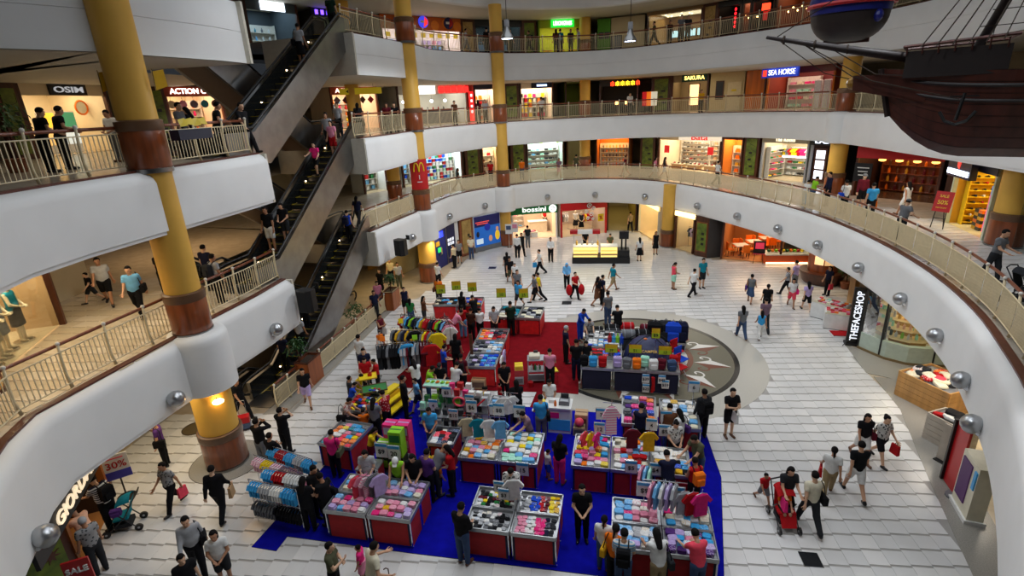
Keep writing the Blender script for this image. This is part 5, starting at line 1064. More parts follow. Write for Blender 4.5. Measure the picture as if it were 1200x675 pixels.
class Pose:
 """a 1.70 m figure facing +y; arms: (forward swing, sideways, elbow, inward turn)"""
 def __init__(s,lean=0,L=(0,0),R=(0,0),la=(5,8,12,0),ra=(5,8,12,0),head=8,sit=False,girth=1.):
  T=rx(-D2(lean)); s.T=T; s.pel=np.array([0,0,.93]); g=s.g=girth
  up=lambda v:s.pel+T@np.array(v,float)
  s.chest=up((0,.0,.32)); s.belly=up((0,.01,.12)); s.neck=up((0,-.01,.54)); s.sh=[up((-.175,0,.47)),up((.175,0,.47))]
  s.hd=T@rx(-D2(head-lean*.35)); s.head=s.neck+s.hd@np.array([0,.03,.145])
  s.hip=[]; s.knee=[]; s.ank=[]; s.toe=[]
  for sx,(th,kn)in((-1,L),(1,R)):
   hp=s.pel+np.array([sx*.09,0,-.02]); k=hp+rx(D2(th))@np.array([sx*.01,0,-.42]); a=k+rx(D2(th-kn))@np.array([0,0,-.41])
   f=rx(D2((th-kn)*.5))@np.array([sx*.025,.15,-.04]); s.hip.append(hp); s.knee.append(k); s.ank.append(a); s.toe.append(a+f)
  dz=-.085-min(a[2]for a in s.ank)+.17 if not sit else 0
  s.el=[]; s.wr=[]; s.fa=[]
  for sx,sh,(fw,ab,el,tw)in((-1,s.sh[0],la),(1,s.sh[1],ra)):
   U=T@ry(-sx*D2(ab))@rx(D2(fw)); e=sh+U@np.array([0,0,-.29]); V=U@rzm(sx*D2(tw))@rx(D2(el)); w=e+V@np.array([0,0,-.25]); s.el.append(e); s.wr.append(w); s.fa.append(V)
  s.dz=dz
  for n in('pel','chest','belly','neck','head'):getattr(s,n)[2]+=dz
  for n in('sh','hip','knee','ank','toe','el','wr'):
   for v in getattr(s,n):v[2]+=dz
 def bounds(s,pad=.16):
  P=np.array([s.pel,s.chest,s.neck,s.head,*s.sh,*s.hip,*s.knee,*s.ank,*s.toe,*s.el,*s.wr]); return P.min(0)-pad,P.max(0)+pad
 def torso(s,p,o=0.):
  Ti=s.T; q=(p-s.pel)@Ti; g=s.g
  d=cap(q,(0,0,.0),(0,.015,.16),.108*g+o,.1*g+o,(1.38,1,1)); d=smin(d,cap(q,(0,.015,.16),(0,.0,.40),.1*g+o,.105*g+o,(1.5,1,1)),.05)
  return smin(d,cap(q,(-.14,-.0,.455),(.14,0,.455),.062+o,.062+o),.05)
 def legs(s,p,o=0.,upto=1.,flare=0.):
  d=None
  for i in(0,1):
   a=cap(p,s.hip[i],s.knee[i],.088*s.g+o,.058+o+flare); b=cap(p,s.knee[i],s.ank[i],.058+o+flare,.04+o+flare)
   c=smin(a,b,.03); d=c if d is None else np.minimum(d,c)
  return d
 def arms(s,p,o=0.,fore=True):
  d=None
  for i in(0,1):
   c=cap(p,s.sh[i],s.el[i],.052+o,.04+o)
   if fore:c=smin(c,cap(p,s.el[i],s.wr[i],.041+o,.028+o),.02)
   d=c if d is None else np.minimum(d,c)
  return d
 def body(s,p):
  d=smin(s.torso(p),s.legs(p),.04); d=smin(d,s.arms(p),.03); d=smin(d,cap(p,s.neck,s.neck+(s.head-s.neck)*.6,.055,.05),.03)
  for i in(0,1):d=smin(d,cap(p,s.ank[i]+np.array([0,-.03,-.04]),s.toe[i],.038,.03),.03)
  return d
def head_sdf(p):
 d=elld(p,(0,-.01,.02),(.076,.096,.1)); d=smin(d,elld(p,(0,.02,-.05),(.056,.07,.075)),.04); d=smin(d,elld(p,(0,.055,-.09),(.03,.03,.025)),.03)
 d=smin(d,cap(p,(0,.088,.015),(0,.108,-.03),.009,.016),.015); d=smin(d,elld(p,(0,.09,-.062),(.024,.012,.008)),.01); d=smin(d,cap(p,(-.035,.08,.03),(.035,.08,.03),.012,.012),.02)
 for x in(-1,1):d=smin(d,elld(p,(x*.078,-.005,-.005),(.012,.022,.034)),.008); d=np.maximum(d,-elld(p,(x*.032,.1,.008),(.017,.016,.01)))
 return smin(d,cap(p,(0,-.02,-.14),(0,-.01,-.03),.05,.05),.03)
HEADV,HEADF=surface_nets(head_sdf,(-.11,-.13,-.16),(.11,.14,.15),.0135)
def hand_sdf(p):
 d=elld(p,(0,0,-.05),(.04,.02,.05))
 for i,(x,L)in enumerate(((-.03,.065),(-.01,.08),(.011,.074),(.03,.055))):
  b=np.array([x,.0,-.085]); m=b+np.array([x*.15,.012,-L*.5]); e=m+np.array([0,.028,-L*.42]); d=smin(d,np.minimum(cap(p,b,m,.0098,.009),cap(p,m,e,.009,.0075)),.006)
 d=smin(d,np.minimum(cap(p,(.03,.005,-.03),(.058,.025,-.065),.013,.011),cap(p,(.058,.025,-.065),(.055,.045,-.095),.011,.009)),.01)
 return smin(d,cap(p,(0,0,.03),(0,0,-.03),.027,.03),.02)
HANDV,HANDF=surface_nets(hand_sdf,(-.06,-.04,-.19),(.085,.075,.05),.0088)
def sphere_pts(c,r,n=6):
 b=MB().ell(c,r,n); return np.array(b.v),b.f
POSES={}
POSE_DEF=dict(stand=dict(),look=dict(la=(12,8,55,35),ra=(12,8,60,35),head=22),walk=dict(L=(24,6),R=(-20,22),la=(-22,7,10,0),ra=(22,7,22,0)),walk2=dict(L=(-20,22),R=(24,6),la=(22,7,22,0),ra=(-22,7,10,0)),reach=dict(lean=14,la=(55,6,25,12),ra=(48,6,30,12),head=28),lean=dict(lean=38,la=(45,6,25,10),ra=(60,6,15,10),head=20,L=(-6,0),R=(6,8)),clasp=dict(la=(14,10,62,48),ra=(14,10,62,48),head=6),photo=dict(la=(70,18,105,35),ra=(70,18,105,35),head=0),phone=dict(ra=(50,30,125,20),la=(4,7,10,0)),push=dict(lean=6,la=(30,4,45,0),ra=(30,4,45,0),L=(14,6),R=(-14,14),head=12),point=dict(ra=(80,20,10,0),la=(5,7,15,0)),rail=dict(lean=10,la=(40,14,50,10),ra=(-4,34,70,0),head=12),sit=dict(L=(82,80),R=(80,82),la=(25,8,45,20),ra=(25,8,45,20),sit=True),carry=dict(la=(20,8,85,50),ra=(25,8,90,55),head=6),hold=dict(L=(16,4),R=(-14,16),la=(3,24,8,0),ra=(12,10,70,30)),crouch=dict(lean=45,L=(70,95),R=(60,90),la=(50,6,30,10),ra=(55,6,30,10),head=10),step=dict(L=(30,30),R=(-4,4),la=(10,8,40,10),ra=(40,18,30,0)))
def mesh_np(name,parts,mats):
 """parts: list of (verts, faces, material index) joined into one mesh"""
 vs=[]; fs=[]; mi=[]; n=0
 for v,f,k in parts:vs.append(np.asarray(v)); fs+=[tuple(int(i)+n for i in q)for q in f]; mi+=[k]*len(f); n+=len(v)
 me=bpy.data.meshes.new(name); me.from_pydata(np.concatenate(vs).tolist(),[],fs)
 for m in mats:me.materials.append(m)
 me.polygons.foreach_set('material_index',mi); me.polygons.foreach_set('use_smooth',[True]*len(fs)); me.update(); return me
EYEM=mat('eye_dark',(24,18,16),.3,var=0); LIPM=mat('lips',(150,78,72),.5,var=0)
SKIN=[mat('skin_a',(202,154,122),.55,var=.03),mat('skin_b',(176,126,94),.55,var=.03),mat('skin_c',(216,172,140),.55,var=.03)]
PM={}
GR=.027
def pose(n):
 if n not in POSES:POSES[n]=Pose(**POSE_DEF[n])
 return POSES[n]
def pmesh(pn,k):
 key=(pn,k)
 if key in PM:return PM[key]
 s=pose(pn); lo,hi=s.bounds(); z0=s.dz
 if k=='body':
  v,f=surface_nets(s.body,lo,hi,GR); parts=[(v,f,0),(HEADV@s.hd.T+s.head,HEADF,0)]
  for i in(0,1):
   hv=HANDV.copy()
   if i==0:hv[:,0]*=-1
   else:pass
   hf=HANDF if i==1 else HANDF[:,::-1]; parts.append((hv@s.fa[i].T+s.wr[i],hf,0))
  for x in(-1,1):e,ef=sphere_pts((x*.032,.082,.008),(.013,.01,.008)); parts.append((e@s.hd.T+s.head,ef,1))
  e,ef=sphere_pts((0,.094,-.062),(.022,.008,.006)); parts.append((e@s.hd.T+s.head,ef,2))
  me=mesh_np('person',parts,[SKIN[0],EYEM,LIPM])
 elif k in('tee','long','vest'):
  def fn(p):
   d=s.torso(p,.02)
   if k=='tee':
    for i in(0,1):
     e=s.sh[i]+(s.el[i]-s.sh[i])*.62; d=smin(d,np.maximum(cap(p,s.sh[i],s.el[i],.07,.062),(p-e)@((s.el[i]-s.sh[i])/.29)),.02)
   elif k=='long':
    d=smin(d,np.maximum(s.arms(p,.017),np.minimum((p-s.wr[0])@(s.wr[0]-s.el[0]),(p-s.wr[1])@(s.wr[1]-s.el[1]))*4-.0),.02)
   hem=s.pel+s.T@np.array([0,0,-.1]); d=np.maximum(d,(p-hem)@(s.T@np.array([0,0,-1.])))
   return np.maximum(d,-(np.linalg.norm(p-s.neck-s.T@np.array([0,.02,.03]),axis=1)-.075))
  v,f=surface_nets(fn,lo,hi,GR); me=mesh_np('shirt',[(v,f,0)],[fab('white')])
 elif k in('trousers','shorts'):
  def fn(p):
   q=(p-s.pel)@s.T; d=np.maximum(cap(q,(0,0,-.04),(0,.01,.1),.128,.118,(1.38,1,1)),q[:,2]-.09); L=s.legs(p,.02,flare=.012 if k=='shorts' else .004)
   for i in(0,1):pass
   if k=='shorts':
    cut=[]
    for i in(0,1):
     m=s.hip[i]+(s.knee[i]-s.hip[i])*.92; cut.append(np.maximum(cap(p,s.hip[i],s.knee[i],.112,.088),(p-m)@((s.knee[i]-s.hip[i])/.42)))
    L=np.minimum(*cut)
   else:
    for i in(0,1):pass
    L=np.maximum(L,-(p[:,2]-.05))
   return smin(d,L,.03)
  v,f=surface_nets(fn,lo,hi,GR); me=mesh_np(k,[(v,f,0)],[fab('black')])
 elif k=='skirt':
  kn=(s.knee[0]+s.knee[1])/2; top=s.pel+np.array([0,0,.06])
  def fn(p):
   d=smin(cap(p,top,s.knee[0]+np.array([0,0,.02]),.14,.13),cap(p,top,s.knee[1]+np.array([0,0,.02]),.14,.13),.08); d=smin(d,cap(p,top,kn,.13,.15),.06)
   d=np.maximum(d,p[:,2]-top[2]-.03); return np.maximum(d,kn[2]-.02-p[:,2])
  v,f=surface_nets(fn,lo,hi,GR); me=mesh_np('skirt',[(v,f,0)],[fab('black')])
 elif k.startswith('hair'):
  kind=k[5:]
  def fn(p):
   d=elld(p,(0,-.018,.032),(.09,.106,.104)); d=np.maximum(d,np.minimum(p[:,1]-.02+(p[:,2]<.055)*.0,.075-p[:,2]+.0)*1.0)
   d=np.maximum(d,-(p[:,2]+(.06 if kind!='short' else .03)+np.maximum(0,p[:,1])*1.2))
   if kind=='long':d=smin(d,cap(p,(0,-.055,-.02),(0,-.085,-.27),.075,.055,(1.25,1,1)),.03)
   if kind=='tail':d=smin(d,cap(p,(0,-.1,.04),(0,-.15,-.16),.035,.02),.02)
   if kind=='bun':d=smin(d,elld(p,(0,-.09,.1),(.05,.05,.045)),.02)
   if kind=='scarf':
    d=elld(p,(0,-.01,.02),(.094,.112,.118)); d=np.maximum(d,-elld(p,(0,.12,-.015),(.055,.06,.075))); d=smin(d,cap(p,(0,-.0,-.08),(0,.0,-.2),.075,.12,(1.3,1,1)),.04)
   return d
  v,f=surface_nets(fn,(-.2,-.22,-.4),(.2,.14,.18),.016 if kind!='scarf' else .02); v=v@s.hd.T+s.head; me=mesh_np('hair',[(v,f,0)],[fab('hair')])
 elif k=='cap':
  m=MB().ell((0,-.015,.055),(.096,.112,.085),14); m.add([(-.07,.08,.06),(.07,.08,.06),(.055,.17,.045),(-.055,.17,.045)],[(0,1,2,3)]); v=np.array(m.v)@s.hd.T+s.head; me=mesh_np('cap',[(v,m.f,0)],[fab('grey')])
 elif k in('shoe0','shoe1'):
  i=int(k[-1]); a=s.ank[i]; t=s.toe[i]
  v,f=surface_nets(lambda p:np.maximum(smin(cap(p,a+np.array([0,-.035,-.045]),t+np.array([0,.01,-.004]),.047,.04),cap(p,a,a+np.array([0,-.02,-.03]),.045,.045),.02),-(p[:,2]-min(a[2]-.085,t[2]-.045))),np.minimum(a,t)-.12,np.maximum(a,t)+.1,.02); me=mesh_np('shoe',[(v,f,0)],[plas('black')])
 PM[key]=me; return me
BAGM={}
def bag_mesh(k):
 if k in BAGM:return BAGM[k]
 if k=='backpack':m=rbox((.3,.17,.42),.25); m.add(*(lambda b:(b.v,b.f))(MB().box((0,-.1,.14),(.22,.06,.2)))); me=m.mesh('backpack',[fab('black')])
 elif k=='shoulder':me=rbox((.12,.34,.26),.2).mesh('shoulder_bag',[fab('black')])
 elif k=='carrier':me=MB().add([(-.05,-.14,0),(.05,-.14,0),(.05,.14,0),(-.05,.14,0),(-.03,-.13,.32),(.03,-.13,.32),(.03,.13,.32),(-.03,.13,.32)],[(3,2,1,0),(4,5,6,7),(0,1,5,4),(1,2,6,5),(2,3,7,6),(3,0,4,7)]).mesh('carrier_bag',[fab('white')])
 elif k=='bigbag':me=MB().ell((0,0,.3),(.22,.26,.32),12).mesh('carrier_bag',[fab('red')],True)
 BAGM[k]=me; return me
BNAME=dict(backpack='backpack',shoulder='shoulder_bag',carrier='carrier_bag',bigbag='carrier_bag')
def bag_for(pn,loc,rz,sc,kind,c,label,side=1):
 s=pose(pn); M=Matrix.Translation(loc)@Matrix.Rotation(rz,4,'Z')@Matrix.Scale(sc,4)
 if kind=='backpack':q=s.pel+s.T@np.array([0,-.215,.08])
 elif kind=='shoulder':q=s.pel+np.array([side*.24,-.03,-.08])
 else:q=s.wr[0 if side<0 else 1]+np.array([0,.0,-.08-(.36 if kind=='carrier' else .68)]); q[2]=max(q[2],.02)
 o=obj(BNAME[kind],bag_mesh(kind),None,fab(c)); tag(o,label,'bag'); o.location=M@Vector(q); o.rotation_euler=(0,0,rz); o.scale=(sc,)*3
 st=fab('black' if c!='black' else 'charcoal')
 if kind=='backpack':
  for x in(-.1,.1):part('strap',MB().tube([(x,.08,.4),(x,.2,.48),(x,.34,.38),(x,.33,.15),(x,.1,.06)],.016,5),st,o)
 elif kind=='shoulder':part('strap',MB().tube([(0,-.1,.25),(-side*.06,-.08,.55),(-side*.1,0,.66),(-side*.06,.08,.55),(0,.1,.25)],.012,5),st,o)
 else:part('handle',MB().tube([(0,-.06,.3),(0,0,.4),(0,.06,.3)]if kind=='carrier' else[(0,-.06,.58),(0,0,.7),(0,.06,.58)],.01,5),st,o)
 return o
NP=[0]; BAGS={}
def person(loc,H,hdg,pn,hair,top,tc,bot,bc,label,bag=None,shoes=None,skin=None,hairc='hair',capc=None):
 """hdg: degrees, 0 = to the right of the picture, 90 = away from the camera"""
 k=NP[0]=NP[0]+1; sc=H/1.70; rz=math.radians(hdg-90)
 lat=1. if H>1.3 else 1.12
 b=obj('person',pmesh(pn,'body'),None,SKIN[k%3]if skin is None else SKIN[skin]); b.location=loc; b.rotation_euler=(0,0,rz); b.scale=(sc*lat,sc*lat,sc)
 tag(b,label,'person')
 if hair=='cap':obj('hair',pmesh(pn,'hair_short'),b,fab(hairc)); obj('cap',pmesh(pn,'cap'),b,fab(capc or 'grey'))
 elif hair=='scarf':obj('headscarf',pmesh(pn,'hair_scarf'),b,fab(hairc))
 elif hair:obj('hair',pmesh(pn,'hair_'+hair),b,fab(hairc))
 if top:obj('shirt',pmesh(pn,top),b,cloth(tc))
 if bot:obj(bot,pmesh(pn,bot),b,cloth(bc))
 for i in(0,1):obj('shoe',pmesh(pn,'shoe%d'%i),b,plas(shoes or('black' if bc in('black','charcoal','navy')else 'brown')))
 if bag:BAGS[b.name]=bag_for(pn,Vector(loc),rz,sc,*bag)
 return b
def P(u,w,H,*a,z=0.,**k):
 """stand a figure of height H where its head top shows at pixel (u, w)"""
 x,y=G(u,w,z+H); return person((x,y,z),H,*a,**k)
def PR(lv,u,off,H,*a,**k):
 """stand a figure on a gallery, `off` metres behind the edge"""
 R=offs(RING[lv][0],-off); s=on_poly(R,u,LV[lv]+1.4); p,_=along(R,s); return person((p[0],p[1],LV[lv]+(.016 if lv==2 else 0)),H,*a,**k)
T_,S_,K_='trousers','shorts','skirt'
# ------------------------------------------------------------------ ground floor, right
P(1018,484,1.6,-100,'walk','long','tee','black',S_,'white','woman in black top and white shorts walking toward the camera on the right',bag=('shoulder','maroon','dark red shoulder bag of the woman in black and white',-1))
P(1040,486,1.6,-80,'walk2','bun','tee','spotted',S_,'black','woman in white printed shirt and black knee shorts, hair tied up',bag=('carrier','red','red carrier bag held by the woman in the white printed shirt',-1))
P(1011.6,517.5,1.72,80,'walk','short','tee','black',S_,'white','man in black shirt and white shorts walking away on the right',shoes='black')
P(979,524,1.55,60,'walk2','tail','tee','white',T_,'khaki','woman in white top and tan trousers with a ponytail',bag=('carrier','red','small red bag held by the woman in tan trousers',-1))
P(957,553,1.68,88,'walk','short','tee','cream',T_,'charcoal','balding man in cream shirt and dark trousers seen from behind',bag=('shoulder','black','black shoulder bag of the man in the cream shirt',1))
P(926,545,1.58,-95,'push','long','tee','charcoal',K_,'black','woman in dark dress pushing the red stroller',bag=('carrier','hotpink','pink bag hanging from the stroller pusher',1))
P(898,554,.95,-80,'walk','short','tee','red',S_,'grey','toddler in red top and grey shorts beside the stroller')
P(859,456,1.72,-85,'carry','short','tee','black',S_,'black','man in black shirt and long black shorts crossing right of the stalls',bag=('carrier','white','white plastic bag beside the man in long black shorts',-1),shoes='brown')
# around the medallion
P(872,358,1.58,85,'walk','long','tee','grey',T_,'denim','woman in grey shirt and jeans swinging her arm near the medallion')
P(894,364,1.35,75,'walk2','long','vest','sky',T_,'white','girl in bright blue top and white trousers near the medallion')
P(899,349,1.68,80,'walk','short','tee','mauve',T_,'charcoal','man in grey brown shirt walking with the girl in blue')
P(901,334,1.6,70,'stand','tail','tee','black',T_,'black','woman all in black ahead of the family near the medallion')
P(882,321,1.6,60,'walk','bun','vest','grey',K_,'denim','woman in grey top and denim skirt with a purple bag',bag=('shoulder','purple','purple bag of the woman in the denim skirt',-1))
P(925,313,1.6,150,'walk2','short','tee','stripes',T_,'black','boy in striped shirt walking left before the juice stall')
P(934.7,306,1.72,120,'stand','short','tee','lilac',T_,'grey','man in pale lilac shirt behind the striped boy')
P(931,326,1.55,-110,'walk','long','tee','white',S_,'coral','girl in white top and short red shorts with a pink bag',bag=('shoulder','hotpink','pink shoulder bag of the girl in white',-1))
P(949,329.7,1.55,80,'walk','long','tee','lilac',S_,'black','woman in mauve top and black shorts beside the white cabinets')
P(974,312.5,1.6,200,'stand','long','tee','navy',T_,'black','woman in dark clothes by the flowering plant',bag=('carrier','coral','red and white bag of the woman by the plant',-1))
P(790.5,308,1.58,10,'look','tail','vest','coral',S_,'mint','woman in coral top and pale shorts walking right past the kiosk')
P(814,314.7,1.6,25,'walk','bun','tee','white',T_,'black','woman in white shirt and black trousers striding right')
P(824.5,303.3,1.75,-80,'stand','short','tee','teal',S_,'charcoal','man in teal shirt and dark shorts before the map pillar')
P(769,271.7,1.62,-90,'stand','long','vest','black',K_,'black','woman in a black dress near the lit corner shop')
P(750,279,1.6,90,'stand','long','tee','white',K_,'black','woman in white blouse and black skirt right of the kiosk',bag=('carrier','brown','brown bag of the woman in the black skirt',1))
P(739,248,1.68,90,'walk','short','tee','khaki',T_,'black','man in khaki shirt walking down the far corridor')
P(718.7,308.7,1.65,15,'walk','short','tee','teal',S_,'khaki','man in turquoise shirt and khaki shorts below the kiosk')
P(673.8,319,1.58,-60,'hold','short','tee','red',T_,'black','woman in red top carrying two big red bags')
for sd,lb in((-1,'left'),(1,'right')):
 x,y=G(673.8,319,1.58); o=obj('carrier_bag',bag_mesh('bigbag'),None,fab('red'),(x+sd*.34,y-.1,.3)); tag(o,'big red bag in the %s hand of the woman in red'%lb,'bag'); o.scale=(.8,.8,1.0); part('handle',MB().tube([(0,-.06,.58),(0,0,.7),(0,.06,.58)],.01,5),fab('maroon'),o)
P(664,308,1.58,-95,'look','scarf','long','lightblue',T_,'black','woman in pale blue headscarf walking below the kiosk',hairc='lightblue')
P(645,278.7,1.7,-90,'clasp','short','long','white',T_,'black','man in white shirt and dark tie facing the camera left of the kiosk')
P(632,292,1.7,185,'walk','short','tee','white',T_,'black','man in white shirt striding left with a blue bag',bag=('carrier','sky','small blue bag of the man striding left',1))
P(605.5,275,1.7,80,'stand','short','long','white',T_,'black','man in white shirt standing in front of the notice boards')
P(610.5,272.5,1.72,-70,'walk','short','long','black',T_,'black','man in black suit beside the notice boards')
P(618,265,1.68,90,'stand','short','tee','charcoal',T_,'grey','man in dark shirt at the doorway of the green signed shop')
P(593.7,296.3,1.6,95,'stand','long','tee','black',T_,'black','long haired woman in black left of the man with the green bag')
P(596.7,301,1.7,-80,'walk','short','tee','black',S_,'olive','man in black shirt and olive shorts with a green bag',bag=('carrier','mint','pale green bag of the man in olive shorts',-1))
P(603,309,1.3,-90,'stand','short','tee','white',S_,'charcoal','child in white behind the man in grey shirt')
P(605.5,316.7,1.62,-80,'stand','short','tee','grey',T_,'charcoal','man in grey shirt ahead of the boy in bright blue')
P(607,328,1.6,-120,'walk2','short','tee','sky',S_,'charcoal','boy in bright blue shirt and dark shorts by the yellow price cards')
P(626,321,1.62,190,'walk','short','tee','grey',S_,'black','woman in grey shirt and black shorts striding left behind the red stall')
P(630.5,319,1.68,175,'walk2','short','tee','yellow',T_,'black','man in yellow shirt and black trousers behind the woman in grey')
P(537,281.7,1.65,-90,'stand','short','tee','grey',S_,'black','man in grey shirt queueing beside the dark blue panel')
P(531,287,1.62,150,'stand','short','tee','beige',T_,'black','woman in pale top queueing for the cash machine')
P(551,277,1.68,-85,'look','short','tee','cream',T_,'denim','man in cream shirt and jeans leaning by the ochre map panel')
P(515.5,285,1.68,160,'look','short','tee','tan',T_,'denim','man in tan shirt using the cash machine')
P(512,308,1.6,60,'stand','short','tee','white',T_,'black','man in white shirt right of the banner column base')
P(715,274,1.6,-90,'look','short','tee','olive',T_,'black','kiosk attendant in olive shirt behind the glowing counter')
P(686,270,1.6,-90,'look','short','tee','black',T_,'black','kiosk attendant in black behind the striped canopy')
P(512.5,325,1.62,80,'stand','tail','tee','orange',T_,'charcoal','woman in orange shirt behind the yellow price cards',bag=('shoulder','brown','brown bag of the woman in orange',-1))
P(712.7,342.7,1.7,110,'stand','short','tee','grey',T_,'denim','man in grey shirt behind the camping stall')
P(700.5,324,1.62,20,'walk','long','vest','brown',K_,'brown','woman in a brown dress walking past the camping stall')
P(706,323,1.66,15,'stand','short','tee','navy',T_,'black','man in navy beside the woman in the brown dress',bag=('backpack','black','black backpack of the man beside the brown dress'))
# ------------------------------------------------------------------ ground floor, left
P(180.6,494,1.62,-160,'phone','short','tee','purple',T_,'black','woman in purple top with hand at her head left of the near column',bag=('shoulder','black','black bag of the woman in purple',-1))
P(189.3,540.7,1.6,-110,'walk','short','tee','greypat',T_,'black','woman in grey patterned blouse carrying pink and green bags',bag=('carrier','coral','pink carrier bag of the woman in grey pattern',-1))
P(245.6,546,1.7,100,'walk','short','long','black',T_,'black','man in black long sleeves walking away with a tan bag',bag=('carrier','tan','tan paper bag of the man in black sleeves',1))
P(215,604,1.72,-60,'walk','short','long','silver',T_,'black','man in pale grey long sleeves at the bottom left',bag=('shoulder','black','black bag of the man in pale grey sleeves',-1))
P(249,623,1.6,-70,'clasp','long','tee','white',S_,'charcoal','woman in white blouse with long hair at the bottom left')
P(210.4,651,1.6,-40,'stand','short','tee','black',T_,'denim','boy in black vest over green at the bottom edge')
P(298.7,492,1.7,75,'photo','short','long','black',T_,'grey','man in black jacket taking a photograph beside the near column')
P(314,509,1.6,70,'carry','short','long','black',T_,'black','woman in black with folded arms beside the photographing man')
P(326.7,479,1.68,75,'photo','short','tee','black',T_,'black','man in black with raised hands right of the photographing pair')
P(353,431,1.6,-70,'walk','short','tee','black',S_,'lilac','woman in black top and white pants walking past the planter box')
P(274.6,443,1.68,-20,'walk','short','tee','black',T_,'black','man in black with a backpack walking behind the near column',bag=('backpack','charcoal','dark backpack of the man behind the near column'))
P(384,637.4,1.58,0,'carry','short','tee','olive',T_,'black','woman in olive top with folded arms at the bottom edge')
P(430,641,1.68,40,'rail','short','tee','cream',T_,'denim','balding man in cream shirt at the bottom edge holding a cane')
P(420,640,1.0,180,'stand','bun','tee','hotpink',K_,'pink','small girl in pink with a hair bow at the bottom edge')
person((-11.0,11.45,0),1.7,160,'reach','short','tee','stripes',T_,'black','man in striped top bending into the bottom left shop',bag=('backpack','black','black backpack of the man bending into the shop'))
person((-10.75,10.45,0),1.6,170,'reach','short','tee','peach',T_,'navy','woman in peach shirt at the bottom left shop door')
person((-10.35,10.05,0),1.62,150,'stand','short','tee','greypat',T_,'charcoal','grey haired woman at the bottom left shop door',hairc='silver')
# ------------------------------------------------------------------ stalls: front and right
P(682,569,1.65,-95,'clasp','tail','tee','black',T_,'black','saleswoman in black with clasped hands standing on the blue carpet')
P(655,511.5,1.6,60,'look','long','tee','black',T_,'hotpink','woman with very long hair in black top and pink leggings')
P(641.5,527.6,1.0,20,'stand','short','tee','white',S_,'blue','toddler in white shirt and blue shorts beside the pink leggings')
P(597,547.5,1.6,-95,'reach','short','tee','spotted',T_,'black','woman in black and white blouse behind the dark underwear table')
P(538,592.5,1.72,60,'look','short','long','black',T_,'denim','man in black jacket and jeans left of the dark underwear table')
P(712.8,607.5,1.5,70,'stand','tail','tee','white',T_,'denim','girl in white with a ponytail at the front pastel table')
P(721,614,1.6,60,'look','tail','tee','orange',T_,'black','woman in orange patterned top at the front pastel table',bag=('shoulder','mustard','yellow bag of the woman in orange at the front table',-1))
P(731.6,624,1.68,75,'look','short','tee','bluestripes',T_,'denim','man in blue and white stripes at the front pastel table',bag=('backpack','black','black backpack of the man in blue and white stripes'))
P(774,629,1.62,95,'reach','long','tee','white',T_,'khaki','woman in white shirt with long black hair at the front right table',bag=('shoulder','charcoal','dark bag of the long haired woman in white',1))
P(821,626,1.62,100,'reach','short','tee','coral',T_,'denim','woman in bright coral shirt and jeans at the front right table')
P(821.5,506.5,1.72,205,'reach','short','tee','olive',T_,'denim','man in olive shirt and jeans at the right end of the stalls')
P(816,538,1.55,100,'look','short','vest','red',S_,'black','boy in red vest and black shorts with an orange backpack',bag=('backpack','orange','orange backpack of the boy in the red vest'))
P(784.6,533,1.62,90,'reach','short','tee','navy',T_,'black','person in navy shirt at the middle right table seen from behind')
P(792,492.7,1.58,-90,'look','bun','tee','spotted',T_,'charcoal','woman in white patterned blouse facing the camera at the right stalls')
P(797,475,1.6,120,'look','long','tee','white',T_,'charcoal','woman in white with a shoulder strap at the right rear table',bag=('shoulder','purple','violet strapped bag at the right rear table',1))
P(783.7,469,1.68,70,'reach','short','tee','brown',T_,'denim','man in brown shirt at the right rear table')
P(751,469.7,1.68,60,'look','short','vest','navy',T_,'black','person in sleeveless navy top beside the stacked towels')
P(815,457,1.72,100,'stand','short','long','charcoal',T_,'black','man in dark jacket at the corner of the right stalls',bag=('backpack','black','black backpack of the man in the dark jacket'))
# ------------------------------------------------------------------ stalls: left and middle
P(526,522.7,1.62,170,'look','long','tee','red',T_,'black','woman in red shirt between the middle tables')
P(498,528.7,1.66,60,'look','short','tee','purple',T_,'black','person in purple top seen from behind between the tables')
P(504.7,523,1.68,40,'lean',None,'tee','grey',T_,'charcoal','bald man in grey shirt bending over the dark clothes table')
P(511,542,1.1,50,'stand','short','tee','orange',S_,'black','child in orange shirt between the tables')
P(480.7,535,1.62,-90,'look','long','tee','black',T_,'black','long haired woman in black reading behind the pink baby table')
P(459,538,1.62,-90,'reach','cap','vest','lime',T_,'black','woman in lime top and white cap behind the pink baby table',capc='white')
P(426,528.7,1.6,-90,'look','long','tee','silver',T_,'black','woman in pale grey shirt beside the tower of boxes')
P(431,501,1.4,0,'reach','long','tee','yellow',S_,'maroon','girl in yellow shirt and dark red shorts')
P(508.7,473,1.6,-95,'look','short','tee','sky',T_,'denim','woman in light blue printed shirt behind the dark clothes table')
P(436,468,1.6,80,'look','long','tee','grey',T_,'black','long haired woman in grey at the toy table')
P(424.7,481,1.1,100,'look','short','tee','orange',S_,'charcoal','small child in orange top near the toy table')
P(401.3,465.3,1.58,-10,'reach','short','tee','floral',T_,'charcoal','woman in floral blouse at the left end of the stalls',bag=('shoulder','black','black strapped bag of the woman in floral blouse',1))
P(449.3,458.7,1.6,150,'look','short','tee','redfloral',T_,'black','woman in red patterned shirt at the yellow toy counter')
P(408.7,449,1.25,20,'reach','short','tee','blue',S_,'maroon','boy in blue shirt at the toy table')
P(408,442,1.4,30,'stand','short','tee','charcoal',T_,'charcoal','dark haired boy behind the boy in blue')
P(417.3,437.3,1.3,-20,'reach','short','vest','yellow',S_,'yellow','child in sleeveless yellow at the toy table')
P(426,418.7,1.6,-70,'look','short','tee','red',T_,'black','toy demonstrator in red polo behind the yellow tray')
P(439,421,1.45,200,'look','short','long','red',T_,'black','boy in red and white jacket beside the yellow tray')
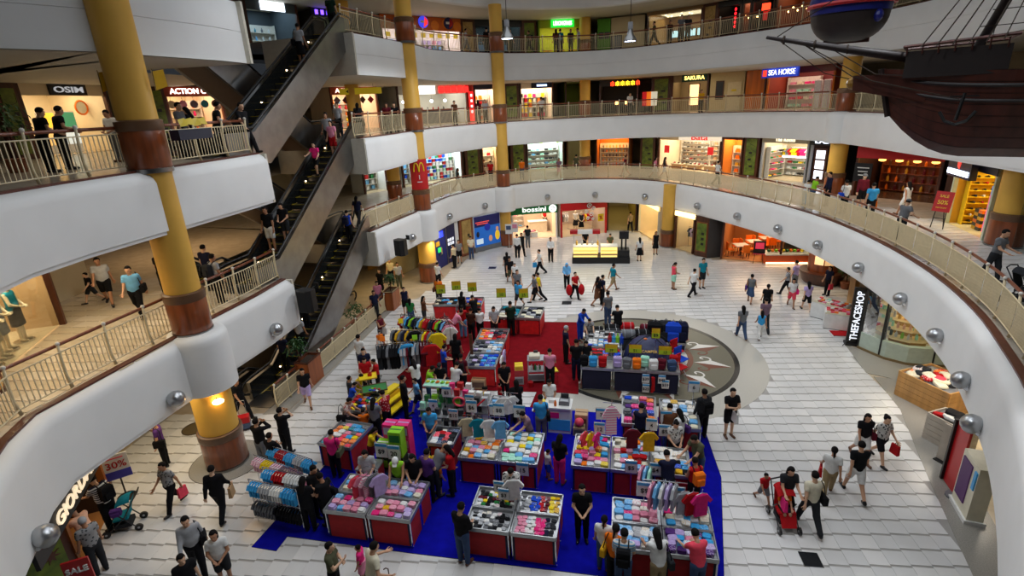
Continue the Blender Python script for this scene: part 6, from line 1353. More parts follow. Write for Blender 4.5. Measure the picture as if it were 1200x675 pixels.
P(425,409,1.65,-70,'stand','short','tee','navy',T_,'charcoal','man in navy behind the red polo')
P(418.7,393.3,1.7,65,'stand','short','tee','white',T_,'grey','man in white shirt walking along the mesh railing')
P(444,368.7,1.6,-30,'carry','short','vest','maroon',S_,'grey','woman in maroon vest and grey shorts holding a white bag',bag=('carrier','white','white bag of the woman in maroon',1))
P(444,388.7,.95,-60,'stand','short','tee','orange',S_,'white','toddler in orange beside the woman in maroon')
P(472.7,337,1.55,-80,'stand','short','vest','navy',S_,'black','boy in navy vest beside the far planter box')
P(479.6,350.7,1.45,90,'stand','long','tee','green',S_,'denim','girl in green top and denim shorts seen from behind')
P(495,348,1.6,0,'point','long','tee','brown',T_,'charcoal','woman in brown top reaching to the right at the rear racks')
P(541,341.6,1.6,80,'look','long','vest','black',T_,'black','woman in black sleeveless top behind the rear left table')
P(555.5,347,1.6,120,'reach','short','tee','black',T_,'black','person in black at the right end of the rear left table')
P(528.7,362,1.68,20,'lean','short','tee','pink',T_,'charcoal','man in pink shirt leaning over the rear left table')
P(540.7,358.7,1.6,90,'look','tail','tee','red',T_,'lightblue','woman in red shirt and pale jeans seen from behind')
P(550.7,362,1.6,70,'look','short','tee','brownstripes',T_,'black','woman in brown striped top at the rear left table')
P(561.3,362,1.5,100,'look','short','tee','white',T_,'black','boy in white shirt and black trousers by the red skirted table')
P(578,359.3,1.62,-80,'look','long','tee','silver',T_,'charcoal','woman in pale top with a black bag at the red skirted table',bag=('shoulder','black','black bag of the woman in the pale top',-1))
P(599,352,1.72,95,'look','short','tee','darkgreen',T_,'black','man in dark green shirt seen from behind at the rear table')
P(518.7,405.3,1.55,20,'look','short','tee','blue',T_,'navy','boy in royal blue shirt on the red carpet')
P(532.7,392.7,1.65,90,'stand','long','tee','black',T_,'black','woman in black on the red carpet left of the long table')
P(486,423.3,1.6,120,'reach','long','tee','white',T_,'navy','woman in white shirt at the hanging jackets')
P(486.5,442.7,1.35,200,'walk','short','tee','lightblue',S_,'navy','boy in pale blue shirt and navy shorts between the stalls')
P(470.7,441.3,1.65,20,'stand','short','long','black',T_,'black','man in black jacket over white shirt at the yellow counter')
P(499.3,429.3,1.58,10,'reach','short','tee','lime',T_,'denim','woman in lime shirt left of the toy packets')
P(514.7,425.3,1.55,-90,'look','cap','tee','black',T_,'black','girl in black with a dark cap behind the toy packets',capc='charcoal')
P(531,426.7,1.6,60,'reach','short','tee','white',T_,'charcoal','man in white shirt behind the green toy crates')
P(539.5,416,1.62,80,'stand','short','tee','maroon',T_,'black','person in dark red shirt with a black backpack',bag=('backpack','black','black backpack of the person in dark red'))
P(594,446,1.62,100,'carry','long','tee','black',T_,'black','woman in black carrying a toddler on the white floor gap')
P(585,449.5,.8,30,'stand','short','tee','red',S_,'red','toddler in red beside the woman in black')
P(590,424,1.6,-80,'look','long','tee','black',T_,'black','saleswoman in black holding toys behind the long table')
P(564.7,456.7,1.1,60,'look','short','tee','yellow',S_,'charcoal','child in yellow shirt at the toy racks')
P(562,468,1.1,70,'look','short','tee','purple',S_,'charcoal','child in violet shirt in front of the child in yellow')
P(606.7,462.7,1.05,160,'stand','short','tee','hotpink',K_,'pink','toddler girl in pink top and pale skirt')
P(618,485.3,1.58,200,'reach','short','tee','mauve',T_,'charcoal','woman in mauve blouse leaning over the white baby table')
P(633.3,464.7,1.64,90,'look','short','tee','sky',T_,'grey','person in light blue shirt at the cashier desk',bag=('shoulder','black','black bag of the person at the cashier desk',1))
P(643.3,444.7,1.58,-90,'look','long','tee','white',T_,'black','cashier in white behind the cashier desk')
P(644,410,1.6,85,'look','short','tee','pink',T_,'black','woman in pink shirt at the grey trolley on the red carpet')
P(662.7,382.7,1.68,10,'stand','short','tee','navy',T_,'black','man in dark blue shirt at the left of the camping stall',hairc='silver')
P(680,360,1.62,-50,'reach','short','long','blue',T_,'blue','person in bright blue tracksuit at the camping stall')
P(690,371,1.45,-90,'reach','short','tee','greypat',T_,'charcoal','woman in checked blouse bending behind the camping stall')
P(724.7,359.3,1.7,90,'reach','short','tee','black',T_,'black','man in black among the sleeping bags')
P(675.3,399,1.7,85,'look','short','tee','black',T_,'navy','man in black shirt seen from behind at the camping stall')
P(686.7,399,1.6,-90,'look','long','tee','black',T_,'black','saleswoman in black inside the camping stall')
P(364,546,1.62,-20,'look','short','tee','black',T_,'black','boy in black printed shirt among the toddler clothes racks')
P(376,556,1.62,150,'look','short','tee','black',T_,'black','woman in black beside the pink baby table',bag=('shoulder','black','black bag of the woman beside the pink baby table',1))
P(352.7,562,1.62,90,'look','long','tee','black',T_,'black','long haired person in black in front of the toddler clothes racks')
P(386,506,1.6,85,'look','short','tee','hotpink',T_,'black','woman in magenta shirt at the left clothes table',bag=('shoulder','olive','olive bag of the woman in magenta',1))
# ------------------------------------------------------------------ galleries
P(112,301,1.7,-60,'walk','short','tee','silver',S_,'black','man in pale polo and black shorts on the lower left gallery',z=LV[2]+.015)
P(99.5,319,1.1,-120,'walk2','short','tee','black',S_,'charcoal','boy in black on the lower left gallery',z=LV[2]+.015)
P(148.6,311,1.7,-70,'walk','short','tee','lightblue',T_,'black','man in light blue shirt with a black bag on the lower left gallery',z=LV[2]+.015,bag=('shoulder','black','black bag of the man in light blue',-1))
_R=offs(R2L,-.75); person((*along(_R,on_poly(_R,249.4,5.9))[0],LV[2]),1.66,60,'stand','short','tee','silver',T_,'black','man in white shirt with backpack at the lower gallery end',bag=('backpack','charcoal','dark backpack of the man at the lower gallery end'))
for u,d,H,h,pn,hr,tc,bc,lb,bg in((42,19.5,1.68,70,'rail','short','black','black','man in black leaning at the upper left railing',None),(64,20.2,1.72,60,'rail','short','black','charcoal','man in black standing right of the leaning man on the upper left gallery',None),(128,22,1.6,-100,'look','short','white','grey','person in white outside the massage chair shop',None),(211,21,1.72,0,'stand','short','grey','charcoal','man in grey right of the near column on the upper left gallery',None),(222,21.6,1.6,180,'look','long','black','black','woman in black facing the man in grey on the upper left gallery',None),(252,20.4,1.7,40,'rail','short','black','black','man in black with white printed back on the upper left gallery',None),(284,21,1.7,-20,'walk','short','black','black','woman in black walking to the top escalator',None),(277,23,1.2,0,'stand','short','mustard','black','child at the foot of the top escalator',None)):
 r=ray(u,140); k=d/math.hypot(r[0],r[1]); person((r[0]*k,r[1]*k,LV[3]),H,h,pn,hr,'tee',tc,T_,bc,lb)
for a in((2,535.6,1.2,1.6,0,'walk','long','tee','charcoal',S_,'white','woman in dark top and white shorts outside the pharmacy'),(2,575,3,1.6,90,'stand','short','tee','red',T_,'charcoal','person in red left of the middle column on level 2'),(2,611,2,1.62,90,'stand','short','tee','orange',T_,'denim','person in orange right of the middle column on level 2'),(2,655,1.4,1.6,-90,'walk','long','tee','mauve',S_,'pink','woman in dusky pink walking past the optical shop'),(2,675,3,1.65,60,'walk','short','tee','olive',S_,'charcoal','man in olive at the green corridor mouth'),(2,733,1.5,1.62,180,'walk2','short','tee','maroon',S_,'khaki','man in dark red in front of the amber lit shop'),(2,778.7,1.4,1.6,0,'walk','long','vest','charcoal',S_,'white','woman in dark vest outside the shoe shop'),(2,768,1.2,1.6,0,'walk2','long','tee','pink',S_,'white','woman in pale pink outside the shoe shop'),(2,841.8,1.5,1.62,10,'walk','short','tee','white',T_,'black','person in white with a black bag passing the bag shop'),(2,955,1.1,1.55,0,'rail','short','tee','lime',T_,'denim','person in lime shirt at the railing before the glowing panels'),(2,946,1.0,1.3,20,'rail','short','tee','white',T_,'lightblue','child in white at the railing left of the lime shirt'),(2,973,1.8,1.75,170,'stand','short','long','navy',T_,'black','tall man in dark jacket beside the far right column'),(2,992,1.3,1.62,90,'stand','short','tee','white',T_,'black','person in white with a blue bag right of the far right column',('shoulder','blue','blue bag of the person in white right of the column',-1)),(2,1012,2.6,1.78,-100,'stand','cap','long','maroon',S_,'black','person in dark red and black outfit outside the red restaurant'),(2,1024,1.8,1.68,60,'walk','short','tee','sky',T_,'black','man in blue shirt carrying an orange bag on level 2',('carrier','orange','orange carrier bag of the man in blue',1)),(2,1066,3.6,1.62,100,'walk','long','vest','white',S_,'white','woman in white top and shorts at the yellow beamed corridor'),(2,1061,.75,1.64,20,'rail','cap','tee','grey',T_,'charcoal','man in grey shirt and cap leaning on the right railing'),(2,1172,1.3,1.64,-70,'push','short','tee','grey',T_,'charcoal','woman in grey shirt pushing a black stroller at the right edge'),(3,452.8,.7,1.58,-80,'rail','long','tee','maroon',T_,'black','left long haired woman leaning on the level 3 railing by the toy shop'),(3,461.8,.7,1.58,-80,'rail','long','tee','black',T_,'black','right long haired woman leaning on the level 3 railing by the toy shop'),(3,419,2.2,1.62,90,'stand','long','tee','charcoal',K_,'charcoal','woman in dark dress at the head of the middle escalator'),(3,634.4,1.6,1.62,90,'stand','short','tee','white',T_,'black','man in white before the navy signed shop on level 3'),(3,738,2,1.62,-90,'stand','short','tee','white',T_,'charcoal','waiter in white outside the dark level 3 restaurant'),(3,532,1.5,1.6,-60,'stand','short','tee','brown',T_,'black','man in brown before the level 3 cafe'),(3,560,1.2,1.6,90,'stand','long','tee','maroon',T_,'black','woman in dark red left of the middle column on level 3'),(3,568,1.1,1.6,-90,'stand','short','tee','silver',T_,'black','man in pale shirt left of the middle column on level 3'),(3,822,2,1.6,-90,'stand','short','tee','mustard',T_,'charcoal','waitress in mustard at the green signed restaurant'),(4,545.8,1.2,1.65,0,'walk','short','tee','silver',T_,'grey','man in pale grey on the level 4 gallery left of the middle column'),(4,570,1,1.72,90,'stand','short','long','black',T_,'black','man in black beside the middle column on level 4'),(4,597.5,1,1.65,-60,'stand','short','tee','charcoal',T_,'charcoal','person in dark grey right of the middle column on level 4'),(4,619.6,1,1.62,180,'walk','short','tee','olive',T_,'charcoal','person with backpack before the yellow green map panel on level 4',('backpack','charcoal','dark backpack before the yellow green map panel')),(4,651,1.2,1.66,90,'stand','long','tee','brown',T_,'black','left woman at the green lit restaurant on level 4'),(4,656.7,1.2,1.66,90,'stand','short','tee','teal',T_,'navy','man in teal at the green lit restaurant on level 4'),(4,668.7,1.2,1.62,-90,'stand','short','tee','charcoal',T_,'charcoal','waiter in dark clothes at the green lit restaurant'),(4,678,1.2,1.68,180,'look','short','tee','silver',T_,'charcoal','man in pale shirt right of the green lit restaurant door'),(4,766.7,.9,1.66,160,'walk','short','tee','olive',T_,'charcoal','silhouetted walker with bag before the glass restaurant'),(4,785,.9,1.5,-90,'stand','short','tee','black',T_,'black','child silhouetted before the glass restaurant'),(4,798.8,.9,1.75,-90,'stand','short','tee','grey',T_,'charcoal','tall man silhouetted before the glass restaurant'),(4,806.7,.9,1.68,-90,'stand','short','tee','charcoal',T_,'black','woman silhouetted right of the tall man on level 4')):
 PR(*a[:12],**({'bag':a[12]}if len(a)>12 else{}))
 # ------------------------------------------------------------------ riders on the escalators: (level, lane, distance along, side)
def rider(lv,s,t,H,up,pn,hr,top,tc,bot,bc,lb,lane=.85,bag=None):
 o=EO+EN*(lane+t)+ED*s; sz=step_z(s+.1); sz=round(sz/.2421)*.2421 if 0<sz<RISE else sz
 person((o[0],o[1],LV[lv]+sz),H,math.degrees(EANG)+(0 if up else 180),pn,hr,top,tc,bot,bc,lb,bag=bag)
rider(3,6.0,.1,1.62,True,'stand','short','tee','silver',K_,'black','woman in pale top and black skirt riding the top escalator',bag=('shoulder','black','black bag of the rider on the top escalator',-1))
rider(3,8.9,-.05,1.75,True,'stand','short','tee','darkgreen',T_,'black','man in green stepping off the top escalator')
rider(2,7.0,-.2,1.58,False,'stand','long','tee','pink',S_,'red','woman in pale pink and red shorts riding the middle escalator')
rider(2,7.4,.2,1.7,False,'stand','short','tee','silver',T_,'charcoal','man in pale shirt beside the woman in red shorts')
rider(2,5.8,.1,1.45,False,'step','long','tee','hotpink',S_,'black','girl in bright pink riding the middle escalator')
rider(2,2.2,-.22,1.6,False,'look','long','tee','black',S_,'charcoal','woman in black low on the middle escalator')
rider(2,1.8,.22,1.75,False,'stand','short','tee','black',S_,'white','man in black shirt and white shorts low on the middle escalator')
rider(1,7.6,.0,1.62,True,'stand','short','vest','blue',T_,'black','person in blue nearing the top of the lower escalator',bag=('backpack','navy','navy backpack on the lower escalator'))
rider(1,9.2,.2,1.62,True,'walk','long','tee','navy',T_,'charcoal','woman in navy stepping off the lower escalator')
rider(1,2.0,-.1,1.68,True,'stand','short','tee','silver',T_,'black','man in pale shirt low on the lower escalator')
rider(1,3.0,.15,1.6,True,'stand','short','tee','maroon',T_,'black','woman in dark red on the lower escalator')
rider(1,1.2,.25,1.68,True,'stand','short','tee','navy',T_,'black','bald man in navy at the foot of the lower escalator')
rider(2,-1.6,2.2,1.66,True,'stand','short','tee','black',T_,'black','man in black at the rear escalator landing on level 2')
rider(2,-.9,1.0,1.66,True,'stand','short','tee','navy',T_,'black','person in dark blue at the foot of the middle escalator')
rider(2,9.6,.75,1.66,False,'stand','short','tee','silver',T_,'charcoal','man in white walking behind the top escalator')
# ground floor people beyond the mesh railing
for u,w,H,h,tc,bc,lb in((437,341,1.6,-60,'navy','charcoal','person in navy printed shirt behind the mesh railing'),(441,330,1.6,-80,'pink','grey','woman in pale pink behind the mesh railing'),(456,304,1.62,-90,'beige','black','woman in beige with dark bag under the level 2 landing'),(465,308,1.66,-70,'silver','olive','man in white and green under the level 2 landing'),(444,316,1.6,-100,'black','black','woman in black with a red and white bag under the level 2 landing')):
 P(u,w,H,h,'stand','short' if u!=444 else 'long','tee',tc,T_,bc,lb)
 # mannequins in the left gallery dress shop
def mannequin(loc,rz,tc,bc,label,base=True):
 t=obj('mannequin',pmesh('clasp','body'),None,mat('mannequin_cream',(226,206,170),.4,var=0)); t.material_slots[1].link=t.material_slots[2].link='OBJECT'
 t.material_slots[1].material=t.material_slots[2].material=MATS['mannequin_cream']; t.location=loc; t.rotation_euler=(0,0,rz); tag(t,label,'mannequin'); t.scale=(1.0,1.0,1.02)
 obj('shirt',pmesh('clasp','vest'),t,fab(tc)); obj('skirt',pmesh('clasp','skirt'),t,fab(bc)); part('stand',MB().lathe([(.25,0),(.25,.015)],n=16),CHROME,t)
A0,A1=(-12.75,11.6),(-14.0,15.3)
F=shop(2,A0,A1,'dress','dress shop window with mannequins on the lower left gallery',(190,156,112),420,(1,.84,.6),1.6,dict(bg=(40,26,20)),header=.3,lamp=2,glass=True,floorc=(216,196,160))
for i,(x,y,tc,bc,lb)in enumerate(((.95,.45,'teal','teal','mannequin in a teal dress at the left of the dress shop window'),(1.5,.5,'white','khaki','mannequin in white top and khaki skirt in the dress shop window'),(2.1,.6,'grey','grey','mannequin in a grey dress in the dress shop window'),(2.75,.5,'teal','charcoal','mannequin in teal top and dark skirt at the right of the dress shop window'))):mannequin(F.W(x,y,.03),F.a+PI,tc,bc,lb)
t=thing('yellow_pillar','ochre pilaster at the left edge of the lower left gallery','pillar',(-12.35,10.9,LV[2]),.3); part('shaft',MB().lathe([(.36,.1),(.36,2.9)],n=24),YELLOW,t,'auto'); part('base',MB().lathe([(.4,0),(.4,.1)],n=24),DARKWOOD,t,'auto')
for k,(u,w,tc)in enumerate(((640,272,'red'),(647,270,'sky'))):
 x,y=G(u,w); mannequin((x,y+1.2+.4*k,.03),PI,tc,'charcoal',['mannequin in red top in the green signed shop','mannequin in blue top in the green signed shop'][k])
for k,(u,w)in enumerate(((676,274),(683,276))):x,y=G(u,w); mannequin((x,y+.9,.03),PI,['white','charcoal'][k],['charcoal','black'][k],['mannequin in white top in the red fronted shop','mannequin in dark top in the red fronted shop'][k])
# ================================================================== the sale in the atrium
def carpet(poly,c,label,z=.006):
 t=thing('carpet',label,'carpet'); part('pile',MB().prism(poly,.0015,z),mat('carpet_'+c,{'blue':(10,12,150),'red':(120,12,22)}[c],.95,var=.15,scale=4,spec=.1),t)
 part('hem',MB().tube([(x,y,z*.6)for x,y in poly],.008,4,True),fab('navy' if c=='blue' else 'maroon'),t)
carpet([(-6.95,10.62),(-6.25,10.45),(-6.15,10.92),(-2.88,10.2),(1.67,9.28),(4.35,8.62),(5.75,12.4),(6.2,15.25),(2.0,16.2),(-.1,16.7),(-4.2,17.45),(-5.6,15.6),(-6.3,13)],'blue','royal blue carpet under the front stalls')
carpet([(-4.9,19.3),(-2.75,25.0),(3.25,24.1),(2.3,17.3),(1.75,17.45),(-4.4,18.4)],'red','dark red carpet under the rear stalls',.007)
t=thing('carpet_strip','narrow red carpet strip beside the cashier desk','carpet',(0,0,0)); part('pile',MB().prism([(.75,17.6),(1.0,17.6),(.68,16.5),(.45,16.55)],.0015,.007),MATS['carpet_red'],t); part('hem',MB().tube([(.75,17.6,.004),(.45,16.55,.004)],.008,4),fab('maroon'),t)
MA=math.radians(-12.5); TABLES=[((-3.95,12.7),1.3,1.0,math.radians(-12.5)),((.9,14.9),.95,.7,math.radians(-12.5)),((.4,18.2),.8,.6,0.),((-3.45,14.6),2.7,1.9,math.radians(-12.5))]
SKIRT={'red':mat('skirt_red',(168,22,26),.8,var=.12,scale=5),'navy':mat('skirt_navy',(18,20,50),.8,var=.12,scale=5),'bright':mat('skirt_bright_red',(215,24,26),.7,var=.15,scale=5)}
TRAY=mat('wire_tray',(168,170,172),.35,metal=.7,var=.08,scale=8)
def mtable(P0,w,d,label,skirt='red',h=.82,a=MA,blue=True,group='sale tables'):
 TABLES.append((P0,w,d,a)); t=thing('sale_table',label,'table',(P0[0],P0[1],.008),a,group)
 for x in(.03,w-.03):
  for y in(.03,d-.03):part('leg',MB().tube([(x,y,0),(x,y,h)],.022,6),CHROME,t)
 part('tray',MB().box((w/2,d/2,h-.03),(w,d,.03)),TRAY,t)
 for x,y,sx,sy in((w/2,.01,w,.025),(w/2,d-.01,w,.025),(.01,d/2,.025,d),(w-.01,d/2,.025,d)):part('tray_rim',MB().box((x,y,h+.02),(sx,sy,.09)),TRAY,t)
 part('front_skirt',MB().box((w/2,.035,h*.46),(w-.14,.015,h*.86)),SKIRT[skirt],t); part('back_skirt',MB().box((w/2,d-.035,h*.46),(w-.14,.015,h*.86)),SKIRT[skirt],t)
 for x in(.03,w-.03):part('side_skirt',MB().box((x,d/2,h*.46),(.015,d-.12,h*.86)),SKIRT[skirt],t)
 if blue:part('blue_corner',MB().box((.06,.028,h*.46),(.08,.016,h*.86)).box((w-.06,.028,h*.46),(.08,.016,h*.86)),SKIRT['navy'],t)
 part('kick_rail',MB().box((w/2,.03,.04),(w,.03,.03)),CHROME,t)
 return Frame(P0,(P0[0]+w*math.cos(a),P0[1]+w*math.sin(a)),h+.008)
def piles(F,w,d,nx,ny,cols,what,where,kind='folded',sc=1.,jit=.03,layers=1,x0=.08,y0=.08,rot=.1,colf=None):
 rot=max(rot,.22)
 for j in range(ny):
  for i in range(nx):
   x=x0+(i+.5)*(w-2*x0)/nx+RND.uniform(-jit,jit); y=y0+(j+.5)*(d-2*y0)/ny+RND.uniform(-jit,jit)
   c=colf(i,j)if colf else RND.choice(cols)
   for k in range(layers if RND.random()<.75 else 1):
    good(kind,F.W(x,y,-.012+k*.08*sc),F.a+RND.uniform(-rot,rot),c,'%s %s on %s'%(c,what,where),'%s on %s'%(what,where),sc*RND.uniform(.88,1.1),what.replace(' ','_')if what!='packet' else 'packet')
def shift(P,x,y,a=MA):return(P[0]+x*math.cos(a)-y*math.sin(a),P[1]+x*math.sin(a)+y*math.cos(a))
def price_card(loc,txt,label,h=.5,rz=MA,w=.26,hh=.32,pole=True,yellow=False,z0=0.):
 t=thing('price_card',label,'price card',loc,rz)
 if pole:part('pole',MB().tube([(0,0,0),(0,0,h)],.01,5),CHROME,t)
 part('holder',MB().box((0,.008,h+hh/2),(w+.03,.01,hh+.03)),CHROME if not yellow else mat('card_border',(120,40,20),.5),t)
 b=part('card',MB().box((0,-.004,h+hh/2),(w,.012,hh)),plas('white')if not yellow else mat('card_yellow',(214,178,20),.5),t)
 if yellow:part('lime_band',MB().box((0,-.012,h+hh*.28),(w,.008,hh*.5)),mat('card_lime',(176,200,40),.5),b)
 else:part('blue_band',MB().box((0,-.012,h+hh*.88),(w,.008,hh*.2)),plas('sky'),b)
 lettering(txt,hh*.45,plas('black'),b,(0,-.02,h+hh*(.3 if yellow else .42)),ext=.003)
PK=['pink','pink','white','cream','lilac','lightblue','hotpink','pink']
NEARL=['front left','front right','rear left','rear right']
# --- pink baby clothes, 2 x 2, bottom left
for k in range(4):
 p=shift((-5.05,10.82),1.19*(k%2),.72*(k//2)); F=mtable(p,1.16,.7,NEARL[k]+' table of the pink baby clothes block')
 piles(F,1.16,.7,5,3,[PK,['pink','hotpink','lilac','mustard','white','pink'],['pink','lightblue','white','cream'],['cream','white','lilac','pink','lightblue']][k],'folded baby garment','the %s table of the pink baby clothes block'%NEARL[k],sc=.62,layers=2)
 # small hanging display of pink frocks on top
p=shift((-5.05,10.82),.95,.75); t=thing('hanging_display','small rack of pink frocks on the pink baby clothes block','clothes rack',(*p,.83),MA); part('post',MB().tube([(0,0,0),(0,0,.75)],.014,6),CHROME,t); part('hoop',MB().tube([(.28*math.cos(i*PI/8),.2*math.sin(i*PI/8),.75)for i in range(16)],.01,5,True),CHROME,t)
for i,c in enumerate(('coral','pink','pinkstripes','grey','lilac')):o=obj('hanging_shirt',gmesh('hang'),None,cloth(c),(p[0]-.28+.14*i,p[1]-.05+.03*(i%2),1.5),MA+.9); tag(o,['coral red','pale pink','pink striped','grey','lilac'][i]+' frock hanging over the pink baby clothes block','garment'); obj('hanger',gmesh('hanger'),o)
# --- dark underwear, 2 x 2, bottom middle
DK=[['charcoal','white','grey','black','silver'],['pink','white','hotpink','navy','lilac'],['green','charcoal','maroon','white','yellow','black'],['grey','blue','red','yellow','navy']]
for k in range(4):
 p=shift((-1.42,10.03),1.13*(k%2),.74*(k//2)); F=mtable(p,1.1,.72,NEARL[k]+' table of the dark underwear block')
 cf=[None,lambda i,j:['pink','pink','white','white','hotpink','hotpink','navy','charcoal'][i],None,lambda i,j:['grey','silver','blue','blue','red','maroon','yellow','mustard'][i]][k]
 piles(F,1.1,.72,8,5,DK[k],'rolled underwear','the %s table of the dark underwear block'%NEARL[k],sc=.4,colf=cf,rot=.3)
for k,(x,y)in enumerate(((.62,1.15),(.8,.9))):price_card((*shift((-1.42,10.03),x,y),.83),['$5','$3'][k],['upper','lower'][k]+' white price card on the dark underwear block',.2)
o=obj('hanging_shirt',gmesh('hang'),None,fab('white'),(*shift((-1.42,10.03),1.02,1.05),1.55),MA+.2); tag(o,'white shirt hung up on the dark underwear block','garment'); obj('hanger',gmesh('hanger'),o)
# --- pastel block bottom right
p0=shift((4.17,8.72),-2.28,.02)
PA=[['lightblue','white','lilac','silver','lightblue'],['pink','lilac','purple','white','sky'],['pink','pink','white','tan','lightblue','hotpink'],['hotpink','silver','lightblue','white','cream','sky']]
for k in range(4):
 p=shift(p0,1.17*(k%2),.82*(k//2)); F=mtable(p,1.14,.8,NEARL[k]+' table of the pastel block')
 piles(F,1.14,.8,5,4,PA[k],'folded shirt','the %s table of the pastel block'%NEARL[k],sc=.66,layers=2)
t=thing('garment_stand','tall stand of pastel nightwear in the middle of the pastel block','clothes rack',(*shift(p0,1.2,1.1),.83),MA); part('post',MB().tube([(0,0,0),(0,0,1.15)],.015,6),CHROME,t); part('arm',MB().bar((-.5,0,1.1),(.5,0,1.1),.02),CHROME,t)
for i,c in enumerate(('pink','lightblue','white','lilac','silver')):q=shift(p0,.9+.13*i,1.1); o=obj('hanging_shirt',gmesh('hang'),None,fab(c),(*q,1.83),MA+1.2); tag(o,['pink','pale blue','white','lilac','silver grey'][i]+' nightshirt on the stand of the pastel block','garment'); obj('hanger',gmesh('hanger'),o)
for k,(x,y,h)in enumerate(((.75,1.3,.45),(1.5,1.25,.45))):price_card((*shift(p0,x,y),.83),'$9',['left','right'][k]+' grey price card over the pastel block',h,w=.34,hh=.4)
for i,c in enumerate(('silver','red','hotpink')):q=shift(p0,1.65+.2*i,1.2); o=obj('hanging_shirt',gmesh('hang'),None,fab(c),(*q,1.6),MA+.4); tag(o,['light grey','red','rose'][i]+' jacket hung at the right of the pastel block','garment'); obj('hanger',gmesh('hanger'),o)
# --- white and bright baby tables, middle
for k in range(2):
 p=shift((-1.78,12.69),1.16*k,0); F=mtable(p,1.14,1.5,['left','right'][k]+' table of the white baby clothes block',d_:='red')if False else mtable(p,1.14,1.5,['left','right'][k]+' table of the white baby clothes block')
 piles(F,1.14,1.5,5,7,[['white','pink','white','lightblue','mustard','white','sky','orange','cream'],['white','lightblue','mint','white','hotpink','cream','yellow','white']][k],'folded romper','the %s table of the white baby clothes block'%['left','right'][k],sc=.68,layers=2)
p=shift((-2.78,13.46),0,0); F=mtable(p,.82,.9,'table of dark boys clothes left of the white baby block'); piles(F,.82,.9,4,5,['navy','charcoal','red','denim','white','coral','black'],'folded boys shirt','the dark boys clothes table',sc=.66)
for k,(x,y,tx)in enumerate(((-.05,1.75,'$6'),(.85,1.7,'$8'),(1.5,1.68,'$4'),(1.9,-.1,'15'))):
 price_card((*shift((-1.78,12.69),x,y),.02),tx,['leftmost price card behind the white baby block','middle price card behind the white baby block','right price card behind the white baby block','white price card in front of the white baby block'][k],1.25 if k<3 else .55,w=.34,hh=.42)
for i,c in enumerate(('beige','teal','white','lightblue')):q=shift((-1.78,12.69),.05+.34*i,.9); o=obj('hanging_shirt',gmesh('hang'),None,fab(c),(*q,1.62),MA+.3); tag(o,['beige','teal','white','pale blue'][i]+' romper hung over the white baby block','garment'); obj('hanger',gmesh('hanger'),o)
t=thing('hanging_display','chrome hanging bar over the white baby block','clothes rack',(*shift((-1.78,12.69),.55,.9),.83),MA); part('bar',MB().bar((-.6,0,.9),(.7,0,.9),.015),CHROME,t)
for x in(-.6,.7):part('upright',MB().bar((x,0,0),(x,0,.9),.015),CHROME,t)
# --- children's clothes row, middle right
CR_=[['yellow','sky','pink','white','coral','orange','hotpink','lilac'],['pink','white','lightblue','orange','red','lime','cream'],['white','white','silver','mustard','sky','black']]
for k in range(3):
 p=shift((1.4,12.11),1.08*k,.0,MA); F=mtable(p,1.05,1.5 if k<2 else 1.2,['left','middle','right'][k]+' table of the bright childrens clothes row')
 cf=None if k<2 else(lambda i,j:'white' if j>2 else RND.choice(['mustard','sky','black','orange','blue']))
 piles(F,1.05,1.5 if k<2 else 1.2,5,6,CR_[k],'childrens garment','the %s table of the bright childrens row'%['left','middle','right'][k],sc=.66,layers=2,colf=cf)
t=thing('hoop_stand','curved chrome stand with bright toys on the bright childrens row','clothes rack',(*shift((1.4,12.11),.45,.75),.83),MA); part('hoop',MB().tube([(-.3+.6*i/10,0,.45*math.sin(PI*i/10)+.25)for i in range(11)],.014,6),CHROME,t); part('upright',MB().bar((-.3,0,0),(-.3,0,.28),.015).bar((.3,0,0),(.3,0,.28),.015),CHROME,t)
for i,c in enumerate(('coral','yellow','hotpink')):q=shift((1.4,12.11),.3+.18*i,.75); o=obj('hanging_shirt',gmesh('hang'),None,fab(c),(*q,1.48),MA+1.1); o.scale=(.8,.8,.7); tag(o,['coral','yellow','bright pink'][i]+' toddler top on the curved chrome stand','garment'); obj('hanger',gmesh('hanger'),o)
for i,(x,y,z,c,lb)in enumerate(((1.05,1.35,2.0,'pinkstripes','long pink striped towel robe hanging between the right stalls'),(1.65,.9,1.6,'maroon','dark red backpack shaped top on the middle childrens table'),(2.1,.8,1.62,'mustard','mustard vest hanging on the middle childrens table'))):q=shift((1.4,12.11),x,y); o=obj('hanging_shirt',gmesh('hang'),None,cloth(c),(*q,z),MA+.2); o.scale=(1,1,1.5 if i==0 else 1); tag(o,lb,'garment'); obj('hanger',gmesh('hanger'),o)
t=thing('hanging_display','tall chrome T stand at the left end of the bright childrens row','clothes rack',(*shift((1.4,12.11),1.05,1.35),.83),MA); part('post',MB().tube([(0,.03,0),(0,.03,1.3)],.014,6),CHROME,t); part('arm',MB().bar((-.25,.03,1.28),(.25,.03,1.28),.015),CHROME,t)
for k,(x,y,tx)in enumerate(((.75,1.62,'7'),(.72,1.25,'12'),(2.2,1.5,'4'),(1.62,-.05,'$5'),(2.25,-.05,'$4'))):
 price_card((*shift((1.4,12.11),x,y),.02),tx,['price card on the blue carpet behind the bright childrens row','small price card above the left childrens table','price card by the white shirts','left price card hung in front of the childrens row','right price card hung in front of the childrens row'][k],[1.35,1.1,1.2,.85,.85][k],w=.3,hh=.38)
for i,c in enumerate(('pink','lightblue','mint')):q=shift((1.4,12.11),1.88+.12*i,-.08); o=obj('hanging_shirt',gmesh('hang'),None,fab(c),(*q,1.1),MA+1.3); tag(o,['pink','pale blue','pale green'][i]+' baby dress hanging at the front of the childrens row','garment'); obj('hanger',gmesh('hanger'),o)
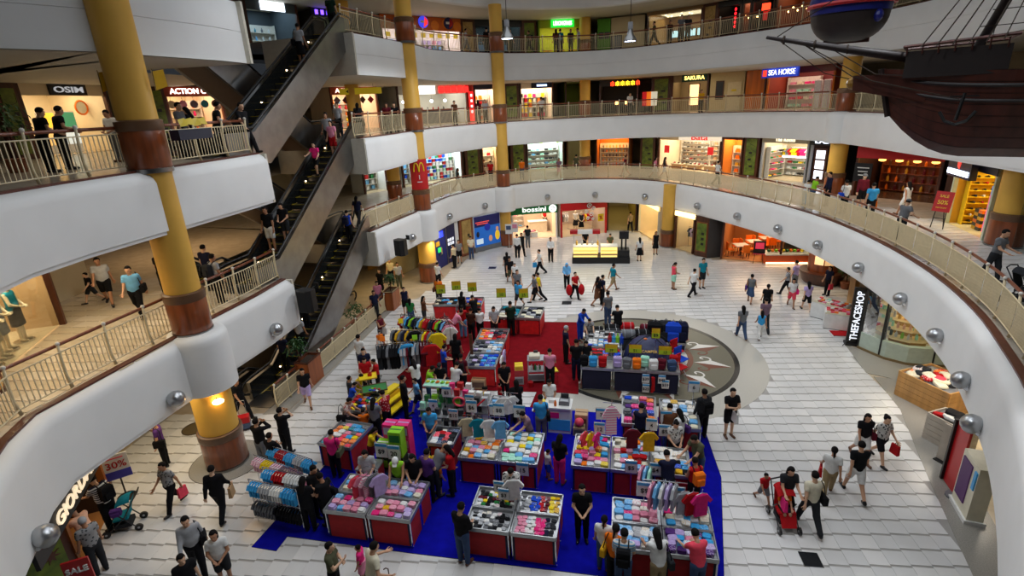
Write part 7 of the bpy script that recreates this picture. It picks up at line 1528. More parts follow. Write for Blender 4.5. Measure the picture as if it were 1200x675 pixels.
# --- towels and linen, rear right
F=mtable((3.2,14.0),1.1,1.7,'left linen table with coloured towel stacks'); piles(F,1.1,1.7,4,6,['coral','white','hotpink','blue','orange','grey','purple','lilac','charcoal'],'towel stack','the left linen table',sc=.8,layers=2)
F=mtable((4.38,13.72),1.15,1.65,'right linen table with white stacks'); piles(F,1.15,1.65,4,6,['white','cream','white','white','lightblue','mustard'],'linen stack','the right linen table',sc=.8,layers=2)
for k,(p,tx)in enumerate((((4.45,13.6),'$8'),((5.6,14.6),'6'),((4.3,13.2),'$9'))):price_card((*p,.02),tx,['price card in front of the right linen table','price card at the corner of the right linen table','lower price card in front of the right linen table'][k],[1.1,1.5,.9][k],w=.32,hh=.38)
# --- left clothes table
F=mtable((-6.16,13.72),1.15,1.3,'left table of mixed clothes with red skirt',a=math.radians(-18)); piles(F,1.15,1.3,5,6,['teal','yellow','coral','navy','white','grey','sky','pink','orange'],'small garment','the left mixed clothes table',sc=.62)
# --- toddler clothes racks on the left
def grid_rack(p,w,z,rows,cols,label,a=MA):
 t=thing('grid_rack',label,'clothes rack',(*p,.008),a)
 for x in(0,w):
  for y in(0,.5):part('upright',MB().tube([(x,y,0),(x,y,z+.1)],.013,5),CHROME,t)
 for r in range(rows):
  zz=z-r*.62
  for y in(0,.5):part('rail',MB().tube([(0,y,zz+.1),(w,y,zz+.1)],.012,5),CHROME,t)
  for k,y in enumerate((0,.5)):
   n=int(w/.085)
   blk=None
   for i in range(n):
    if i%4==0:blk=RND.choice(cols[r%len(cols)])
    q=shift(p,(i+.5)*w/n,y,a); o=obj('hanging_shirt',gmesh('hang'),None,cloth(blk),(*q,zz),a+PI/2+RND.uniform(-.1,.1)); o.scale=(.62,.8,.62); tag(o,'%s toddler garment on the %s'%({'pinkstripes':'pink striped','redfloral':'red floral'}.get(blk,blk),label),'garment','garments on the '+label); obj('hanger',gmesh('hanger'),o)
grid_rack((-7.6,12.75),1.75,1.15,1,[['redfloral','pink','mauve','pinkstripes','yellow','sky','silver']],'rear toddler clothes rack by the left carpet edge',MA-.25)
grid_rack((-7.15,11.5),1.5,1.3,2,[['sky','lightblue','white','silver','red','pink'],['black','charcoal','navy','grey']],'front toddler clothes rack at the left carpet corner',MA-.1)
# --- tower of boxed toys
t0=(-3.95,13.05)
def carton(p,d,z,rz,c,label,stripe=None,group=None):
 t=thing('carton',label,'box',(*p,z),rz,group); part('box',rbox(d,.02),plas(c),t)
 if stripe:
  part('label_band',MB().box((0,-d[1]/2-.004,d[2]*.5),(d[0]*.8,.008,d[2]*.55)),plas(stripe),t); part('lid_tape',MB().box((0,0,d[2]+.002),(d[0]*.9,.05,.004)),plas(stripe),t)
BX=[(0,0,'grey','sky'),(.42,.05,'lightblue','white'),(.1,.38,'maroon','white'),(.5,.42,'green','white')]
for lv_ in range(4):
 for i,(x,y,c,s)in enumerate(BX):
  cc,ss=[(c,s),('darkgreen','lime'),('lime','white'),('lime','green')][lv_]if i<2 else[(c,s),('hotpink','white'),('hotpink','pink'),('hotpink','lilac')][lv_]
  if lv_==3 and i==0:continue
  carton(shift(t0,x,y),(.38,.34,.42),.01+.425*lv_,MA+RND.uniform(-.06,.06),cc,['grey','green','lime','lime topmost'][lv_].split()[0]+' toy carton, %s of the toy tower'%(['front left','front right','rear left','rear right'][i]+', '+['bottom','second','third','top'][lv_]+' layer')if i<2 else '%s toy carton, %s corner, %s layer of the toy tower'%(['dark','bright pink','rose','magenta'][lv_],['','','rear left','rear right'][i],['bottom','second','third','top'][lv_]),ss)
for k in range(9):
 q=shift(t0,.98,.35); o=obj('ball_pack',MB().ell((0,0,.1),(.1,.1,.1),8).mesh('ball_pack',[plas('yellow')],True)if k==0 else o.data,None,plas('yellow' if k%2 else 'mustard'),(q[0]+.17*(k%3),q[1]+.05*(k%2),.02+.2*(k//3))); tag(o,'yellow ball in the pile right of the toy tower','ball','yellow balls by the toy tower')
for k,(x,y)in enumerate(((.1,-.35),(.5,-.4))):price_card((*shift(t0,x,y),.02),['$9','20'][k],['left large price card before the toy tower','right large price card before the toy tower'][k],1.0,w=.36,hh=.46)
t=thing('toy_bin','dark bin of packets in front of the toy tower','bin',(*shift(t0,-.25,-.5),.008),MA); part('body',MB().box((0,0,.4),(.6,.5,.8)),SKIRT['red'],t); part('rim',MB().box((0,0,.81),(.64,.54,.04)),TRAY,t)
piles(Frame(shift(t0,-.5,-.7),shift(t0,.0,-.7),.84),.5,.4,3,2,['white','silver','red'],'packet','the dark bin before the toy tower',kind='lowbox',sc=.6)
# --- toy demonstration tables: yellow counter, green boards, yellow tray
t=thing('toy_counter','yellow toy counter with stepped shelves','counter',(-4.75,16.6,.008),math.radians(62))
for k in range(3):part('step_shelf',MB().box((0,-.22*k,.32+.24*(2-k)),(1.5,.3,.06)),plas('yellow'),t)
part('body',MB().box((0,.02,.35),(1.4,.4,.7)),plas('mustard'),t)
for x in(-.7,.7):part('leg',MB().box((x,-.2,.3),(.06,.5,.6)),plas('gold'),t)
def board(p,z,w,d,c,rim,label,tilt=0,rz=.3):
 t=thing('game_board',label,'game board',(*p,z),rz); t.rotation_euler[0]=tilt; part('surface',MB().box((0,0,0),(w,d,.03)),plas(c),t); part('rim',MB().tube([(-w/2,-d/2,.02),(w/2,-d/2,.02),(w/2,d/2,.02),(-w/2,d/2,.02)],.02,5,True),plas(rim),t)
 part('pedestal',MB().lathe([(.22,-z+.02),(.05,-z+.06),(.05,-.02)],n=10),plas('grey'),t)
board((-5.42,17.2),1.2,.62,.46,'yellow','mustard','yellow demonstration tray held up before the red polo'); board((-5.05,16.6),1.05,.85,.55,'green','brown','green table football board with brown rim'); board((-4.9,15.55),.95,.4,.34,'blue','orange','blue and white drawing board with orange edge')
F=mtable((-6.0,15.6),.9,1.2,'left toy table loaded with small toys','navy',a=math.radians(-18)); piles(F,.9,1.2,5,6,['yellow','black','red','green','blue','orange','white','charcoal'],'small boxed toy','the left toy table',kind='lowbox',sc=.55,rot=.6)
piles(Frame((-5.35,16.35),(-4.8,16.15),1.07),.55,.4,3,2,['red','blue','white','lime'],'toy player','the green football board',kind='lowbox',sc=.3)
t=obj('red_toy',MB().box((0,0,.05),(.14,.1,.1)).ell((0,0,.13),(.05,.05,.05),8).mesh('red_toy',[plas('red')]),None,None,(-5.35,17.25,1.22)); tag(t,'small red toy on the yellow demonstration tray','toy')
# --- packets of toys in the centre
def wire_gondola(p,w,d,h,n,label,cols,what,a=MA,kind='box',sc=.8):
 t=thing('gondola',label,'shelf',(*p,.008),a)
 for x in(0,w):
  for y in(0,d):part('upright',MB().tube([(x,y,0),(x,y,h)],.014,5),CHROME,t)
 for k in range(n):part('wire_shelf',MB().box((w/2,d/2,.15+k*(h-.2)/max(1,n-1)),(w,d,.02)),TRAY,t)
 for k in range(n):
  z=.17+k*(h-.2)/max(1,n-1); m=max(2,int(w/.26))
  for y in((.15,d-.15)if d>.5 else(d/2,)):
   for i in range(m):good(kind,(*shift(p,(i+.5)*w/m,y,a),z),a+RND.uniform(-.2,.2),RND.choice(cols),'%s in the %s'%(what,label),what+' in the '+label,sc*RND.uniform(.85,1.1),'toy_packet')
wire_gondola((-3.4,15.6),.85,.75,.75,3,'green toy crate stand left of the pink stand',['lime','green','lime','mint'],'green toy packet')
wire_gondola((-2.5,15.7),.9,.7,1.15,4,'pink toy stand in the centre',['hotpink','pink','green','lime','red','white','silver'],'toy packet')
wire_gondola((-1.75,15.2),.8,.6,1.1,4,'white gift stand by the red ring',['white','silver','coral','charcoal','maroon'],'white gift packet')
wire_gondola((-2.75,14.65),1.3,.4,1.05,3,'dark accessory stand in the centre',['black','charcoal','white','pink','mauve'],'dark packet',sc=.7)
t=thing('top_tray','pale green tray of toy flowers on the centre toy stands','tray',(*shift((-2.75,16.3),0,0),1.28),MA); part('tray',MB().box((0,0,0),(.9,.5,.04)),plas('mint'),t); part('rim',MB().tube([(-.45,-.25,.03),(.45,-.25,.03),(.45,.25,.03),(-.45,.25,.03)],.02,5,True),plas('silver'),t); part('support',MB().box((0,0,-.64),(.08,.08,1.26)),CHROME,t)
for i in range(5):o=obj('toy_flower',MB().ell((0,0,.05),(.05,.05,.05),8).ell((.05,.03,.04),(.03,.03,.03),6).ell((-.05,-.02,.04),(.03,.03,.03),6).mesh('toy_flower',[plas('yellow')],True)if i==0 else o.data,None,plas(['yellow','lime','orange','lime','yellow'][i]),(*shift((-3.1,16.4),.18*i,0),1.3)); tag(o,['yellow toy flower at the left of the pale green tray','lime toy flower second on the pale green tray','orange toy flower in the middle of the pale green tray','lime toy flower fourth on the pale green tray','yellow toy flower at the right of the pale green tray'][i],'toy')
t=thing('pink_ring','bright red toy ring hung on the centre toy stands','toy',(*shift((-1.9,15.1),0,0),1.25),MA); part('ring',MB().tube([(.2*math.cos(i*PI/10),0,.16*math.sin(i*PI/10))for i in range(20)],.035,6,True),plas('coral'),t,True); part('cord',MB().bar((0,0,.16),(0,0,.3),.01),BLACK,t)
for k,(p,tx)in enumerate((((-2.35,15.5),'$3'),((-2.05,14.5),'$10'),((-1.55,15.0),'$7'),((-.75,14.6),'5'),((-2.8,15.3),'4'))):price_card((*p,.02),tx,['price card on the pink toy stand','large price card before the dark accessory stand','price card on the white gift stand','price card right of the accessory stand','price card on the green toy crates'][k],[1.2,.95,1.15,1.0,.85][k],w=.3,hh=.38)
F=mtable((-1.0,15.35),.75,.7,'small blue table before the cashier desk','navy'); piles(F,.75,.7,3,3,['blue','white','lightblue','silver'],'packet','the small blue table',kind='lowbox',sc=.6)
for i in range(3):q=shift((-.45,14.75),.12*i,.05*i); o=obj('hanging_shirt',gmesh('hang'),None,fab('white'),(*q,1.55),MA+.2+.2*i); tag(o,'white shirt hanging on the stand left of the cashier desk','garment','white shirts by the cashier desk'); obj('hanger',gmesh('hanger'),o)
t=thing('hanging_display','chrome stand with white shirts left of the cashier desk','clothes rack',(*shift((-.45,14.75),.12,.05),.008),MA); part('post',MB().tube([(0,.06,0),(0,.06,1.68)],.016,6),CHROME,t); part('arm',MB().bar((-.25,.06,1.66),(.35,.06,1.66),.015),CHROME,t); part('foot',MB().lathe([(.22,0),(.22,.03)],n=14),CHROME,t)
t=thing('toy_guitar','long red toy leaning over the dark accessory stand','toy',(-1.45,14.75,1.1),.5); part('neck',MB().bar((-.1,0,0),(.45,0,.28),.04),plas('red'),t); part('body',MB().ell((-.2,0,-.05),(.16,.05,.12),10),plas('red'),t)
# --- cashier desk and boxes
t=thing('cashier_desk','white cashier desk with blue front panel','desk',(1.0,14.95,.008),MA); part('body',MB().box((.35,.3,.46),(.75,.55,.92)),plas('white'),t); part('top',MB().box((.3,.3,.95),(.9,.65,.05)),plas('white'),t); part('blue_panel',MB().box((.35,.015,.32),(.72,.02,.4)),plas('sky'),t); part('red_logo',MB().box((.2,.01,.68),(.3,.02,.2)),plas('hotpink'),t); part('side_shelf',MB().box((-.3,.3,.75),(.5,.5,.04)),plas('white'),t); part('shelf_leg',MB().bar((-.5,.1,0),(-.5,.1,.75),.03).bar((-.5,.5,0),(-.5,.5,.75),.03),CHROME,t)
t=thing('cash_register','grey cash register on the cashier desk','cash register',(*shift((1.0,14.95),.5,.32),.985),MA); part('body',MB().box((0,0,.07),(.34,.34,.14)),plas('grey'),t); part('screen',MB().box((0,.1,.22),(.26,.04,.16)),plas('charcoal'),t); part('keypad',MB().box((0,-.08,.15),(.26,.16,.02)),plas('silver'),t)
good('lowbox',(*shift((1.0,14.95),.1,.35),.98),MA,'white','white parcel on the cashier desk',None,.8); good('bottle',(*shift((1.0,14.95),.22,.12),.98),MA,'orange','small orange bottle on the cashier desk',None,.8)
carton(shift((1.0,14.95),1.05,.45),(.42,.4,.6),.01,MA,'tan','brown cardboard box right of the cashier desk','brown');
o=obj('plastic_bag',MB().ell((0,0,.14),(.16,.14,.15),10).mesh('plastic_bag',[plas('coral')],True),None,None,(*shift((1.0,14.95),1.0,.1),.3)); tag(o,'round pink bag on a carton beside the cashier desk','bag'); carton(shift((1.0,14.95),1.0,.1),(.38,.3,.29),.01,MA,'khaki','low olive carton under the round pink bag','olive')
good('box',(*shift((1.0,14.95),-.25,.3),.78),MA,'yellow','yellow box on the side shelf of the cashier desk',None,.9)
# --- grey trolley on the red carpet
t=thing('utility_trolley','grey utility trolley with shelves on the red carpet','trolley',(.48,18.3,.01),-.05)
for x in(0,.62):
 for y in(0,.45):part('upright',MB().box((x,y,.5),(.03,.03,1.0)),TRAY,t)
for z in(.12,.5,.98):part('shelf',MB().box((.31,.225,z),(.66,.5,.03)),plas('silver'),t)
part('drawer_front',MB().box((.31,-.01,.25),(.62,.02,.22)),plas('grey'),t)
F=Frame((.48,18.3),(1.1,18.27),.535); piles(F,.6,.3,5,1,['green','white','red','yellow'],'bottle','the middle shelf of the grey trolley',kind='bottle',sc=.9,y0=.02)
t=thing('till_machine','cream adding machine on the grey trolley','machine',(.75,18.5,1.01),-.05); part('body',rbox((.42,.36,.16),.15),plas('cream'),t); part('display',MB().box((.05,.12,.2),(.16,.06,.1)),plas('charcoal'),t)
carton((.12,18.4),(.34,.4,.34),.01,0,'silver','grey plastic crate left of the trolley','grey'); carton((.12,18.4),(.36,.4,.26),.355,0,'red','red crate stacked on the grey crate','red'); carton((.12,18.4),(.32,.36,.18),.62,0,'yellow','yellow crate on top of the red crate','mustard')
t=thing('red_cup','small red bucket on the carpet beside the trolley','bucket',(.55,18.05,.012),0); part('body',MB().lathe([(.08,0),(.11,.2)],n=14),plas('red'),t); part('handle',MB().tube([(-.1,0,.2),(0,0,.28),(.1,0,.2)],.008,5),CHROME,t)
t=thing('folding_stool','white tubular stool right of the trolley','stool',(1.45,18.35,.01),.2); part('seat',MB().box((0,0,.5),(.34,.34,.04)),plas('yellow'),t)
for x in(-.15,.15):
 for y in(-.15,.15):part('leg',MB().bar((x,y,0),(x,y,.5),.02),CHROME,t)
 # --- long red carpet table
LT=math.radians(-9); p8=(-2.06,18.3)
for k in range(3):
 p=(p8[0]+.2*k,p8[1]+1.2*k); F=mtable(p,1.3,1.2,['near','middle','far'][k]+' section of the long table on the red carpet','bright',a=LT,blue=False)
 L_=['lilac','grey','navy','silver','charcoal']; R_=[['blue','sky','blue'],['white','lightblue','silver'],['maroon','charcoal','red','navy']][k]
 piles(F,1.3,1.2,6,5,L_,'folded shirt','the %s section of the long red carpet table'%['near','middle','far'][k],sc=.66,colf=lambda i,j:RND.choice(R_ if i>2 else(L_ if k<2 else['white','orange','silver','coral'])))
carton((-1.45,18.15),(.55,.35,.4),.01,LT,'tan','brown carton under the long red carpet table','brown');
t=thing('brown_sign','tall narrow brown card standing on the long red carpet table','sign',(-1.75,19.3,.83),LT); part('card',MB().box((0,0,.5),(.12,.03,.9)),plas('brown'),t); part('foot',MB().box((0,0,.015),(.2,.14,.03)),plas('charcoal'),t)
for i in range(2):o=obj('hanging_shirt',gmesh('hang'),None,fab('lilac' if i else 'white'),(-.55+.1*i,18.9+.5*i,.95),1.4); tag(o,['white','pale lilac'][i]+' shirt hanging on the side of the long red carpet table','garment'); obj('hanger',gmesh('hanger'),o)
# --- rear tables
for k in range(2):
 p=shift((-.85,23.15),1.08*k,-.0); F=mtable(p,1.06,1.5,['left','right'][k]+' rear table with bright red cloth','bright',blue=False)
 piles(F,1.06,1.5,4,5,[['silver','charcoal','cream','teal'],['navy','black','silver','grey','cream']][k],'folded trousers','the %s rear red cloth table'%['left','right'][k],sc=.85)
F=mtable((-4.1,25.2),1.25,1.1,'left table of the rear left clothes stall','bright',a=math.radians(-7),blue=False); piles(F,1.25,1.1,5,4,['black','maroon','charcoal','beige','sky','black'],'heaped garment','the left rear stall table',sc=.85,rot=1)
F=mtable((-2.84,25.05),1.25,1.1,'right table of the rear left clothes stall','bright',a=math.radians(-7),blue=False); piles(F,1.25,1.1,5,4,['orange','mustard','blue','silver','maroon','red','charcoal'],'heaped garment','the right rear stall table',sc=.85,rot=1)
for k,(x,y)in enumerate(((-3.65,25.5),(-2.9,25.95),(-2.05,25.6),(-.55,24.5),(.55,24.3))):
 price_card((x,y,.02),['19','13','15','10','25'][k],['leftmost','second','third','fourth','rightmost'][k]+' yellow and lime price card on a pole at the rear tables',1.35,w=.44,hh=.46,yellow=True,rz=0)
 # --- garment racks, rear left
def garment_rack(p0,p1,z,cols,label,sc=1.,pitch=.13):
 F=Frame(p0,p1,.008); hang_rail(F,0,F.w,0,z,cols,label,'garment hanging on the '+label,'garments on the '+label,pitch,sc=sc)
garment_rack((-5.15,22.4),(-3.0,21.5),1.42,['black','sky','charcoal','silver','navy','mustard','red','lightblue','lime'],'rear jacket rack on the carpet edge',1.25)
garment_rack((-3.15,22.3),(-2.75,20.9),1.4,['pinkstripes' if False else 'pink','white','maroon','red'],'short rack of pale shirts',1.25)
garment_rack((-5.3,20.9),(-3.5,20.5),1.38,['red','white','black','navy','yellow','mustard','grey'],'middle jacket rack by the carpet',1.25)
garment_rack((-5.55,19.2),(-3.45,19.35),1.45,['maroon','silver','black','red','charcoal','grey','black'],'front rack of long coats',1.5)
for k,(x,y,z,c,lb)in enumerate(((-3.35,19.1,1.5,'red','big red jacket facing out at the end of the front coat rack'),(-3.25,20.3,1.45,'yellow','big yellow jacket facing out at the end of the middle rack'),(-4.3,19.15,1.55,'sky','pale blue jacket facing out over the front coat rack'),(-4.2,20.5,1.5,'black','black jacket facing out on the middle rack'))):o=obj('hanging_shirt',gmesh('hang'),None,fab(c),(x,y,z),.2); o.scale=(1.5,2,1.45); tag(o,lb,'garment'); obj('hanger',gmesh('hanger'),o)
for k,(x,y,c)in enumerate(((-5.3,19.4,'orange'),(-4.0,19.4,'lime'),(-4.9,21.2,'yellow'))):t=thing('price_tag',['orange','lime','yellow'][k]+' price tag standing on the garment racks','price card',(x,y,1.6),.1); part('card',MB().box((0,0,.1),(.2,.02,.22)),emat('tag'+c,PAL[c],.15),t); part('clip',MB().box((0,0,-.02),(.04,.03,.06)),CHROME,t)
# --- camping stall
p7=(2.43,17.62)
for k in range(3):
 p=shift(p7,1.2*k,0); F=mtable(p,1.18,.9,['left','middle','right'][k]+' navy skirted table of the camping stall','navy',h=.9,blue=False)
BPM=rbox((.34,.22,.46),.28); BPM.add(*(lambda b:(b.v,b.f))(rbox((.24,.08,.22),.2)),Matrix.Translation((0,-.13,.03))); BPM=BPM.mesh('rucksack',[fab('black')])
def rucksack(loc,rz,c,label,sc=1.):
 o=obj('rucksack',BPM,None,fab(c),loc,rz); o.scale=(sc,)*3; tag(o,label,'bag'); part('strap',MB().tube([(-.08,.1,.42),(-.08,.2,.3),(-.08,.12,.05)],.014,5).tube([(.08,.1,.42),(.08,.2,.3),(.08,.12,.05)],.014,5),fab('charcoal'),o); part('handle',MB().tube([(-.05,.0,.45),(0,0,.51),(.05,0,.45)],.012,5),fab('grey'),o)
for i,(x,y,c,lb)in enumerate(((.12,.3,'black','black rucksack with yellow print'),(.45,.28,'sky','blue and pink rucksack'),(.8,.3,'red','red and yellow rucksack'),(1.35,.35,'lilac','pale purple rucksack'),(1.7,.28,'grey','grey rucksack'),(2.05,.3,'orange','orange and white rucksack'),(2.35,.5,'mint','pale green rucksack'),(2.65,.28,'white','white and black rucksack'),(2.95,.35,'maroon','dark red rucksack'),(3.3,.28,'denim','blue and grey rucksack'),(3.4,.7,'red','red hiking rucksack'))):rucksack((*shift(p7,x,y),.91),MA+RND.uniform(-.2,.2),c,lb+' on the front table of the camping stall',.9)
F=Frame(shift(p7,.05,1.0),shift(p7,1.2,1.0),0)
for k,(y0,cols,what,kd,lb)in enumerate(((1.15,['red','red','blue','charcoal'],'folded red garment','folded','second table of the camping stall'),(2.0,['white','lightblue','blue','white'],'white and blue packet','lowbox','third table of the camping stall'),(2.85,['white','black','silver','charcoal'],'small tin','lowbox','rear left table of the camping stall'))):
 p=shift(p7,.0,y0); F=mtable(p,1.5,.8,lb,'navy',blue=False); piles(F,1.5,.8,6,4,cols,what,'the '+lb,kind=kd,sc=.75 if kd=='folded' else .6,rot=.4)
for i,c in enumerate(('red','sky','lime','blue')):
 q=shift(p7,1.0+.16*i,2.5); o=obj('water_bottle',gmesh('bottle'),None,plas(c),(*q,.83)); o.scale=(1.6,1.6,1.7); tag(o,['red','pale blue','lime','dark blue'][i]+' water flask on the third camping table','bottle')
 # dome tent
tc=shift(p7,2.55,2.0); t=thing('dome_tent','navy dome tent set up on the camping stall','tent',(*tc,.01),MA)
rows=[]
for j in range(8):
 e=j/7*PI/2; r=math.cos(e); z=1.45*math.sin(e); rows.append([(max(.02,r)*1.05*math.copysign(abs(math.cos(a))**.7,math.cos(a)),max(.02,r)*.95*math.copysign(abs(math.sin(a))**.7,math.sin(a)),z)for a in[2*PI*i/24 for i in range(24)]])
part('fly_sheet',MB().grid(rows,closed=True),mat('tent_nylon',(26,34,78),.5,var=.1,scale=3),t,True)
for s in(1,-1):part('pole_sleeve',MB().tube([(s*1.02*math.cos(i*PI/12),.85*math.cos(i*PI/12),1.47*math.sin(i*PI/12)+.02)for i in range(13)],.018,5),fab('charcoal'),t)
part('door_flap',MB().add([(-.35,-.93,.1),(.35,-.93,.1),(.2,-.62,1.0),(-.2,-.62,1.0)],[(0,1,2,3)]),fab('navy'),t); part('orange_vent',MB().ell((-.15,-.2,1.4),(.08,.05,.05),8),plas('orange'),t); lettering('CAMPER',.16,plas('gold'),t,(0,-.66,1.08),rx=-.9,ext=.003)
for k,(x,y,z,tx,lb)in enumerate(((1.1,.95,1.15,'29','left lime price card on the camping stall'),(2.0,1.02,1.15,'51','middle lime and pink price card on the camping stall'),(3.1,1.0,1.15,'13','right lime price card on the camping stall'),(2.75,1.25,1.7,'89','yellow price card on the dome tent'))):
 price_card((*shift(p7,x,y),.02),tx,lb,z,w=.46 if k<3 else .3,hh=.34 if k<3 else .4,yellow=True)
for k,(x,z)in enumerate(((2.38,.5),(2.4,.1),(2.95,.5),(3.08,.3))):price_card((*shift(p7,x,-.06),.02),['$39','$25','$49','$59'][k],['upper left','lower left','upper right','lower right'][k]+' white tag hanging on the navy skirt of the camping stall',z,w=.24,hh=.34,pole=False)
o=obj('red_strap_bundle',MB().tube([(0,0,0),(.03,0,.3),(0,0,.62)],.05,6).tube([(.07,0,.05),(.06,0,.6)],.03,6).mesh('strap_bundle',[fab('red')]),None,None,(*shift(p7,2.62,-.09),.15)); tag(o,'red strap bundle hanging on the navy skirt','strap')
for i,(x,y,c,z,lb)in enumerate(((.35,4.0,'black',.0,'black rolled sleeping bag at the left'),(1.05,4.35,'black',.0,'long black holdall behind the sleeping bags'),(1.1,3.85,'charcoal',.0,'shiny charcoal sleeping bag'),(1.75,3.8,'grey',.0,'grey rolled sleeping bag'),(1.7,4.6,'red',.0,'large red sleeping bag at the back'),(2.35,3.9,'black',.0,'black rolled sleeping bag in the middle'),(2.6,4.5,'maroon',.0,'dark red sleeping bag behind the tent'))):
 t=thing('sleeping_bag',lb+' of the camping stall','sleeping bag',(*shift(p7,x,y),.5),MA+.1); part('roll',MB().tube([(-.33,0,.2),(-.28,0,.2),(.28,0,.2),(.33,0,.2)],[.12,.21,.21,.12],14),fab(c),t,'auto')
 for s in(-.15,.15):part('strap',MB().tube([(s,.215*math.cos(a),.2+.215*math.sin(a))for a in[2*PI*j/12 for j in range(12)]],.012,4,True),fab('silver'),t)
 part('support_crate',MB().box((0,0,-.25),(.6,.4,.49)),plas('charcoal'),t)
for i,(x,y,c,lb)in enumerate(((2.9,4.1,'black','large black travel pack'),(3.35,4.2,'charcoal','dark trekking pack with blue lower pocket'),(3.65,4.1,'blue','blue and white trekking pack'),(3.95,4.15,'navy','navy trekking pack with orange lid'))):
 rucksack((*shift(p7,x,y),.35),MA,c,lb+' at the rear right of the camping stall',1.9)
F=mtable(shift(p7,2.7,3.75),1.5,.7,'low rear bench under the trekking packs','navy',h=.32,blue=False)
for i,(x,y,c,lb)in enumerate(((3.75,2.9,'red','red folding chair cover at the right of the camping stall'),(3.85,2.2,'blue','blue folding chair at the right of the camping stall'),(3.75,1.5,'red','red folding stool at the right corner of the camping stall'))):
 t=thing('camp_chair',lb,'chair',(*shift(p7,x,y),.01),MA+.8); part('seat',MB().box((0,0,.42),(.45,.4,.03)),fab(c),t); part('backrest',MB().box((0,.2,.68),(.45,.03,.42)),fab(c),t)
 for sx in(-.2,.2):part('leg',MB().bar((sx,-.18,0),(sx,.2,.44),.02).bar((sx,.2,0),(sx,-.18,.44),.02),CHROME,t)
 # --- floor drains and mats
def drain(u,w,c,label,s=.42):
 t=thing('floor_hatch',label,'floor hatch',(*G(u,w),0),TA); part('cover',MB().box((0,0,.004),(s,s,.008)),mat('hatch_'+c,PAL[c],.3,metal=.5),t); part('frame',MB().tube([(-s/2,-s/2,.006),(s/2,-s/2,.006),(s/2,s/2,.006),(-s/2,s/2,.006)],.01,4,True),CHROME,t)
drain(950,656,'charcoal','dark square floor hatch in the near right tiles'); drain(577,314,'navy','small dark floor hatch near the cash machines',.5); drain(664,355,'charcoal','small dark floor hatch behind the red cloth table',.5)
t=thing('floor_plaque','oval brown floor plaque behind the near ochre column','floor inlay',(*G(229,502),0),0); part('disc',MB().lathe([(.42,0),(.42,.004)],n=28),mat('plaque_brown',(98,84,58),.3),t); part('ring',MB().tube([(.42*math.cos(i*PI/14),.42*math.sin(i*PI/14),.005)for i in range(28)],.02,4,True),mat('plaque_dark',(60,48,34),.3),t)
t=thing('column_apron','round grey granite apron around the near column foot','floor inlay',(-9.34,14.24,0),0); part('ring',MB().lathe([(1.1,-.01),(1.1,.003)],n=40),GREYGR,t); part('edge',MB().tube([(1.1*math.cos(i*PI/20),1.1*math.sin(i*PI/20),.002)for i in range(40)],.01,4,True),mat('plaque_dark',(1,1,1)),t)
# ================================================================== planters, strollers, lamps, banner, ship
def planter(p,rz,label,w=.85,d=.5,h=1.0):
 t=thing('planter_box',label,'planter',(*p,0),rz)
 m=mat('planter_timber',(150,78,34),.4,kind='wood',var=.25,scale=1.3)
 for sy in(-1,1):part('side_panel',MB().box((0,sy*d/2,h/2),(w,.04,h)),m,t)
 for sx in(-1,1):part('end_panel',MB().box((sx*w/2,0,h/2),(.04,d,h)),m,t)
 part('top_frame',MB().box((0,-d/2,h),(w+.06,.08,.04)).box((0,d/2,h),(w+.06,.08,.04)).box((-w/2,0,h),(.08,d,.04)).box((w/2,0,h),(.08,d,.04)),DARKWOOD,t); part('soil',MB().box((0,0,h-.08),(w-.06,d-.06,.04)),mat('soil',(50,36,26),.9),t)
planter((-8.4,19.3),EANG,'wooden planter box between the two mesh railings',.95,.55,1.05); plant((-8.62,19.0,.97),'leafy potted shrub in the near wooden planter box',1.0,.5,False,5)
planter((-6.7,27.4),EANG,'wooden planter box at the far end of the mesh railing',.95,.6,1.05); plant((-6.7,27.5,.97),'small leafy shrub in the far wooden planter box',.9,.42,False,8)
plant((-7.9,24.6,0),'green shrub behind the mesh railing',1.3,.6,True,9);
r=ray(5,150); plant((r[0]*21/math.hypot(r[0],r[1]),r[1]*21/math.hypot(r[0],r[1]),LV[3]),'dark potted tree at the left edge of the upper gallery',1.9,.7,True,12)
def stroller(loc,rz,c,label,child=None):
 t=thing('stroller',label,'stroller',loc,rz); f=plas('charcoal')
 for x in(-.24,.24):
  part('frame_tube',MB().tube([(x,.38,.08),(x,-.1,.5),(x,-.42,1.0)],.016,6),f,t); part('frame_tube',MB().tube([(x,-.32,.08),(x,.05,.62)],.016,6),f,t)
  for y in(.4,-.34):
   w=part('wheel',MB().lathe([(.1,-.025),(.1,.025)],n=14,M=Matrix.Translation((x,y,.1))@Matrix.Rotation(PI/2,4,'Y')),BLACK,t); part('hub',MB().lathe([(.03,-.03),(.03,.03)],n=8,M=Matrix.Translation((x,y,.1))@Matrix.Rotation(PI/2,4,'Y')),plas('silver'),w)
 part('handle',MB().tube([(-.24,-.42,1.0),(0,-.46,1.03),(.24,-.42,1.0)],.02,6),BLACK,t); part('seat',MB().box((0,.02,.42),(.42,.34,.05)),fab(c),t); part('seat_back',MB().add([(-.21,-.14,.44),(.21,-.14,.44),(.19,-.3,.9),(-.19,-.3,.9)],[(0,1,2,3)]),fab(c),t); part('footrest',MB().add([(-.2,.2,.42),(.2,.2,.42),(.18,.38,.16),(-.18,.38,.16)],[(0,1,2,3)]),fab(c),t)
 rows=[[(.22*math.cos(PI*i/8),-.3+.42*math.sin(b),.72+.3*math.cos(b)*(.6+.4*math.sin(PI*i/8)))for i in range(9)]for b in(0,.35,.7,1.0)]
 part('canopy',MB().grid(rows),fab(c),t); part('basket',MB().box((0,.02,.2),(.36,.4,.12)),fab('charcoal'),t)
 return t
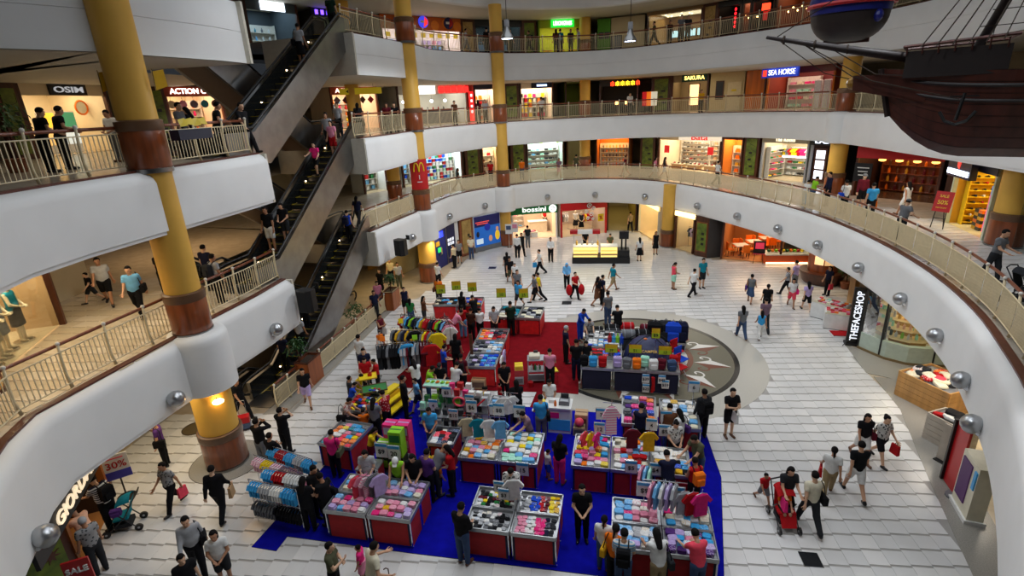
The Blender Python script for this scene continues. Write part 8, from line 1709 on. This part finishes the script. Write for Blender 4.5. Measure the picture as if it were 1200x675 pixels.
x,y=G(917,612); stroller((x,y,0),math.radians(-95-90),'red','red stroller with a child pushed across the near right floor')
o=person((x,y+.08,-.12),1.0,-95,'sit','short','tee','orange',S_,'charcoal','small child in orange sitting in the red stroller'); o.location.z=-.08
x,y=G(150,618); stroller((x,y,0),math.radians(110),'teal','teal and black stroller parked by the bottom left shop')
o=obj('purple_bag',bag_mesh('backpack'),None,fab('purple'),(x+.05,y-.25,.62),.4); tag(o,'purple bag lying on the parked teal stroller','bag'); o.scale=(.8,.8,.5)
R=offs(R2,-1.15); s=on_poly(R,1188,LV[2]+.6); q,_=along(R,s); stroller((q[0]-.1,q[1]-.5,LV[2]+.016),math.radians(200),'charcoal','black stroller on the right gallery in front of the thick column')
t=thing('luggage_cart','red and blue pull cart behind the near column','cart',(*G(288,503),0),.4); part('red_box',MB().box((0,0,.42),(.4,.3,.22)),plas('red'),t); part('blue_box',MB().box((0,0,.2),(.4,.32,.2)),plas('denim'),t); part('wheel',MB().lathe([(.08,-.2),(.08,.2)],n=12,M=Matrix.Translation((0,0,.08))@Matrix.Rotation(PI/2,4,'Y')),BLACK,t); part('handle',MB().tube([(-.12,.15,.3),(-.12,.25,1.0),(.12,.25,1.0),(.12,.15,.3)],.012,5),CHROME,t)
t=thing('walking_cane','brown walking cane held by the man at the bottom edge','cane',(*G(455,668,.9),0),0); part('shaft',MB().bar((0,0,.01),(0,0,.88),.02),DARKWOOD,t); part('crook',MB().tube([(0,0,.86),(0,0,.93),(-.05,0,.96),(-.1,0,.92)],.014,6),DARKWOOD,t)
# red hanging banner with golden arches round column B
t=thing('hanging_banner','red banner with yellow arches wrapped round the column','banner',(-5.21,31.9,LV[2]),0)
arc=lambda r,z0,z1,a0,a1,n=18:MB().grid([[(r*math.cos(a0+(a1-a0)*i/n),r*math.sin(a0+(a1-a0)*i/n),z)for i in range(n+1)]for z in(z0,z1)])
part('red_cloth',arc(.5,1.3,3.05,math.radians(160),math.radians(360)),mat('banner_red',(196,24,26),.6,var=.04),t)
ca=math.radians(-80)
def on_cyl(pts,r):return[(r*math.cos(ca+x/r),r*math.sin(ca+x/r),z)for x,z in pts]
for s in(-1,1):part('yellow_arch',MB().tube(on_cyl([(s*.16+.15*math.cos(PI*i/10),2.35+.5*math.sin(PI*i/10))for i in range(11)],.51),.035,6),plas('yellow'),t)
part('small_print',MB().tube(on_cyl([(-.15,1.75),(.15,1.75)],.51),.03,4).tube(on_cyl([(0,1.9),(0,2.15)],.51),.03,4),plas('white'),t)
# flower trough and paper stars by the near column on level 3
t=thing('railing_trough','dark trough with yellow paper stars on the upper left railing','trough',(-8.35,14.75,LV[3]+.75),math.radians(75)); part('trough',MB().box((0,0,.1),(1.1,.3,.26)),plas('navy'),t)
for i in range(4):part('paper_star',MB().add([(-.3+.22*i,0,.3+.06*(i%2)),(-.14+.22*i,-.1,.32),(-.1+.22*i,.02,.52),(-.27+.22*i,.08,.48)],[(0,1,2,3)]),plas('yellow'),t)
part('bracket',MB().bar((-.4,.1,-.02),(-.4,.25,.25),.02).bar((.4,.1,-.02),(.4,.25,.25),.02),CHROME,t)
for k,(x,y)in enumerate(((-9.85,14.0),(-8.75,14.35))):t=thing('yellow_flag',['left','right'][k]+' small yellow pennant on the near column under level 4','pennant',(x,y,11.1),1.0); part('cloth',MB().prism([(0,0),(.3,.1),(.28,.5),(.02,.45)],-.01,.01,Matrix.Rotation(PI/2,4,'X')),plas('mustard'),t); part('pin',MB().bar((0,0,0),(0,0,.5),.02),CHROME,t)
# high-bay pendants over the atrium
def high_bay(x,y,z,label,power=260):
 t=thing('pendant_lamp',label,'lamp',(x,y,z),0,'high bay lamps hung over the atrium'); part('reflector',MB().lathe([(.3,0),(.27,.12),(.14,.3),(.1,.5)],n=20,caps=False),STEEL,t,'auto'); part('bulb',MB().lathe([(.27,.03),(.2,.05)],n=18),emat('bay',(214,226,255),22),t); part('gear_box',MB().lathe([(.11,.5),(.11,.78)],n=14),plas('silver'),t); part('cable',MB().tube([(0,0,.78),(0,0,21.4-z)],.015,5),BLACK,t)
 l=bpy.data.lights.new('bay_light','SPOT'); l.energy=power; l.color=(.93,.96,1); l.spot_size=math.radians(176 if z<14 else 124); l.spot_blend=.15 if z<14 else .5; l.shadow_soft_size=.28; o=bpy.data.objects.new('bay_light',l); COL.objects.link(o); o.location=(x,y,z-.05)
for k,(x,y,lb)in enumerate(((.3,25.6,'bright round pendant lamp before the middle column'),(5.7,25.4,'brightest round pendant lamp right of the middle column'),(-1.5,13.5,'pendant lamp over the front stalls'),(5.0,13.0,'pendant lamp over the right stalls'),(10.5,19,'pendant lamp over the right floor'),(2.0,33.5,'pendant lamp over the far floor'),(-5,18,'pendant lamp over the left floor'),(8.5,9.5,'added unseen pendant lamp brightening the near right floor'),(1.5,7.5,'added unseen pendant lamp brightening the bottom edge of the stalls'))):
 high_bay(x,y,(13.1,12.75)[k]if k<2 else 16.2,lb,BAY*(2.1,2.1,.8,.8,.4,1.6,.8,2.2,1.6)[k])  # last two pendants are added out of view to brighten the near floor
 # ------------------------------------------------------------------ model sailing ship hung at the right
HULL=mat('ship_hull',(74,32,22),.45,kind='wood',var=.3,scale=1.2); DKH=mat('ship_dark',(34,24,22),.5,var=.15); ROPE=mat('rope',(52,40,30),.9)
def ship_at(u,w,d):r=ray(u,w); return Vector((r[0]*d,r[1]*d,CAMZ+r[2]*d))
B0=ship_at(1050,95,10.3); B1=ship_at(1330,118,8.6) # keel direction, bow to stern
ax=(B1-B0); ax.z=0; L_=ax.length; ang=math.atan2(ax.y,ax.x)
sh=thing('model_ship','dark wooden model galleon hanging at the upper right','model ship',(B0.x,B0.y,B0.z-.36),ang)
LEN=6.2
def hull_pt(s,t,side):
 """s 0..1 bow to stern, t 0 keel .. 1 deck"""
 w=.82*min(1,(s/.28))**.6*(1-.25*max(0,s-.7)/.3)*(t**.45); zk=-1.05+.75*max(0,1-s/.2)**2; zd=.42+.22*(2*s-.9)**2
 x=LEN*s-.25*(t)*(1-min(1,s/.2))-.0
 return(x,side*max(.015,w),zk+(zd-zk)*t)
NS,NT=26,9
for k in range(NT-1): # planked hull, one strake each
 for sd in(-1,1):
  rows=[]
  for t in(k/(NT-1),(k+.94)/(NT-1)):rows.append([hull_pt(i/NS,t,sd)for i in range(NS+1)])
  part('strake',MB().grid(rows),HULL,sh)
inner=[[tuple(np.array(hull_pt(i/NS,t,sd))*np.array([1,.985,1]))for i in range(NS+1)]for sd,t in[(-1,k/8)for k in range(8,-1,-1)]+[(1,k/8)for k in range(9)]]
part('hull_core',MB().grid(inner),DKH,sh)
part('stem_post',MB().tube([(p:=hull_pt(0,k/8,0),(p[0]-.03,0,p[2]))[1]for k in range(9)],.06,6),DKH,sh)
part('deck',MB().grid([[(LEN*i/12,sd*abs(hull_pt(i/12,.93,1)[1]),hull_pt(i/12,.93,1)[2])for i in range(13)]for sd in(-1,1)]),HULL,sh)
for z,r in((.2,.035),(-.05,.03)):
 for sd in(-1,1):part('wale',MB().tube([(hull_pt(i/20,(z+1.05)/1.5,sd)[0],hull_pt(i/20,(z+1.05)/1.5,sd)[1]*1.01,hull_pt(i/20,(z+1.05)/1.5,sd)[2])for i in range(1,21)],r,6),DKH,sh)
part('forecastle',MB().prism([(.1,-.42),(1.55,-.74),(1.55,.74),(.1,.42)],.4,.86),DKH,sh)
fc=part('forecastle_rail',MB().tube([(.05,-.45,.94),(1.6,-.76,1.0),(1.6,.76,1.0),(.05,.45,.94)],.03,6,True),HULL,sh)
for i in range(7):part('rail_post',MB().bar((.1+.23*i,-.45-.047*i,.8),(.1+.23*i,-.45-.047*i,.96),.025),HULL,sh)
part('beakhead',MB().add([(-.72,-.12,.5),(-.72,.12,.5),(.6,.45,.48),(.6,-.45,.48),(-.7,-.1,.22),(-.7,.1,.22),(.5,.35,-.05),(.5,-.35,-.05)],[(0,1,2,3),(7,6,5,4),(0,3,7,4),(1,5,6,2),(0,4,5,1),(3,2,6,7)]),HULL,sh)
part('figurehead',MB().ell((-.72,0,.36),(.12,.1,.12),10),mat('gilt',(150,110,40),.4),sh)
for i in range(4):part('gun_port',MB().box((2.35+.75*i,-abs(hull_pt((2.35+.75*i)/LEN,.78,1)[1])-.02,.08),(.36,.06,.26)),plas('grey'),sh)
part('bowsprit',MB().tube([(.9,0,.6),(-.8,0,.98),(-2.45,0,1.38)],[.1,.08,.035],10),DKH,sh,True)
for i,x in enumerate((-2.1,-1.5,-.9)):part('rope_ring',MB().tube([(x,.075*math.cos(a),1.295-.24*(x+2.1)+.075*math.sin(a))for a in[2*PI*j/10 for j in range(10)]],.02,5,True),ROPE,sh)
for i,(x,top,lean_)in enumerate(((.95,5.2,-1.0),(2.15,5.6,-1.1))):part('mast',MB().tube([(x,0,.3),(x+lean_*-1.6,0,top)],[.085,.06],10),DKH,sh,True)
for i in range(6):
 x=.3+.22*i; part('shroud',MB().tube([(x,-.78,.9),(2.2,-.05,4.2)],.012,4),ROPE,sh); part('shroud',MB().tube([(x+1.7,-.85,.6),(3.6,-.05,4.6)],.012,4),ROPE,sh)
for j in range(3):part('ratline',MB().tube([(1.05+.13*j,-.74+.1*j,1.15+.25*j),(2.25-.05*j,-.74+.1*j,1.15+.25*j)],.009,4),ROPE,sh)
for i,(a_,b_)in enumerate((((-2.2,0,1.3),(-.3,0,.3)),((-1.75,0,1.2),(.3,-.4,.2)),((-1.75,0,1.2),(1.0,-.75,.0)),((-1.2,0,1.05),(.5,-.5,.4)),((-2.3,0,1.33),(1.5,0,3.6)))):
 m_=[(a_[k]+b_[k])/2-(.22 if k==2 and i<4 else 0)for k in range(3)]; part('stay_rope',MB().tube([a_,m_,b_],.012,4),ROPE,sh)
an=part('anchor',MB().tube([(1.05,-.86,.1),(1.0,-.9,-.35)],.03,6).tube([(.75,-.88,-.2),(.85,-.9,-.36),(1.0,-.9,-.42),(1.15,-.9,-.36),(1.25,-.88,-.2)],.028,6),BLACK,sh); part('anchor_stock',MB().bar((.85,-.87,.05),(1.25,-.87,.05),.03),DKH,an)
for x in(1.3,4.6):part('suspension_wire',MB().tube([(x,0,.6),(x,0,21.4-(B0.z-.1))],.01,4),STEEL,sh)
# second ship, only its painted hull end shows
c=ship_at(996,16,14.5); s2=thing('model_ship','second hanging ship with blue and red painted stern above the first','model ship',c,1.1)
rows=[]
for j in range(9):
 e=j/8*PI/2; rows.append([(.7*math.cos(a)*(.15+.85*math.sin(e)),.95*math.sin(a)*(.25+.75*math.sin(e)),-.72*math.cos(e))for a in[2*PI*i/20 for i in range(20)]])
part('hull',MB().grid(rows,closed=True),DKH,s2,True); part('upper_hull',MB().lathe([(.74,0),(.78,.35),(.7,.7)],n=20,M=Matrix.Scale(1.3,4,(0,1,0))),mat('ship_blue',(22,30,110),.4,var=.1),s2,'auto'); part('red_band',MB().tube([(.79*math.cos(2*PI*i/24),1.03*math.sin(2*PI*i/24),.22)for i in range(24)],.06,6,True),plas('red'),s2)
part('keel',MB().box((0,0,-.66),(.08,1.1,.18)),HULL,s2); part('painted_crest',MB().ell((-.5,-.62,-.15),(.18,.12,.16),10),MATS['ship_blue'],s2); part('suspension_wire',MB().tube([(0,0,.6),(0,0,21.4-c.z)],.012,4),STEEL,s2)
for lv,u,lb in((2,447,'yellow overhead direction sign above the lower escalator landing'),(3,424,'yellow overhead direction sign before the far toy shop')):
 R=offs(RING[lv][0],-3.2 if lv==2 else-4.5); q,a=along(R,on_poly(R,u,LV[lv]+2)); t=thing('direction_sign',lb,'sign',(q[0],q[1],CEIL[lv]-.42),.15); part('panel',MB().box((0,0,0),(2.2 if lv==2 else 2.6,.12,.38)),emat('dirsign',(196,170,30),.25),t)
 for x in(-.8,.8):part('hanger_rod',MB().bar((x,0,.18),(x,0,.42),.015),BLACK,t)
 part('arrow',MB().prism([(-.9,0),(-.75,.1),(-.75,-.1)],-.01,.01,Matrix.Translation((0,-.07,0))@Matrix.Rotation(PI/2,4,'X')),BLACK,t)
 # nobody stands inside a table: step out over the nearest edge
for o in[o for o in COL.objects if o.name.startswith('person')and o.parent is None and abs(o.location.z)<.01 and 8<o.location.y<27]:
 for P0,w,d,a in TABLES*2:
  c,n=math.cos(a),math.sin(a); X,Y=o.location.x-P0[0],o.location.y-P0[1]; x,y=X*c+Y*n,-X*n+Y*c; m=.16
  if-m<x<w+m and-m<y<d+m:
   k=min(((x+m,-x-m,0),(w+m-x,w+m-x,0),((y+m)*.8,0,-y-m),((d+m-y)*.8,0,d+m-y)))
   if k[0]>.75:continue
   v=Vector((k[1]*c-k[2]*n,k[1]*n+k[2]*c,0)); o.location+=v
   if o.name in BAGS:BAGS[o.name].location+=v
